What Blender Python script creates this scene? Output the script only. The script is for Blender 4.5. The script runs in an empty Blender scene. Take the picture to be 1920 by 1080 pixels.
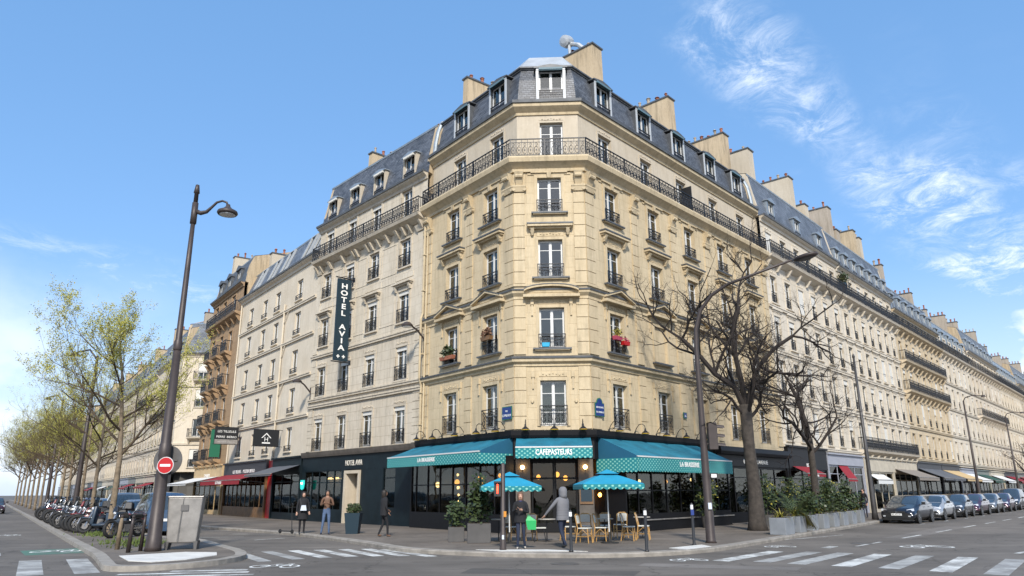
import bpy, math, random
from mathutils import Vector, Matrix, Euler
random.seed(7)
R = math.radians
sc = bpy.context.scene
COL = sc.collection
# ---------------------------------------------------------------- camera
cam = bpy.data.objects.new('camera', bpy.data.cameras.new('camera')); COL.objects.link(cam); sc.camera = cam
PITCH = math.atan(382/1350.0); ROLL = R(0.3)
_f = Vector((0, math.cos(PITCH), math.sin(PITCH))); _r0 = Vector((1, 0, 0)); _u0 = _r0.cross(_f)
_r = _r0*math.cos(ROLL) - _u0*math.sin(ROLL); _u = _r0*math.sin(ROLL) + _u0*math.cos(ROLL)
m = Matrix((_r, _u, -_f)).transposed().to_4x4(); m.translation = (0, 0, 1.75)
cam.matrix_world = m
cam.data.sensor_width = 36; cam.data.lens = 36*1350/1920.0; cam.data.clip_end = 3000; cam.data.clip_start = 0.1
# ---------------------------------------------------------------- sun and sky
SUN_DIR = Vector((0.02, -0.80, 0.62)).normalized()      # towards the sun
sun = bpy.data.objects.new('sun', bpy.data.lights.new('sun', 'SUN')); COL.objects.link(sun)
sun.rotation_euler = SUN_DIR.to_track_quat('Z', 'Y').to_euler()
sun.data.energy = 3.6; sun.data.angle = R(6); sun.data.color = (1.0, 0.94, 0.85)
world = bpy.data.worlds.new('World'); sc.world = world; world.use_nodes = True
SKYX, SKYY = 0.0, 0.0
def build_sky():
    nt = world.node_tree; N = nt.nodes; Lk = nt.links; N.clear()
    out = N.new('ShaderNodeOutputWorld'); bg = N.new('ShaderNodeBackground'); bg.inputs['Strength'].default_value = 0.118
    sky = N.new('ShaderNodeTexSky'); sky.sky_type = 'NISHITA'; sky.sun_disc = False
    sky.sun_elevation = math.asin(SUN_DIR.z); sky.sun_rotation = math.atan2(SUN_DIR.x, SUN_DIR.y)
    sky.altitude = 50; sky.air_density = 1.0; sky.dust_density = 1.2; sky.ozone_density = 1.6
    tc = N.new('ShaderNodeTexCoord')
    sep = N.new('ShaderNodeSeparateXYZ'); Lk.new(tc.outputs['Generated'], sep.inputs[0])
    # cloud deck: direction projected on a plane high above
    zc = N.new('ShaderNodeMath'); zc.operation = 'MAXIMUM'; Lk.new(sep.outputs[2], zc.inputs[0]); zc.inputs[1].default_value = 0.02
    za = N.new('ShaderNodeMath'); za.operation = 'ADD'; Lk.new(zc.outputs[0], za.inputs[0]); za.inputs[1].default_value = 0.18
    dx = N.new('ShaderNodeMath'); dx.operation = 'DIVIDE'; Lk.new(sep.outputs[0], dx.inputs[0]); Lk.new(za.outputs[0], dx.inputs[1])
    dy = N.new('ShaderNodeMath'); dy.operation = 'DIVIDE'; Lk.new(sep.outputs[1], dy.inputs[0]); Lk.new(za.outputs[0], dy.inputs[1])
    cv = N.new('ShaderNodeCombineXYZ'); Lk.new(dx.outputs[0], cv.inputs[0]); Lk.new(dy.outputs[0], cv.inputs[1])
    def noise(scale, det, rough, vec, dist=0.0):
        n = N.new('ShaderNodeTexNoise'); n.inputs['Scale'].default_value = scale; n.inputs['Detail'].default_value = det
        n.inputs['Roughness'].default_value = rough; n.inputs['Distortion'].default_value = dist; Lk.new(vec, n.inputs['Vector']); return n.outputs[0]
    def ramp(v, a, b, c0=0.0, c1=1.0):
        r = N.new('ShaderNodeMapRange'); r.interpolation_type = 'SMOOTHSTEP'; Lk.new(v, r.inputs[0])
        r.inputs[1].default_value = a; r.inputs[2].default_value = b; r.inputs[3].default_value = c0; r.inputs[4].default_value = c1; return r.outputs[0]
    def mul(a, b, op='MULTIPLY'):
        k = N.new('ShaderNodeMath'); k.operation = op
        for i, v in enumerate((a, b)):
            if isinstance(v, (int, float)): k.inputs[i].default_value = v
            else: Lk.new(v, k.inputs[i])
        return k.outputs[0]
    mp = N.new('ShaderNodeMapping'); Lk.new(cv.outputs[0], mp.inputs[0]); mp.inputs['Rotation'].default_value = (0, 0, R(-50)); mp.inputs['Scale'].default_value = (1, 1.9, 1); mp.inputs['Location'].default_value = (SKYX, SKYY, 0)
    cc = mul(dy.outputs[0], mul(dx.outputs[0], -.93), 'ADD'); cc = mul(cc, mul(mul(noise(2.2, 3, .5, cv.outputs[0]), -.5, 'ADD'), .30), 'ADD')
    ab = lambda v, k: (lambda q: (q, setattr(q, 'operation', 'ABSOLUTE'), Lk.new(mul(v, -k, 'ADD'), q.inputs[0]))[0].outputs[0])(N.new('ShaderNodeMath'))
    A_ = mul(mul(ramp(ab(cc, .74), .15, .02), ramp(dx.outputs[0], .22, .36)), .85); B_ = mul(mul(ramp(cc, .36, .56), ramp(cc, .90, .76)), ramp(dx.outputs[0], .62, .95))
    C_ = mul(mul(ramp(ab(cc, 2.93), .30, .02), ramp(dx.outputs[0], -.70, -1.0)), .45); D_ = mul(ramp(noise(1.25, 3, .6, mp.outputs[0]), .50, .68), mul(ramp(dx.outputs[0], .35, .8), .45))
    band = mul(mul(A_, B_, 'MAXIMUM'), mul(C_, D_, 'MAXIMUM'), 'MAXIMUM')
    wisp = ramp(noise(9.0, 13, .74, cv.outputs[0], .7), .38, .76)
    right = ramp(dx.outputs[0], .16, .55)
    lft = ramp(dx.outputs[0], -0.5, -1.2, 0, .35)
    wisp = mul(wisp, mul(ramp(noise(3.0, 6, .6, cv.outputs[0]), .35, .62), .25, 'MAXIMUM')); c1 = mul(mul(band, wisp), 1.05)
    c1 = mul(c1, 1.0, 'MINIMUM')
    # low cumulus bank near the horizon at right, haze at left
    mp2 = N.new('ShaderNodeMapping'); Lk.new(tc.outputs['Generated'], mp2.inputs[0]); mp2.inputs['Scale'].default_value = (1, 1, 1.6)
    puff = noise(5.0, 6, .55, mp2.outputs[0])
    top = mul(ramp(sep.outputs[0], .44, .62, .03, .185), mul(mul(puff, -.5, 'ADD'), .34), 'ADD')
    lo = ramp(mul(top, sep.outputs[2], 'SUBTRACT'), -.006, .035)
    lo = mul(lo, ramp(sep.outputs[0], .42, .52))
    hz = ramp(sep.outputs[2], .0, .30, .50, 0.0)
    lh = mul(mul(ramp(sep.outputs[0], -.30, -.58), ramp(sep.outputs[2], .30, .12)), ramp(puff, .34, .62, .15, .8)); a = mul(mul(c1, lo, 'MAXIMUM'), lh, 'MAXIMUM'); a = mul(a, hz, 'MAXIMUM')
    # the blue of the photograph is a little milkier than the physical sky
    tint = N.new('ShaderNodeMix'); tint.data_type = 'RGBA'; tint.inputs[0].default_value = .38
    Lk.new(sky.outputs[0], tint.inputs[6]); tint.inputs[7].default_value = (1.6, 4.2, 8.6, 1)
    mx = N.new('ShaderNodeMix'); mx.data_type = 'RGBA'; Lk.new(a, mx.inputs[0]); Lk.new(tint.outputs[2], mx.inputs[6])
    mx.inputs[7].default_value = (7.2, 7.7, 8.4, 1)
    Lk.new(mx.outputs[2], bg.inputs[0]); Lk.new(bg.outputs[0], out.inputs[0])
build_sky()
sc.view_settings.view_transform = 'Standard'; sc.view_settings.look = 'None'; sc.view_settings.gamma = 1
sc.view_settings.use_curve_mapping = False
sc.view_settings.exposure = 0.48
sc.cycles.max_bounces = 7; sc.cycles.diffuse_bounces = 3; sc.cycles.transparent_max_bounces = 12
sc.cycles.caustics_reflective = False; sc.cycles.caustics_refractive = False

# ---------------------------------------------------------------- scene graph helpers
WM = {}                                  # world matrix of every object made
def reg(o, M, parent=None):
    COL.objects.link(o); WM[o] = M.copy()
    if parent is not None:
        o.parent = parent; o.matrix_basis = WM[parent].inverted() @ M
    else: o.matrix_basis = M
    return o
def tag(o, label=None, cat=None, group=None, kind=None):
    if label: o['label'] = label
    if cat: o['category'] = cat
    if group: o['group'] = group
    if kind: o['kind'] = kind
    return o
I4 = Matrix.Identity(4)
def T(x, y, z=0, rz=0): return Matrix.Translation((x, y, z)) @ Matrix.Rotation(rz, 4, 'Z')
def thing(name, label, cat, M, group=None):
    o = bpy.data.objects.new(name, None); o.empty_display_size = .3
    reg(o, M); return tag(o, label, cat, group)
def place(name, mesh, M, parent=None):
    return reg(bpy.data.objects.new(name, mesh), M, parent)
def copy_tree(o, M, label=None):
    c = o.copy(); reg(c, M)
    if label: c['label'] = label
    def rec(src, dst):
        for ch in kids.get(src, []):
            d = ch.copy(); COL.objects.link(d); d.parent = dst; WM[d] = WM[dst] @ ch.matrix_basis; kids.setdefault(dst, []).append(d); rec(ch, d)
    rec(o, c); return c
kids = {}
_reg = reg
def reg(o, M, parent=None):
    _reg(o, M, parent)
    if parent is not None: kids.setdefault(parent, []).append(o)
    return o

class MB:
    """collects shapes, links them as one mesh"""
    def __init__(s): s.v = []; s.f = []; s.mi = []; s.cur = 0; s.sm = []; s.smooth = False
    def add(s, vs, fs):
        b = len(s.v); s.v += [tuple(x) for x in vs]
        for f in fs: s.f.append([b+i for i in f]); s.mi.append(s.cur); s.sm.append(s.smooth)
        return s
    def box(s, x0, x1, y0, y1, z0, z1, M=None):
        vs = [Vector(p) for p in ((x0,y0,z0),(x1,y0,z0),(x1,y1,z0),(x0,y1,z0),(x0,y0,z1),(x1,y0,z1),(x1,y1,z1),(x0,y1,z1))]
        if M is not None: vs = [M @ p for p in vs]
        return s.add(vs, [(3,2,1,0),(4,5,6,7),(0,1,5,4),(1,2,6,5),(2,3,7,6),(3,0,4,7)])
    def taper(s, c0, s0, c1, s1, M=None):
        """box between two rectangles (centre, half sizes) at different heights"""
        vs = []
        for c, h in ((c0, s0), (c1, s1)):
            for a, b in ((-1,-1),(1,-1),(1,1),(-1,1)): vs.append(Vector((c[0]+a*h[0], c[1]+b*h[1], c[2])))
        if M is not None: vs = [M @ p for p in vs]
        return s.add(vs, [(3,2,1,0),(4,5,6,7),(0,1,5,4),(1,2,6,5),(2,3,7,6),(3,0,4,7)])
    def quad(s, *p): return s.add(p, [tuple(range(len(p)))])
    def tube(s, pts, rad, n=8, cap=True):
        pts = [Vector(p) for p in pts]; k = len(pts)
        if not hasattr(rad, '__len__'): rad = [rad]*k
        rings = []; prev = None
        for i, p in enumerate(pts):
            d = (pts[min(i+1, k-1)]-pts[max(i-1, 0)])
            if d.length < 1e-9: d = Vector((0,0,1))
            d.normalize()
            if prev is None: a = d.orthogonal().normalized()
            else:
                a = prev - d*prev.dot(d)
                a = a.normalized() if a.length > 1e-6 else d.orthogonal().normalized()
            prev = a; b = d.cross(a)
            rings.append([p+(a*math.cos(2*math.pi*j/n)+b*math.sin(2*math.pi*j/n))*rad[i] for j in range(n)])
        vs = [q for r in rings for q in r]; fs = []
        for i in range(k-1):
            for j in range(n): fs.append((i*n+j, i*n+(j+1)%n, (i+1)*n+(j+1)%n, (i+1)*n+j))
        if cap: fs.append(tuple(range(n-1, -1, -1))); fs.append(tuple((k-1)*n+j for j in range(n)))
        return s.add(vs, fs)
    def lathe(s, prof, n=16, c=(0,0,0), M=None, sx=1, sy=1):
        vs = []; fs = []
        for r, z in prof:
            for j in range(n):
                t = 2*math.pi*j/n; vs.append(Vector((c[0]+r*sx*math.cos(t), c[1]+r*sy*math.sin(t), c[2]+z)))
        for i in range(len(prof)-1):
            for j in range(n): fs.append((i*n+j, i*n+(j+1)%n, (i+1)*n+(j+1)%n, (i+1)*n+j))
        fs.append(tuple(range(n-1, -1, -1))); fs.append(tuple((len(prof)-1)*n+j for j in range(n)))
        if M is not None: vs = [M @ p for p in vs]
        return s.add(vs, fs)
    def ball(s, c, r, n=10, sz=1.0):
        pr = [(r*math.sin(math.pi*i/(n//2+2)) if 0 < i < n//2+2 else r*.02, -r*sz*math.cos(math.pi*i/(n//2+2))) for i in range(n//2+3)]
        return s.lathe(pr, n, c)
    def prism(s, poly, z0, z1, M=None):
        k = len(poly); vs = [Vector((p[0], p[1], z0)) for p in poly]+[Vector((p[0], p[1], z1)) for p in poly]
        if M is not None: vs = [M @ p for p in vs]
        return s.add(vs, [tuple(range(k-1, -1, -1)), tuple(range(k, 2*k))]+[(i, (i+1)%k, k+(i+1)%k, k+i) for i in range(k)])
    def sweep(s, path, prof, closed=True, caps=True):
        """path: plan points left to right as seen from the street; prof: (out, z)"""
        P = [Vector((p[0], p[1], 0)) for p in path]; k = len(P); m_ = len(prof); vs = []
        for i in range(k):
            ns = []
            for a, b in ((i-1, i), (i, i+1)):
                if 0 <= a and b < k:
                    d = (P[b]-P[a]).normalized(); ns.append(Vector((d.y, -d.x, 0)))
            if len(ns) == 2:
                n = (ns[0]+ns[1]); n = n/(n.dot(ns[0]))
            else: n = ns[0]
            for o, z in prof: vs.append(P[i]+n*o+Vector((0, 0, z)))
        fs = []; r = m_ if closed else m_-1
        for i in range(k-1):
            for j in range(r): fs.append((i*m_+j, (i+1)*m_+j, (i+1)*m_+(j+1)%m_, i*m_+(j+1)%m_))
        if closed and caps: fs.append(tuple(range(m_-1, -1, -1))); fs.append(tuple((k-1)*m_+j for j in range(m_)))
        return s.add(vs, fs)
    def mesh(s, name, mats, smooth=False):
        me = bpy.data.meshes.new(name); me.from_pydata(s.v, [], s.f)
        if not isinstance(mats, (list, tuple)): mats = [mats]
        for m_ in mats: me.materials.append(m_)
        me.polygons.foreach_set('material_index', [min(i, len(mats)-1) for i in s.mi])
        me.polygons.foreach_set('use_smooth', [bool(smooth or q) for q in s.sm])
        me.update(); return me
    def build(s, name, mats, M=I4, parent=None, smooth=False):
        return reg(bpy.data.objects.new(name, s.mesh(name, mats, smooth)), M, parent)

def bevel(o, w=.01, seg=1):
    b = o.modifiers.new('bevel', 'BEVEL'); b.width = w; b.segments = seg; b.limit_method = 'ANGLE'; b.angle_limit = R(40); return o

# ---------------------------------------------------------------- materials
def mat(name, col, rough=.6, metal=0, bump=0, bscale=20, var=0, vscale=2, spec=.5, emit=None, estr=0, coat=0):
    m = bpy.data.materials.new(name); m.use_nodes = True; nt = m.node_tree; N = nt.nodes; b = N['Principled BSDF']
    b.inputs['Base Color'].default_value = (*col, 1); b.inputs['Roughness'].default_value = rough; b.inputs['Metallic'].default_value = metal
    b.inputs['Specular IOR Level'].default_value = spec; b.inputs['Coat Weight'].default_value = coat
    if emit: b.inputs['Emission Color'].default_value = (*emit, 1); b.inputs['Emission Strength'].default_value = estr
    if var or bump:
        tc = N.new('ShaderNodeTexCoord')
    if var:
        n = N.new('ShaderNodeTexNoise'); n.inputs['Scale'].default_value = vscale; n.inputs['Detail'].default_value = 6; n.inputs['Roughness'].default_value = .6
        nt.links.new(tc.outputs['Object'], n.inputs['Vector'])
        mr = N.new('ShaderNodeMapRange'); nt.links.new(n.outputs[0], mr.inputs[0]); mr.inputs[1].default_value = .3; mr.inputs[2].default_value = .7
        mr.inputs[3].default_value = 1-var; mr.inputs[4].default_value = 1+var
        v = N.new('ShaderNodeVectorMath'); v.operation = 'SCALE'; v.inputs[0].default_value = col; nt.links.new(mr.outputs[0], v.inputs['Scale'])
        nt.links.new(v.outputs[0], b.inputs['Base Color'])
    if bump:
        n2 = N.new('ShaderNodeTexNoise'); n2.inputs['Scale'].default_value = bscale; n2.inputs['Detail'].default_value = 5
        nt.links.new(tc.outputs['Object'], n2.inputs['Vector'])
        bp = N.new('ShaderNodeBump'); bp.inputs['Strength'].default_value = bump; bp.inputs['Distance'].default_value = .02
        nt.links.new(n2.outputs[0], bp.inputs['Height']); nt.links.new(bp.outputs[0], b.inputs['Normal'])
    return m

def stone(name, col, stain=.25, joint=.0, course=.52, blen=1.15, streak=.25, soot=(.10, .085, .06)):
    m = bpy.data.materials.new(name); m.use_nodes = True; nt = m.node_tree; N = nt.nodes; L = nt.links; b = N['Principled BSDF']
    b.inputs['Roughness'].default_value = .85; b.inputs['Specular IOR Level'].default_value = .25
    tc = N.new('ShaderNodeTexCoord'); ob = tc.outputs['Object']
    def nz(scale, det, rough=.6, sc3=None, vec=ob):
        if sc3:
            mp = N.new('ShaderNodeMapping'); mp.inputs['Scale'].default_value = sc3; L.new(vec, mp.inputs[0]); vec = mp.outputs[0]
        n = N.new('ShaderNodeTexNoise'); n.inputs['Scale'].default_value = scale; n.inputs['Detail'].default_value = det; n.inputs['Roughness'].default_value = rough
        L.new(vec, n.inputs['Vector']); return n.outputs[0]
    def rg(v, a, c, d, e):
        r = N.new('ShaderNodeMapRange'); L.new(v, r.inputs[0])
        for i, q in enumerate((a, c, d, e)): r.inputs[i+1].default_value = q
        return r.outputs[0]
    def mix(f, A, B, mode='MIX'):
        x = N.new('ShaderNodeMix'); x.data_type = 'RGBA'; x.blend_type = mode
        if isinstance(f, float): x.inputs[0].default_value = f
        else: L.new(f, x.inputs[0])
        for i, q in ((6, A), (7, B)):
            if isinstance(q, tuple): x.inputs[i].default_value = (*q, 1)
            else: L.new(q, x.inputs[i])
        return x.outputs[2]
    base = mix(rg(nz(.55, 4), .3, .7, 0, 1), tuple(c*1.07 for c in col), (col[0]*.90, col[1]*.87, col[2]*.82))
    base = mix(rg(nz(7, 6, .7), .35, .75, 0, .5), base, (col[0]*.80, col[1]*.77, col[2]*.72))
    st = rg(nz(1.6, 7, .72, (2.6, 2.6, .28)), .47, .76, 0, streak)
    base = mix(st, base, soot)
    st2 = rg(nz(.9, 8, .75), .56, .82, 0, stain)
    base = mix(st2, base, (soot[0]*1.5, soot[1]*1.4, soot[2]*1.2))
    if joint:
        sp = N.new('ShaderNodeSeparateXYZ'); L.new(ob, sp.inputs[0]); cb = N.new('ShaderNodeCombineXYZ'); L.new(sp.outputs[0], cb.inputs[0]); L.new(sp.outputs[2], cb.inputs[1])
        br = N.new('ShaderNodeTexBrick'); L.new(cb.outputs[0], br.inputs['Vector']); br.inputs['Scale'].default_value = 1
        br.inputs['Brick Width'].default_value = blen; br.inputs['Row Height'].default_value = course; br.inputs['Mortar Size'].default_value = .011
        br.inputs['Mortar Smooth'].default_value = .3; br.inputs['Color1'].default_value = (0, 0, 0, 1); br.inputs['Color2'].default_value = (.35, .35, .35, 1); br.inputs['Mortar'].default_value = (1, 1, 1, 1)
        jf = N.new('ShaderNodeMath'); jf.operation = 'MULTIPLY'; L.new(br.outputs['Fac'], jf.inputs[0]); jf.inputs[1].default_value = joint
        base = mix(rg(br.outputs['Color'], 0, 1, 0, .35), base, (col[0]*.74, col[1]*.70, col[2]*.62))
        base = mix(jf.outputs[0], base, (col[0]*.42, col[1]*.36, col[2]*.28))
        bp = N.new('ShaderNodeBump'); bp.invert = True; bp.inputs['Strength'].default_value = .5; bp.inputs['Distance'].default_value = .02; L.new(br.outputs['Fac'], bp.inputs['Height'])
        bp2 = N.new('ShaderNodeBump'); bp2.inputs['Strength'].default_value = .25; bp2.inputs['Distance'].default_value = .02; L.new(nz(14, 5), bp2.inputs['Height']); L.new(bp.outputs[0], bp2.inputs['Normal'])
    else:
        bp2 = N.new('ShaderNodeBump'); bp2.inputs['Strength'].default_value = .25; bp2.inputs['Distance'].default_value = .02; L.new(nz(14, 5), bp2.inputs['Height'])
    L.new(bp2.outputs[0], b.inputs['Normal']); L.new(base, b.inputs['Base Color'])
    return m

def tiles(name, col, w=.22, h=.12, var=.35, rough=.5):
    """slate hung in courses"""
    m = bpy.data.materials.new(name); m.use_nodes = True; nt = m.node_tree; N = nt.nodes; L = nt.links; b = N['Principled BSDF']
    b.inputs['Roughness'].default_value = rough
    tc = N.new('ShaderNodeTexCoord'); sp = N.new('ShaderNodeSeparateXYZ'); L.new(tc.outputs['Object'], sp.inputs[0])
    ad = N.new('ShaderNodeMath'); L.new(sp.outputs[0], ad.inputs[0]); L.new(sp.outputs[1], ad.inputs[1])
    cb = N.new('ShaderNodeCombineXYZ'); L.new(ad.outputs[0], cb.inputs[0]); L.new(sp.outputs[2], cb.inputs[1])
    br = N.new('ShaderNodeTexBrick'); L.new(cb.outputs[0], br.inputs['Vector']); br.inputs['Scale'].default_value = 1
    br.inputs['Brick Width'].default_value = w; br.inputs['Row Height'].default_value = h; br.inputs['Mortar Size'].default_value = .008; br.inputs['Mortar Smooth'].default_value = .1
    br.inputs['Color1'].default_value = (*[c*(1-var) for c in col], 1); br.inputs['Color2'].default_value = (*[c*(1+var) for c in col], 1); br.inputs['Mortar'].default_value = (*[c*.25 for c in col], 1)
    n = N.new('ShaderNodeTexNoise'); n.inputs['Scale'].default_value = 1.2; n.inputs['Detail'].default_value = 6; L.new(tc.outputs['Object'], n.inputs['Vector'])
    mr = N.new('ShaderNodeMapRange'); L.new(n.outputs[0], mr.inputs[0]); mr.inputs[1].default_value = .3; mr.inputs[2].default_value = .7; mr.inputs[3].default_value = .75; mr.inputs[4].default_value = 1.3
    v = N.new('ShaderNodeVectorMath'); v.operation = 'SCALE'; L.new(br.outputs['Color'], v.inputs[0]); L.new(mr.outputs[0], v.inputs['Scale'])
    L.new(v.outputs[0], b.inputs['Base Color'])
    bp = N.new('ShaderNodeBump'); bp.invert = True; bp.inputs['Strength'].default_value = .6; bp.inputs['Distance'].default_value = .02; L.new(br.outputs['Fac'], bp.inputs['Height']); L.new(bp.outputs[0], b.inputs['Normal'])
    return m

def glassmat(name, tint=(.52, .55, .53), refl=.07, dark=0.0):
    m = bpy.data.materials.new(name); m.use_nodes = True; nt = m.node_tree; N = nt.nodes; L = nt.links; N.clear()
    o = N.new('ShaderNodeOutputMaterial'); tr = N.new('ShaderNodeBsdfTransparent'); tr.inputs[0].default_value = (*tint, 1)
    gl = N.new('ShaderNodeBsdfGlossy'); gl.inputs['Roughness'].default_value = .02; gl.inputs['Color'].default_value = (.86, .84, .80, 1)
    lw = N.new('ShaderNodeLayerWeight'); lw.inputs['Blend'].default_value = .35
    mr = N.new('ShaderNodeMapRange'); L.new(lw.outputs['Fresnel'], mr.inputs[0]); mr.inputs[1].default_value = 0; mr.inputs[2].default_value = 1; mr.inputs[3].default_value = refl; mr.inputs[4].default_value = .75 if refl > .05 else .4
    tc = N.new('ShaderNodeTexCoord'); n = N.new('ShaderNodeTexNoise'); n.inputs['Scale'].default_value = 1.3; L.new(tc.outputs['Object'], n.inputs['Vector'])
    bp = N.new('ShaderNodeBump'); bp.inputs['Strength'].default_value = .06; bp.inputs['Distance'].default_value = .05; L.new(n.outputs[0], bp.inputs['Height']); L.new(bp.outputs[0], gl.inputs['Normal'])
    mx = N.new('ShaderNodeMixShader'); L.new(mr.outputs[0], mx.inputs[0]); L.new(tr.outputs[0], mx.inputs[1]); L.new(gl.outputs[0], mx.inputs[2]); L.new(mx.outputs[0], o.inputs[0])
    return m

def varied(name, cols, rough=.7, trans=False, scale=0):
    """colour picked per object or by noise"""
    m = bpy.data.materials.new(name); m.use_nodes = True; nt = m.node_tree; N = nt.nodes; L = nt.links; b = N['Principled BSDF']
    cr = N.new('ShaderNodeValToRGB'); cr.color_ramp.elements[0].color = (*cols[0], 1); cr.color_ramp.elements[1].color = (*cols[-1], 1)
    for i, c in enumerate(cols[1:-1]):
        e = cr.color_ramp.elements.new((i+1)/(len(cols)-1)); e.color = (*c, 1)
    if scale:
        tc = N.new('ShaderNodeTexCoord'); n = N.new('ShaderNodeTexNoise'); n.inputs['Scale'].default_value = scale; n.inputs['Detail'].default_value = 4
        L.new(tc.outputs['Object'], n.inputs['Vector']); mr = N.new('ShaderNodeMapRange'); L.new(n.outputs[0], mr.inputs[0]); mr.inputs[1].default_value = .25; mr.inputs[2].default_value = .75; L.new(mr.outputs[0], cr.inputs[0])
    else:
        oi = N.new('ShaderNodeObjectInfo'); L.new(oi.outputs['Random'], cr.inputs[0])
    L.new(cr.outputs[0], b.inputs['Base Color']); b.inputs['Roughness'].default_value = rough
    if trans: b.inputs['Subsurface Weight'].default_value = 0
    return m

def asphalt(name, col, dark=.6, scale=1.0, warm=(1, 1, 1)):
    m = bpy.data.materials.new(name); m.use_nodes = True; nt = m.node_tree; N = nt.nodes; L = nt.links; b = N['Principled BSDF']
    b.inputs['Roughness'].default_value = .82; b.inputs['Specular IOR Level'].default_value = .35
    tc = N.new('ShaderNodeTexCoord'); ob = tc.outputs['Object']
    def nz(s, d, r=.6, sc3=(1, 1, 1)):
        mp = N.new('ShaderNodeMapping'); mp.inputs['Scale'].default_value = sc3; mp.inputs['Rotation'].default_value = (0, 0, R(-48)); L.new(ob, mp.inputs[0])
        n = N.new('ShaderNodeTexNoise'); n.inputs['Scale'].default_value = s; n.inputs['Detail'].default_value = d; n.inputs['Roughness'].default_value = r; L.new(mp.outputs[0], n.inputs['Vector']); return n.outputs[0]
    def rg(v, a, c, d, e):
        r = N.new('ShaderNodeMapRange'); L.new(v, r.inputs[0])
        for i, q in enumerate((a, c, d, e)): r.inputs[i+1].default_value = q
        return r.outputs[0]
    def mu(a, c):
        k = N.new('ShaderNodeMath'); k.operation = 'MULTIPLY'; L.new(a, k.inputs[0]); L.new(c, k.inputs[1]); return k.outputs[0]
    a = rg(nz(.22*scale, 5), .3, .7, .70, 1.28)
    c = rg(nz(45, 3, .7), .3, .7, .80, 1.22)
    d = rg(nz(.5, 6, .7, (.25, 2.2, 1)), .3, .75, .76, 1.24)
    v1 = N.new('ShaderNodeTexVoronoi'); v1.feature = 'DISTANCE_TO_EDGE'; v1.inputs['Scale'].default_value = .32
    n3 = N.new('ShaderNodeTexNoise'); n3.inputs['Scale'].default_value = 1.8; n3.inputs['Detail'].default_value = 8; L.new(ob, n3.inputs['Vector'])
    am = N.new('ShaderNodeVectorMath'); am.operation = 'ADD'; L.new(ob, am.inputs[0]); L.new(n3.outputs['Color'], am.inputs[1]); L.new(am.outputs[0], v1.inputs['Vector'])
    cr = rg(v1.outputs['Distance'], .0, .012, dark, 1.0)
    k = mu(mu(mu(a, c), d), cr); k = mu(k, rg(nz(1.1, 4, .5), .60, .70, 1.0, .80))
    vs = N.new('ShaderNodeVectorMath'); vs.operation = 'SCALE'; vs.inputs[0].default_value = tuple(q*w for q, w in zip(col, warm)); L.new(k, vs.inputs['Scale']); L.new(vs.outputs[0], b.inputs['Base Color'])
    bp = N.new('ShaderNodeBump'); bp.inputs['Strength'].default_value = .35; bp.inputs['Distance'].default_value = .01; L.new(nz(60, 3), bp.inputs['Height']); L.new(bp.outputs[0], b.inputs['Normal'])
    return m

def worn_paint(name, col, under=(.12, .11, .10), lo=.44, hi=.56):
    m = bpy.data.materials.new(name); m.use_nodes = True; nt = m.node_tree; N = nt.nodes; L = nt.links; b = N['Principled BSDF']
    b.inputs['Roughness'].default_value = .7
    tc = N.new('ShaderNodeTexCoord'); n = N.new('ShaderNodeTexNoise'); n.inputs['Scale'].default_value = 1.1; n.inputs['Detail'].default_value = 10; n.inputs['Roughness'].default_value = .75
    L.new(tc.outputs['Object'], n.inputs['Vector']); mr = N.new('ShaderNodeMapRange'); L.new(n.outputs[0], mr.inputs[0]); mr.inputs[1].default_value = lo; mr.inputs[2].default_value = hi
    mr.inputs[3].default_value = .30; mr.inputs[4].default_value = 1
    mx = N.new('ShaderNodeMix'); mx.data_type = 'RGBA'; L.new(mr.outputs[0], mx.inputs[0]); mx.inputs[6].default_value = (*under, 1); mx.inputs[7].default_value = (*col, 1); L.new(mx.outputs[2], b.inputs['Base Color'])
    return m

M = {}
M['stone_main'] = stone('honey limestone', (.565, .470, .318), joint=.10, streak=.42, stain=.34)
M['stone_trim'] = stone('limestone mouldings', (.55, .455, .305), streak=.46)
M['plaster'] = stone('pale plaster', (.53, .468, .372), streak=.22, stain=.10)
M['stone_hotel'] = stone('grey limestone', (.575, .515, .42), joint=.5, streak=.45, stain=.35)
M['stone_hotel_up'] = stone('smooth grey limestone', (.595, .535, .435), joint=.15, streak=.4, stain=.3)
M['render_white'] = stone('cream render', (.63, .56, .45), streak=.22, stain=.14)
M['stone_brown'] = stone('brown stone', (.37, .255, .155), joint=.5, streak=.5, stain=.3)
M['stone_r1'] = stone('white painted stone', (.63, .575, .485), joint=.35, streak=.2, stain=.12)
M['stone_r2'] = stone('ivory stone', (.62, .555, .46), joint=.35, streak=.3, stain=.2)
M['stone_r3'] = stone('ochre stone', (.58, .49, .355), joint=.35, streak=.3, stain=.2)
M['stone_r4'] = stone('pale buff stone', (.60, .53, .43), joint=.3, streak=.3, stain=.2)
M['chim'] = stone('chimney render', (.50, .40, .27), streak=.75, stain=.5)
M['chim_grey'] = stone('grey chimney render', (.40, .345, .28), streak=.5, stain=.4)
M['terracotta'] = mat('terracotta', (.30, .11, .06), .8, var=.3)
M['slate'] = tiles('slate', (.085, .092, .105))
M['slate2'] = tiles('blue slate', (.115, .128, .148), .3, .2, .2)
M['zinc'] = mat('zinc', (.30, .34, .37), .45, .5, var=.2, vscale=3)
M['zinc_light'] = mat('pale zinc', (.42, .44, .45), .5, .3, var=.12, vscale=2)
M['lead'] = mat('dark zinc flashing', (.10, .105, .11), .55, .3, var=.3)
M['iron'] = mat('black iron', (.018, .019, .022), .45, .3)
M['iron_grey'] = mat('weathered iron', (.06, .058, .058), .5, .3, var=.3)
M['white'] = mat('white window paint', (.58, .58, .56), .45)
M['grey_frame'] = mat('grey window paint', (.45, .47, .48), .5)
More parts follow.
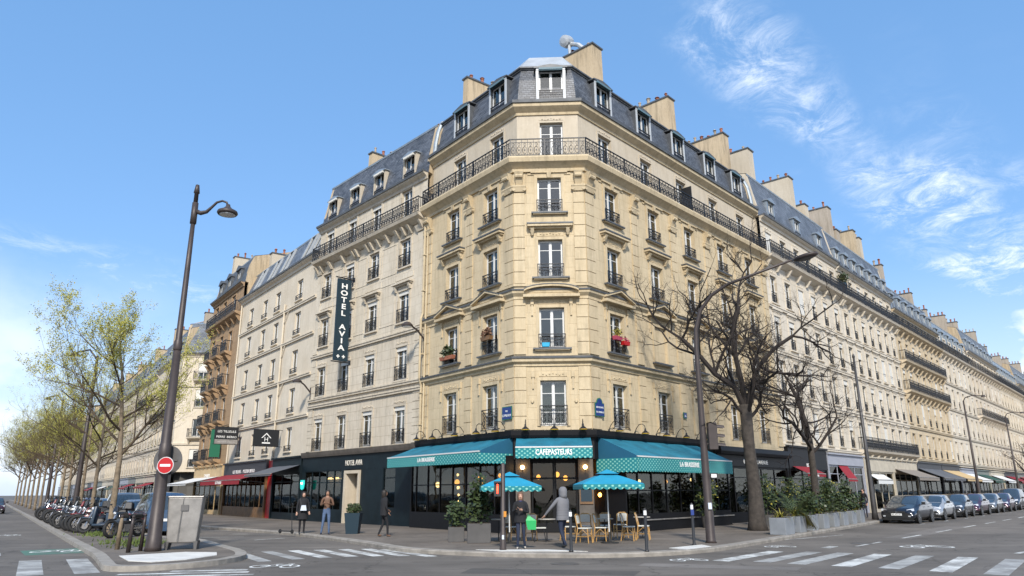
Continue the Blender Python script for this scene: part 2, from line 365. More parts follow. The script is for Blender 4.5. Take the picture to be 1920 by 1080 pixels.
M['glass'] = glassmat('window glass')
M['shopglass'] = glassmat('shop glass', (.42, .44, .42), .03)
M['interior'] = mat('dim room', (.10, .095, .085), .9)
M['curtain'] = varied('curtain', [(.40, .39, .36), (.60, .59, .55), (.22, .20, .17), (.5, .48, .42)], .9)
M['blind'] = mat('roller shutter', (.62, .60, .54), .6)
M['greenblind'] = mat('teal grey blind', (.10, .17, .20), .6)
M['shopdark'] = mat('black green shop paint', (.006, .012, .015), .5, var=.3, spec=.25)
M['shopblack'] = mat('black shop paint', (.007, .007, .008), .5, spec=.25)
M['brownstone'] = mat('brown grey stone pier', (.10, .085, .07), .7, var=.3)
M['wood'] = mat('brown varnished wood', (.16, .085, .035), .5, var=.35, vscale=5)
M['awn'] = mat('turquoise canvas', (.008, .135, .200), .85, bump=.5, bscale=3, var=.30, vscale=1.3)
M['awn_dark'] = mat('blue canvas', (.006, .085, .155), .8, var=.06)
M['para'] = mat('bright turquoise canvas', (.01, .24, .38), .8, var=.12, vscale=2)
M['lamp_on'] = mat('lit bulb', (1, .8, .5), .5, emit=(1, .62, .25), estr=13)
M['lamp_amber'] = mat('lit amber glass', (.8, .35, .06), .4, emit=(1, .40, .07), estr=8.0)
M['yellow'] = mat('yellow shade rim', (.62, .36, .03), .5)
M['gold'] = mat('pale lettering', (.62, .58, .50), .5)
M['letter'] = mat('white lettering', (.78, .78, .75), .5)
M['sign_navy'] = mat('dark teal signboard', (.006, .024, .038), .6); M['sign_black'] = mat('black signboard', (.008, .009, .011), .6)
M['blue_plate'] = mat('blue enamel', (.012, .035, .16), .35)
M['green_enamel'] = mat('green enamel border', (.02, .14, .08), .4)
M['asphalt'] = asphalt('asphalt', (.140, .124, .106), .55)
M['pave'] = asphalt('pavement asphalt', (.150, .128, .106), .75, 2)
M['granite'] = mat('granite kerb', (.27, .245, .21), .8, bump=.3, var=.28, vscale=3)
M['paint'] = worn_paint('road paint', (.62, .62, .58))
M['paint_clean'] = worn_paint('bicycle paint', (.70, .70, .66), lo=.30, hi=.42)
M['paint_worn'] = worn_paint('worn road paint', (.50, .50, .47), lo=.44, hi=.64)
M['paint_green'] = worn_paint('green road paint', (.07, .17, .12), lo=.38, hi=.6)
M['tactile'] = mat('white tactile slab', (.62, .60, .55), .75, bump=.6, bscale=30, var=.15)
M['post'] = mat('brown cast iron', (.052, .040, .036), .5, .2, var=.25)
M['bark'] = mat('bark', (.044, .036, .029), .9, bump=1.0, bscale=14, var=.45, vscale=6)
M['bark2'] = mat('plane bark', (.19, .145, .095), .9, bump=.6, bscale=10, var=.4, vscale=5)
M['twig'] = mat('twig bark', (.026, .020, .017), .9)
M['twig2'] = mat('brown twig', (.075, .052, .030), .9)
M['leaf_spring'] = varied('young leaves', [(.20, .20, .03), (.32, .31, .05), (.42, .38, .08), (.23, .26, .04)], .6, scale=.9)
M['leaf_dark'] = varied('dark leaves', [(.014, .028, .010), (.042, .062, .018), (.028, .044, .013), (.095, .10, .026)], .5, scale=3)
M['leaf_yel'] = varied('yellow green leaves', [(.12, .14, .02), (.26, .22, .035), (.08, .11, .02)], .5, scale=4)
M['grass'] = varied('grass', [(.05, .09, .015), (.12, .15, .03)], .8, scale=3)
M['planter'] = mat('grey composite planter', (.20, .215, .23), .6, var=.14)
M['planter_dark'] = mat('dark grey planter', (.075, .072, .07), .6, var=.2)
M['soil'] = mat('soil', (.04, .028, .018), .95, var=.3)
M['steel'] = mat('brushed steel panel', (.27, .255, .235), .5, .4, var=.28, vscale=2.5)
M['steel_dark'] = mat('dark steel', (.12, .115, .11), .5, .4, var=.2)
M['rattan'] = mat('rattan', (.42, .24, .075), .5, var=.2)
M['weave'] = mat('cream woven seat', (.55, .55, .50), .7, var=.08, vscale=30)
M['marble'] = mat('pale table top', (.40, .37, .32), .4)
M['rubber'] = mat('rubber', (.012, .012, .012), .75)
M['rim'] = mat('alloy', (.42, .42, .43), .35, .8)
M['chrome'] = mat('chrome', (.32, .32, .33), .22, .9)
M['carglass'] = mat('car glass', (.03, .045, .06), .06, spec=.9)
M['headlight'] = mat('headlight glass', (.62, .64, .66), .12, .3)
M['plastic'] = mat('black plastic', (.02, .02, .02), .5)
M['red'] = mat('red paint', (.42, .010, .012), .4)
M['redcloth'] = mat('red canvas', (.24, .012, .018), .8, var=.1)
M['redlit'] = mat('lit red signal', (.9, .05, .02), .4, emit=(1, .06, .02), estr=4)
M['orange'] = mat('orange box', (.55, .22, .02), .5)
M['sticker'] = mat('pale sticker', (.55, .60, .66), .5)
M['skin'] = mat('skin', (.46, .27, .19), .6)
M['skin_d'] = mat('tanned skin', (.30, .16, .10), .6)
M['black_cloth'] = mat('black cloth', (.010, .010, .012), .85)
M['navy_cloth'] = mat('navy cloth', (.015, .022, .045), .85)
M['grey_cloth'] = mat('grey down coat', (.155, .155, .165), .8, bump=.6, bscale=9)
M['blue_scarf'] = mat('blue scarf', (.02, .045, .20), .8)
M['jeans'] = mat('blue denim', (.07, .11, .19), .85, var=.2, vscale=8)
M['brown_cloth'] = mat('brown leather vest', (.14, .075, .045), .7)
M['greenbag'] = mat('green bag', (.02, .36, .10), .55)
M['hair'] = mat('dark hair', (.02, .014, .010), .6)
M['shoe'] = mat('pale shoes', (.42, .38, .32), .6)
# ================================================================ SETTING: road, pavements, kerbs
def poly_obj(name, pts, z, mt, kind='structure', thick=0, side=None):
    mb = MB()
    if thick: mb.prism(pts, z-thick, z)
    else: mb.quad(*[(p[0], p[1], z) for p in pts])
    o = mb.build(name, mt); return tag(o, kind=kind)
def smooth_path(pts, n=6):
    out = []
    P = [Vector((p[0], p[1])) for p in pts]; T_ = []
    for i in range(len(P)):
        a, c = P[max(i-1, 0)], P[min(i+1, len(P)-1)]
        l = min([(P[i]-q).length for q in (a, c) if (P[i]-q).length > 1e-6]); T_.append((c-a).normalized()*l)
    for i in range(len(P)-1):
        b, c, m0, m1 = P[i], P[i+1], T_[i], T_[i+1]
        for k in range(n):
            t = k/n; out.append(b*(2*t**3-3*t*t+1)+m0*(t**3-2*t*t+t)+c*(-2*t**3+3*t*t)+m1*(t**3-t*t))
    out.append(P[-1]); return [(p.x, p.y) for p in out]
def kerb(name, path, w=.30, z=.125):
    """granite kerb stones laid end to end along the path, road on the outer side"""
    mb = MB(); acc = 0; seg = []
    mb.sweep(path, [(0, -.05), (.02, z-.03), (-.01, z), (-w, z), (-w, -.05)])
    o = mb.build(name, M['granite']); return tag(o, kind='structure')

PA, PB, PG, PR = (0.1, 31.0), (3.35, 30.85), (-4.65, 37.0), (16.5, 45.0)
PH, PW, PX = (-12.95, 46.1), (-22.8, 59.0), (-28.6, 67.0)
UR = Vector((.669, .743)); NR = Vector((.743, -.669))      # right street: along, and out towards the road
def RS(t, off=0): p = Vector(PR)+UR*t+NR*off; return (p.x, p.y)
tag(MB().quad((-700, -60, 0), (900, -60, 0), (900, 1300, 0), (-700, 1300, 0)).build('road', M['asphalt']), kind='structure')
# block pavement
kb = [(-70, 128), (-36.5, 70), (-27.2, 55.8), (-17.6, 41.0), (-9.6, 32.6), (-4.95, 25.9), (-3.3, 23.2), (-1.25, 21.75), (.6, 21.1), (2.45, 20.9), (4.4, 21.5), (6.25, 23.05), (8.9, 26.5), (12.5, 31.3), (18.7, 39.6), RS(-.5, 5.05), RS(6, 5.0), RS(60, 5.0), RS(260, 5.0)]
kb_s = smooth_path(kb, 5)
inner = [RS(260, -2), RS(0, -2), (3.3, 34), (0, 34), (-4, 40), (-21, 62), (-27, 70), (-60, 130)]
poly_obj('pavement', [p for p in kb_s]+inner, .12, M['pave'], thick=.16)
kerb('kerb', kb_s)
# island pavement on the left
UL = Vector((-.574, .819)); NL = Vector((.819, .574))
def IS(s, off=0): p = Vector((-11.9, 22.2))+UL*s+NL*off; return (p.x, p.y)
isl = [IS(260, 2.5), IS(20, 2.5), IS(8, 2.6), (-12.0, 28.3), (-9.9, 25.1), (-8.3, 22.6), (-7.65, 20.9), (-7.75, 19.5), (-8.45, 18.5), (-9.3, 18.25), (-10.0, 19.2), (-11.0, 20.8), IS(0), IS(30), IS(260)]
isl_s = smooth_path(isl[:11], 5)+smooth_path(isl[11:], 3)
poly_obj('island_pavement', isl_s[::-1], .115, M['pave'], thick=.15)
mbk = MB(); pth = smooth_path(isl, 4)[::-1]
mbk.sweep(pth[::-1], [(0.0, -.05), (.02, .10), (-.01, .124), (-.30, .124), (-.30, -.05)])
ob = mbk.build('island_kerb', M['granite']); tag(ob, kind='structure')
# far pavement in front of the far row of houses
KF = Vector((-38.9, 84.0)); UK = Vector((-.565, .825)); NK = Vector((-.825, -.565))
def KS(t, off=0): p = KF+UK*t+NK*off; return (p.x, p.y)
poly_obj('far_pavement', [KS(0, 6), KS(400, 6), KS(400, -2), KS(0, -2), (-26, 86), (-24, 80)], .12, M['pave'], thick=.16)
# markings: thin sheets on the road
def mark(mb, a, b, w, z=.004):
    a = Vector((a[0], a[1])); b = Vector((b[0], b[1])); d = (b-a).normalized(); n = Vector((-d.y, d.x))*(w/2)
    ps = [a-n, b-n, b+n, a+n]; ps = ps if (ps[1]-ps[0]).cross(ps[2]-ps[1]) > 0 else ps[::-1]
    mb.quad(*[(p.x, p.y, z) for p in ps])
zr = [((7.82, 22.76), (5.34, 19.82)), ((8.85, 22.5), (6.29, 19.47)), ((9.60, 22.1), (6.95, 18.89)), ((10.42, 21.6), (7.80, 18.3)), ((11.34, 21.1), (8.62, 17.7)), ((12.16, 20.5), (9.42, 17.0)), ((13.0, 19.85), (10.22, 16.35)), ((13.85, 19.2), (11.05, 15.7))]
mb = MB(); mw = MB()
for i, (a, b) in enumerate(zr): mark(mw if i in (1, 2, 4, 6) else mb, a, b, .46)
zl = [((-8.46, 23.42), (-6.59, 20.34)), ((-7.68, 23.78), (-5.86, 20.93)), ((-6.95, 24.1), (-5.22, 21.38)), ((-6.19, 24.3), (-4.55, 21.69)), ((-5.45, 24.5), (-3.84, 21.82)), ((-4.75, 24.6), (-3.1, 21.8)), ((-4.1, 24.3), (-2.3, 21.6))]
for i, (a, b) in enumerate(zl): mark(mw if i in (0, 1) else mb, a, b, .36)
for a, b in [((-13.26, 21.03), (-10.80, 17.2)), ((-12.2, 21.4), (-9.74, 17.6))]: mark(mw, a, b, .52)
for a, b in [((-8.0, 17.95), (-6.3, 18.22)), ((-8.9, 17.30), (-6.1, 17.74)), ((-9.2, 16.66), (-5.8, 17.20))]: mark(mb, a, b, .26)
tag(mb.build('crosswalk', M['paint']), kind='structure'); tag(mw.build('worn_crosswalk', M['paint_worn']), kind='structure')
mb = MB()
for t in range(0, 36):
    a = IS(2.2+t*3.1, -2.5); b = IS(3.5+t*3.1, -2.5); mark(mb, a, b, .16)
for t in range(-2, 46):
    a = Vector(RS(-24+t*5.2, 9.6)); b = a+UR*2.6
    if a.y > 23.5: mark(mb, a, b, .13)
for t in range(0, 30):
    a = Vector(RS(t*5.3-1, 7.2)); mark(mb, a, a+UR*.9, .10)
mark(mb, (9.75, 23.9), (10.35, 24.65), .30)
mark(mb, (14.2, 21.6), RS(12, 17.4), .16); 
for a, b in [((9.6, 27.6), (13.3, 30.7)), ((-12.5, 33.8), (-10.0, 33.3)), ((-13.5, 31.2), (-11.2, 31.6)), ((-10.0, 29.4), (-9.2, 30.6)), ((-15.5, 36.5), (-13.5, 36.9)), ((-16.8, 39.0), (-15.2, 38.4))]: mark(mb, a, b, .09)
mb.v = [(x, y, z+.0012) for x, y, z in mb.v]; tag(mb.build('lane_marking', M['paint']), kind='structure')
tag(MB().quad((-15.9, 24.6, .003), (-14.5, 22.7, .003), (-13.0, 23.7, .003), (-14.4, 25.9, .003)).build('green_bike_box', M['paint_green']), kind='structure')
def bike_symbol(c, rz, s=1.0):
    """bicycle painted on the road: two rings, frame, bars"""
    mb = MB(); z = .006
    def P(x, y): 
        v = Matrix.Rotation(rz, 2) @ Vector((x*s, y*s)); return (c[0]+v.x, c[1]+v.y)
    for cx in (-.52, .52):
        n = 18
        for k in range(n):
            a0, a1 = 2*math.pi*k/n, 2*math.pi*(k+1)/n
            q = [P(cx+r_*math.cos(a), 1.5*r_*math.sin(a)) for r_, a in ((.25, a0), (.33, a0), (.33, a1), (.25, a1))]
            mb.quad(*[(p[0], p[1], z) for p in q])
    for a, b in [((-.52, 0), (-.12, .62)), ((-.12, .62), (.38, .62)), ((.52, 0), (.32, .85)), ((-.12, .62), (.05, 0)), ((.05, 0), (.38, .62)), ((-.52, 0), (.05, 0)), ((-.25, .78), (.0, .78)), ((.16, .88), (.40, .88))]:
        mark(mb, P(*a), P(*b), .075*s, z+.001)
    return tag(mb.build('bicycle_marking', M['paint_clean']), kind='structure')
bike_symbol((-14.5, 24.2), R(12), .85); bike_symbol((-5.9, 19.0), R(-3), .72); bike_symbol((13.1, 24.2), R(5), .95); bike_symbol((4.6, 20.1), R(10), .6); bike_symbol((8.6, 24.6), R(10), .6); bike_symbol((-22.5, 33.5), R(12), .8)
# repairs in the asphalt, manhole covers
M['patch'] = asphalt('newer asphalt patch', (.085, .078, .070), .7); M['patch2'] = asphalt('older asphalt patch', (.175, .158, .140), .6)
def patch(nm, pts, mt, z=.0025): 
    a = sum(pts[i][0]*pts[(i+1)%len(pts)][1]-pts[(i+1)%len(pts)][0]*pts[i][1] for i in range(len(pts))); tag(MB().quad(*[(p[0], p[1], z) for p in (pts if a > 0 else pts[::-1])]).build(nm, M[mt]), kind='structure')
patch('asphalt_patch', [(-1.2, 17.2), (2.6, 16.6), (2.9, 17.5), (-1.0, 18.3)], 'patch'); patch('asphalt_patch', [(3.0, 18.6), (6.4, 17.4), (6.8, 18.1), (3.3, 19.4)], 'patch2')
patch('asphalt_patch', [RS(-14, 9), RS(-2, 8.6), RS(-2, 9.6), RS(-14, 10)], 'patch2'); patch('asphalt_patch', [RS(2, 11), RS(40, 11.2), RS(40, 11.8), RS(2, 11.6)], 'patch'); patch('asphalt_patch', [(-13.5, 30.5), (-11.3, 27.8), (-10.6, 28.5), (-12.6, 31.4)], 'patch'); patch('asphalt_patch', [IS(2, -4), IS(16, -4.2), IS(16, -5.2), IS(2, -5)], 'patch')
for i, (x, y, lb) in enumerate([(1.3, 19.3, 'round cast iron manhole cover in the road before the cafe corner'), (-11.4, 27.2, 'round manhole cover in the side road behind the island'), (11.8, 25.8, 'round manhole cover between the crossing and the painted bicycle')]):
    t_ = bpy.data.objects.new('manhole_cover', (MB().lathe([(.36, .001), (.36, .0045), (.31, .0046), (.30, .0035)], 28)).mesh('manhole_cover', M['steel_dark'])); reg(t_, T(x, y, .003)); tag(t_, lb, 'manhole cover')
# white dropped-kerb slabs
for nm, pl in (('tactile_paving', [(-9.45, 22.05), (-10.75, 20.85), (-9.7, 19.3), (-8.95, 18.95), (-8.35, 19.6), (-8.1, 20.9), (-8.5, 21.9)]), ('tactile_paving', [(-1.1, 22.35), (-.35, 21.75), (2.1, 21.5), (1.0, 22.25)]), ('tactile_paving', [(4.6, 22.6), (5.0, 22.0), (6.0, 23.1), (5.9, 23.9)])):
    mb = MB(); k = [(p[0], p[1]) for p in pl]
    a = sum(k[i][0]*k[(i+1)%len(k)][1]-k[(i+1)%len(k)][0]*k[i][1] for i in range(len(k)))
    if a < 0: k = k[::-1]
    mb.prism(k, .10, .129); tag(mb.build(nm, M['tactile']), kind='structure')
# grass growing round the island trees
random.seed(11); mb = MB()
for k in range(900):
    s = random.choice((3.2, 4.6, 10.2, 10.6)); p = IS(s+random.gauss(0, .9), 1.3+random.gauss(0, .45))
    a = random.uniform(0, 6.28); h = random.uniform(.04, .16); w = .03
    mb.quad((p[0]-w*math.cos(a), p[1]-w*math.sin(a), .115), (p[0]+w*math.cos(a), p[1]+w*math.sin(a), .115), (p[0]+random.gauss(0, .03), p[1]+random.gauss(0, .03), .115+h))
tag(mb.build('grass', M['grass']), 'short green grass growing round the island trees', 'grass', kind='stuff')

# ================================================================ BUILDINGS
MC = {}                                     # mesh cache
def wnd_mesh(w, h, bars='b', mt='white'):
    k = ('w', w, h, bars, mt)
    if k in MC: return MC[k]
    mb = MB(); d0, d1 = .0, .06; f = .048
    mb.box(-w/2, -w/2+f, d0, d1, 0, h); mb.box(w/2-f, w/2, d0, d1, 0, h); mb.box(-w/2+f, w/2-f, d0, d1, h-f, h); mb.box(-w/2+f, w/2-f, d0, d1, 0, .09)
    mb.box(-.036, .036, d0-.012, d1-.01, .09, h-f)
    for sx in (-1, 1):                       # sash stiles
        a, b = sorted((sx*.036, sx*(w/2-f))); st = .028
        mb.box(a, a+st, .008, .05, .09, h-f); mb.box(b-st, b, .008, .05, .09, h-f); mb.box(a+st, b-st, .008, .05, h-f-st, h-f); mb.box(a+st, b-st, .008, .05, .09, .13)
        for zf in {'b': (.74,), 'c': (.30, .72), 'n': ()}[bars]: mb.box(a+st, b-st, .012, .045, h*zf, h*zf+.03)
    MC[k] = mb.mesh('window', M[mt]); return MC[k]
def pane_mesh(w, h, mt='glass'):
    k = ('p', w, h, mt)
    if k not in MC: MC[k] = MB().box(-w/2+.05, w/2-.05, .026, .032, .10, h-.05).mesh('pane', M[mt])
    return MC[k]
def curtain_mesh(w, h, kind):
    k = ('c', w, h, kind)
    if k in MC: return MC[k]
    mb = MB()
    def sheet(x0, x1, x0b, x1b, z0=.1, z1=h-.05):
        n = 14
        for i in range(n):
            t0, t1 = i/n, (i+1)/n; y0, y1 = .14+.025*math.sin(i*1.9), .14+.025*math.sin((i+1)*1.9)
            mb.quad((x0b+(x1b-x0b)*t0, y0, z0), (x0b+(x1b-x0b)*t1, y1, z0), (x0+(x1-x0)*t1, y1, z1), (x0+(x1-x0)*t0, y0, z1))
    W = w/2-.06
    if kind == 0: sheet(-W, -.02, -W, -.16); sheet(.02, W, .16, W)
    elif kind == 1: sheet(-W, 0, -W, 0); sheet(0, W, 0, W)
    elif kind == 2: sheet(.05, W, W*.55, W)
    elif kind == 3: sheet(-W, -W*.45, -W, -W*.55); sheet(W*.45, W, W*.55, W)
    elif kind == 4: sheet(-W, W, -W, W, h*.55)
    MC[k] = mb.mesh('curtain', M['curtain']); return MC[k]
def rail_mesh(w, h=.85, style='fine'):
    k = ('r', round(w, 2), h, style)
    if k in MC: return MC[k]
    mb = MB(); t = .014
    mb.box(-w/2, w/2, -.025, .025, h-.035, h); mb.box(-w/2, w/2, -.012, .012, .05, .075); mb.box(-w/2, w/2, -.012, .012, h-.17, h-.145)
    for x in (-w/2+.012, w/2-.012): mb.box(x-.014, x+.014, -.014, .014, 0, h-.035)
    if style == 'fine':
        n = max(4, int(w/.085)); 
        for i in range(1, n):
            x = -w/2+w*i/n; mb.box(x-t/2, x+t/2, -.007, .007, .075, h-.145)
        m_ = max(2, int(w/.26))
        for i in range(m_):
            cx = -w/2+w*(i+.5)/m_
            for cz, r in ((.30, .10), (.52, .075)):
                pts = [(cx+r*math.cos(a*math.pi/5), 0, cz+r*math.sin(a*math.pi/5)) for a in range(11)]
                mb.tube(pts, .011, 4, False)
    elif style == 'bars':
        n = max(4, int(w/.12))
        for i in range(1, n):
            x = -w/2+w*i/n; mb.box(x-.009, x+.009, -.009, .009, .075, h-.145)
    elif style == 'flat':
        for z in (.18, .34, .5): mb.box(-w/2, w/2, -.02, .02, z, z+.05)
    MC[k] = mb.mesh('guard_rail', M['iron']); return MC[k]
def balustrade(mb, L, h=.95, step=.28, dense=True):
    """long ornamental railing along local x, in the plane y=0"""
    mb.box(0, L, -.03, .03, h-.04, h); mb.box(0, L, -.015, .015, .06, .09); mb.box(0, L, -.012, .012, h-.20, h-.175)
    n = max(1, int(round(L/step)))
    for i in range(n+1):
        x = L*i/n; mb.box(x-.012, x+.012, -.012, .012, 0, h-.04)
        if i == n: break
        cx = x+L/n/2; q = L/n*.36
        if dense:
            mb.tube([(cx+q*math.sin(a*math.pi/4), 0, .36+.20*math.cos(a*math.pi/4)) for a in range(9)], .014, 4, False)
            mb.tube([(cx+q*.7*math.sin(a*math.pi/3), 0, .66+.07*math.cos(a*math.pi/3)) for a in range(7)], .012, 3, False)
            mb.box(cx-.035, cx+.035, -.02, .02, .34, .40); mb.box(cx-.008, cx+.008, -.008, .008, .09, h-.2)
        else:
            mb.box(cx-.008, cx+.008, -.008, .008, .09, h-.2)
    for i in range(int(L/1.6)+1):
        x = min(L, i*1.6); mb.box(x-.022, x+.022, -.022, .022, 0, h+.01)

def frame_of(P, Q):
    d = (Vector(Q)-Vector(P)); L = d.length; d.normalize()
    Mx = Matrix(((d.x, -d.y, 0, P[0]), (d.y, d.x, 0, P[1]), (0, 0, 1, 0), (0, 0, 0, 1))); return Mx, L
class Fac:
    """one straight facade: x along (left to right), y into the house, z up"""
    def __init__(s, root, P, Q, off=0):
        s.F, s.L = frame_of(P, Q); s.root = root
        if off: s.F = s.F @ Matrix.Translation((0, -off, 0))
    def wall(s, z0, z1, ops, mt, u0=0, u1=None, depth=.30, name='wall'):
        u1 = s.L if u1 is None else u1
        us = sorted({u0, u1, *[round(a, 4) for o in ops for a in o[:2]]}); zs = sorted({z0, z1, *[round(a, 4) for o in ops for a in o[2:4]]})
        us = [u for u in us if u0 <= u <= u1]; zs = [z for z in zs if z0 <= z <= z1]
        mb = MB(); idx = {}
        vs = []
        for i, u in enumerate(us):
            for j, z in enumerate(zs): idx[i, j] = len(vs); vs.append((u, 0, z))
        fs = []
        for i in range(len(us)-1):
            for j in range(len(zs)-1):
                cu, cz = (us[i]+us[i+1])/2, (zs[j]+zs[j+1])/2
                if any(o[0] < cu < o[1] and o[2] < cz < o[3] for o in ops): continue
                fs.append((idx[i, j], idx[i+1, j], idx[i+1, j+1], idx[i, j+1]))
        mb.add(vs, fs)
        for o in ops:
            a, b, c, d = [round(q, 4) for q in o[:4]]; e = o[4] if len(o) > 4 else depth
            mb.quad((a, 0, c), (a, 0, d), (a, e, d), (a, e, c)); mb.quad((b, 0, d), (b, 0, c), (b, e, c), (b, e, d))
            mb.quad((a, 0, d), (b, 0, d), (b, e, d), (a, e, d)); mb.quad((b, 0, c), (a, 0, c), (a, e, c), (b, e, c))
            if len(o) > 5: mb.quad((a, e, c), (b, e, c), (b, e, d), (a, e, d))
        return mb.build(name, mt, s.F, s.root)
    def window(s, u, z0, w, h, curt=None, rail='fine', bars='b', mt='white', depth=.17, railh=.85, blind=0, pane=True, railout=.05):
        Mx = s.F @ Matrix.Translation((u, depth, z0))
        o = place('window', wnd_mesh(w, h, bars, mt), Mx, s.root)
        if pane: place('pane', pane_mesh(w, h), Mx, o)
        if curt is not None: place('curtain', curtain_mesh(w, h, curt), Mx, o)
        if blind: MB().box(-w/2, w/2, -.10, -.02, h-blind, h).build('roller_blind', M['blind'] if mt != 'tealblind' else M['greenblind'], Mx, s.root)
        if rail: place('guard_rail', rail_mesh(w+.10, railh, rail), s.F @ Matrix.Translation((u, -railout, z0-.02)), s.root)
        return o
def surround(mb, u, z0, w, h, t=.14, p=.05, key=True, sill=.0, lintel=.0):
    """raised stone frame round a window, with keystone or carved panel"""
    a, b = u-w/2, u+w/2
    mb.box(a-t, a-.004, -p, .002, z0, z0+h+.004); mb.box(b+.004, b+t, -p, .002, z0, z0+h+.004); mb.box(a-t, b+t, -p-.003, .002, z0+h+.004, z0+h+t)
    if lintel:
        mb.box(a-t*.4, b+t*.4, -p*.6, .002, z0+h+t+.03, z0+h+t+lintel)
        for k in range(-3, 4): mb.lathe([(.045, 0), (.03, .03)], 6, M=Matrix.Translation((u+k*w*.13, -p*.6, z0+h+t+.03+lintel*.5+.03*math.cos(k*1.6))) @ Matrix.Rotation(R(90), 4, 'X'))
    if key: mb.taper((u, -p-.03, z0+h-.02), (.07, .04), (u, -p-.05, z0+h+t+.10), (.11, .06))
def hood(mb, u, z, w, d=.32):
    """cornice hood on two consoles"""
    if d < .2:
        mb.box(u-w/2, u+w/2, -d, .002, z-.03, z+.06); mb.box(u-w/2+.08, u+w/2-.08, -d*.5, .002, z-.14, z-.03); return mb.lathe([(w*.22, -.05), (w*.22, .002)], 10, M=Matrix.Translation((u, 0, z+.06)) @ Matrix.Rotation(R(-90), 4, 'X') @ Matrix.Diagonal((1, .6, 1, 1)))
    a, b = u-w/2, u+w/2
    mb.box(a+.06, b-.06, -d*.55, .002, z-.12, z-.04); mb.box(a, b, -d, .002, z-.04, z+.06)
    for x in (a+.22, b-.22): mb.taper((x, -.06, z-.42), (.05, .06), (x, -d*.42, z-.12), (.08, d*.42)); mb.lathe([(.075, -.08), (.075, .08)], 8, M=Matrix.Translation((x, -.13, z-.24)) @ Matrix.Rotation(R(90), 4, 'Y'))
def hood_cap(mb, u, z, w, d=.32): mb.box(u-w/2-.03, u+w/2+.03, -d-.03, .002, z+.062, z+.125)
def sill(mb, u, z, w, d=.16): mb.box(u-w/2, u+w/2, -d, .003, z-.10, z-.015)
def pilaster(mb, u0, u1, z0, z1, p=.06, step=.55, gap=.035):
    z = z0; k = 0
    mb.box(u0+.012, u1-.012, -p*.45, .002, z0, z1)
    while z < z1-.05:
        zz = min(z+step-gap, z1); mb.box(u0, u1, -p, .001, z, zz); z += step; k += 1
def chimney(root, F, u, inw, ln, th, z0, z1, mt='chim', pots=5, cap=True, along=False, seed=0):
    """u: left edge along the facade, inw: distance into the house; long axis runs into the house"""
    rnd = random.Random(seed+int(u*10)); mb = MB()
    mb.taper((u+th/2, inw+ln/2, z0), (th/2+.02, ln/2+.04), (u+th/2, inw+ln/2, z1), (th/2, ln/2))
    if along: pass
    o = mb.build('chimney', M[mt], F, root)
    if cap: MB().box(u-.06, u+th+.06, inw-.07, inw+ln+.07, z1-.002, z1+.09).build('chimney_cap', M['lead'], F, o)
    for k in range(pots):
        y = inw+ln*(k+.5)/pots; h = rnd.uniform(.28, .55); r = rnd.uniform(.07, .11)
        p = MB(); p.lathe([(r*1.15, 0), (r*1.15, .05), (r, .07), (r*.9, h-.06), (r*1.2, h-.05), (r*1.1, h), (r*.6, h)], 8, (u+th/2+rnd.uniform(-.05, .05), y, z1+.088))
        if rnd.random() < .4: p.lathe([(.02, 0), (r*1.5, .02), (.03, .12)], 8, (u+th/2, y, z1+.12+h))
        p.build('chimney_pot', M['terracotta'] if rnd.random() < .7 else M['chim_grey'], F, o)
    return o
def dormer(root, F, u, zb, w=1.15, h=1.75, d=1.5, front='slate', curt=None, blind=0, arch=.16, fm='white', wz=.22, blmat='greenblind', rail=True, casing=None):
    """roof window: cheeks, curved or pointed head, casement"""
    Mx = F @ Matrix.Translation((u, 0, zb)); W = w/2+.16
    mb = MB()
    mb.box(-W, -w/2-.004, 0, d, 0, wz+h); mb.box(w/2+.004, W, 0, d, 0, wz+h); mb.box(-w/2-.004, w/2+.004, .002, .16, 0, wz-.01)
    o = mb.build('dormer', M[front], Mx, root)
    if casing:
        cs = MB(); k = .13; cs.box(-w/2-k, -w/2, -.045, -.003, wz-.10, wz+h+.02); cs.box(w/2, w/2+k, -.045, -.003, wz-.10, wz+h+.02); cs.box(-w/2-k, w/2+k, -.055, -.003, wz+h+.02, wz+h+.13); cs.box(-w/2-k, w/2+k, -.07, -.003, wz-.16, wz-.10); cs.build('casing', M[casing], Mx, o)
    hd = MB(); z = wz+h+(.13 if casing else 0)
    prof = [(-W-.08, z), (-W-.08, z+.05), (-W*.5, z+.06+arch*.7), (0, z+.08+arch), (W*.5, z+.06+arch*.7), (W+.08, z+.05), (W+.08, z)]
    n = len(prof); vs = [(x, -.10, q) for x, q in prof]+[(x, d+.4, q) for x, q in prof]
    hd.add(vs, [tuple(range(n)), tuple(range(2*n-1, n-1, -1))]+[(i, n+i, n+(i+1)%n, (i+1)%n) for i in range(n)])
    hd.build('dormer_roof', M['lead' if front == 'lead' else 'zinc'], Mx, o)
    Mw = Mx @ Matrix.Translation((0, .10, wz))
    wd = place('window', wnd_mesh(w, h, 'n', fm), Mw, root); place('pane', pane_mesh(w, h), Mw, wd)
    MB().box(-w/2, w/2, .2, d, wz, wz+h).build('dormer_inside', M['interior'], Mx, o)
    if curt is not None: place('curtain', curtain_mesh(w, h, curt), Mw @ Matrix.Translation((0, -.05, 0)), wd)
    if blind:
        k = MB(); k.box(-w/2, w/2, -.14, .05, z-blind*.5, z-.01); k.quad((-w/2, .02, z-.02), (w/2, .02, z-.02), (w/2, -.22, z-blind), (-w/2, -.22, z-blind)); k.build('roller_blind', M[blmat], Mx, root)
    if rail: place('guard_rail', rail_mesh(w+.05, .45, 'bars'), Mx @ Matrix.Translation((0, -.02, wz-.02)), root)
    return o
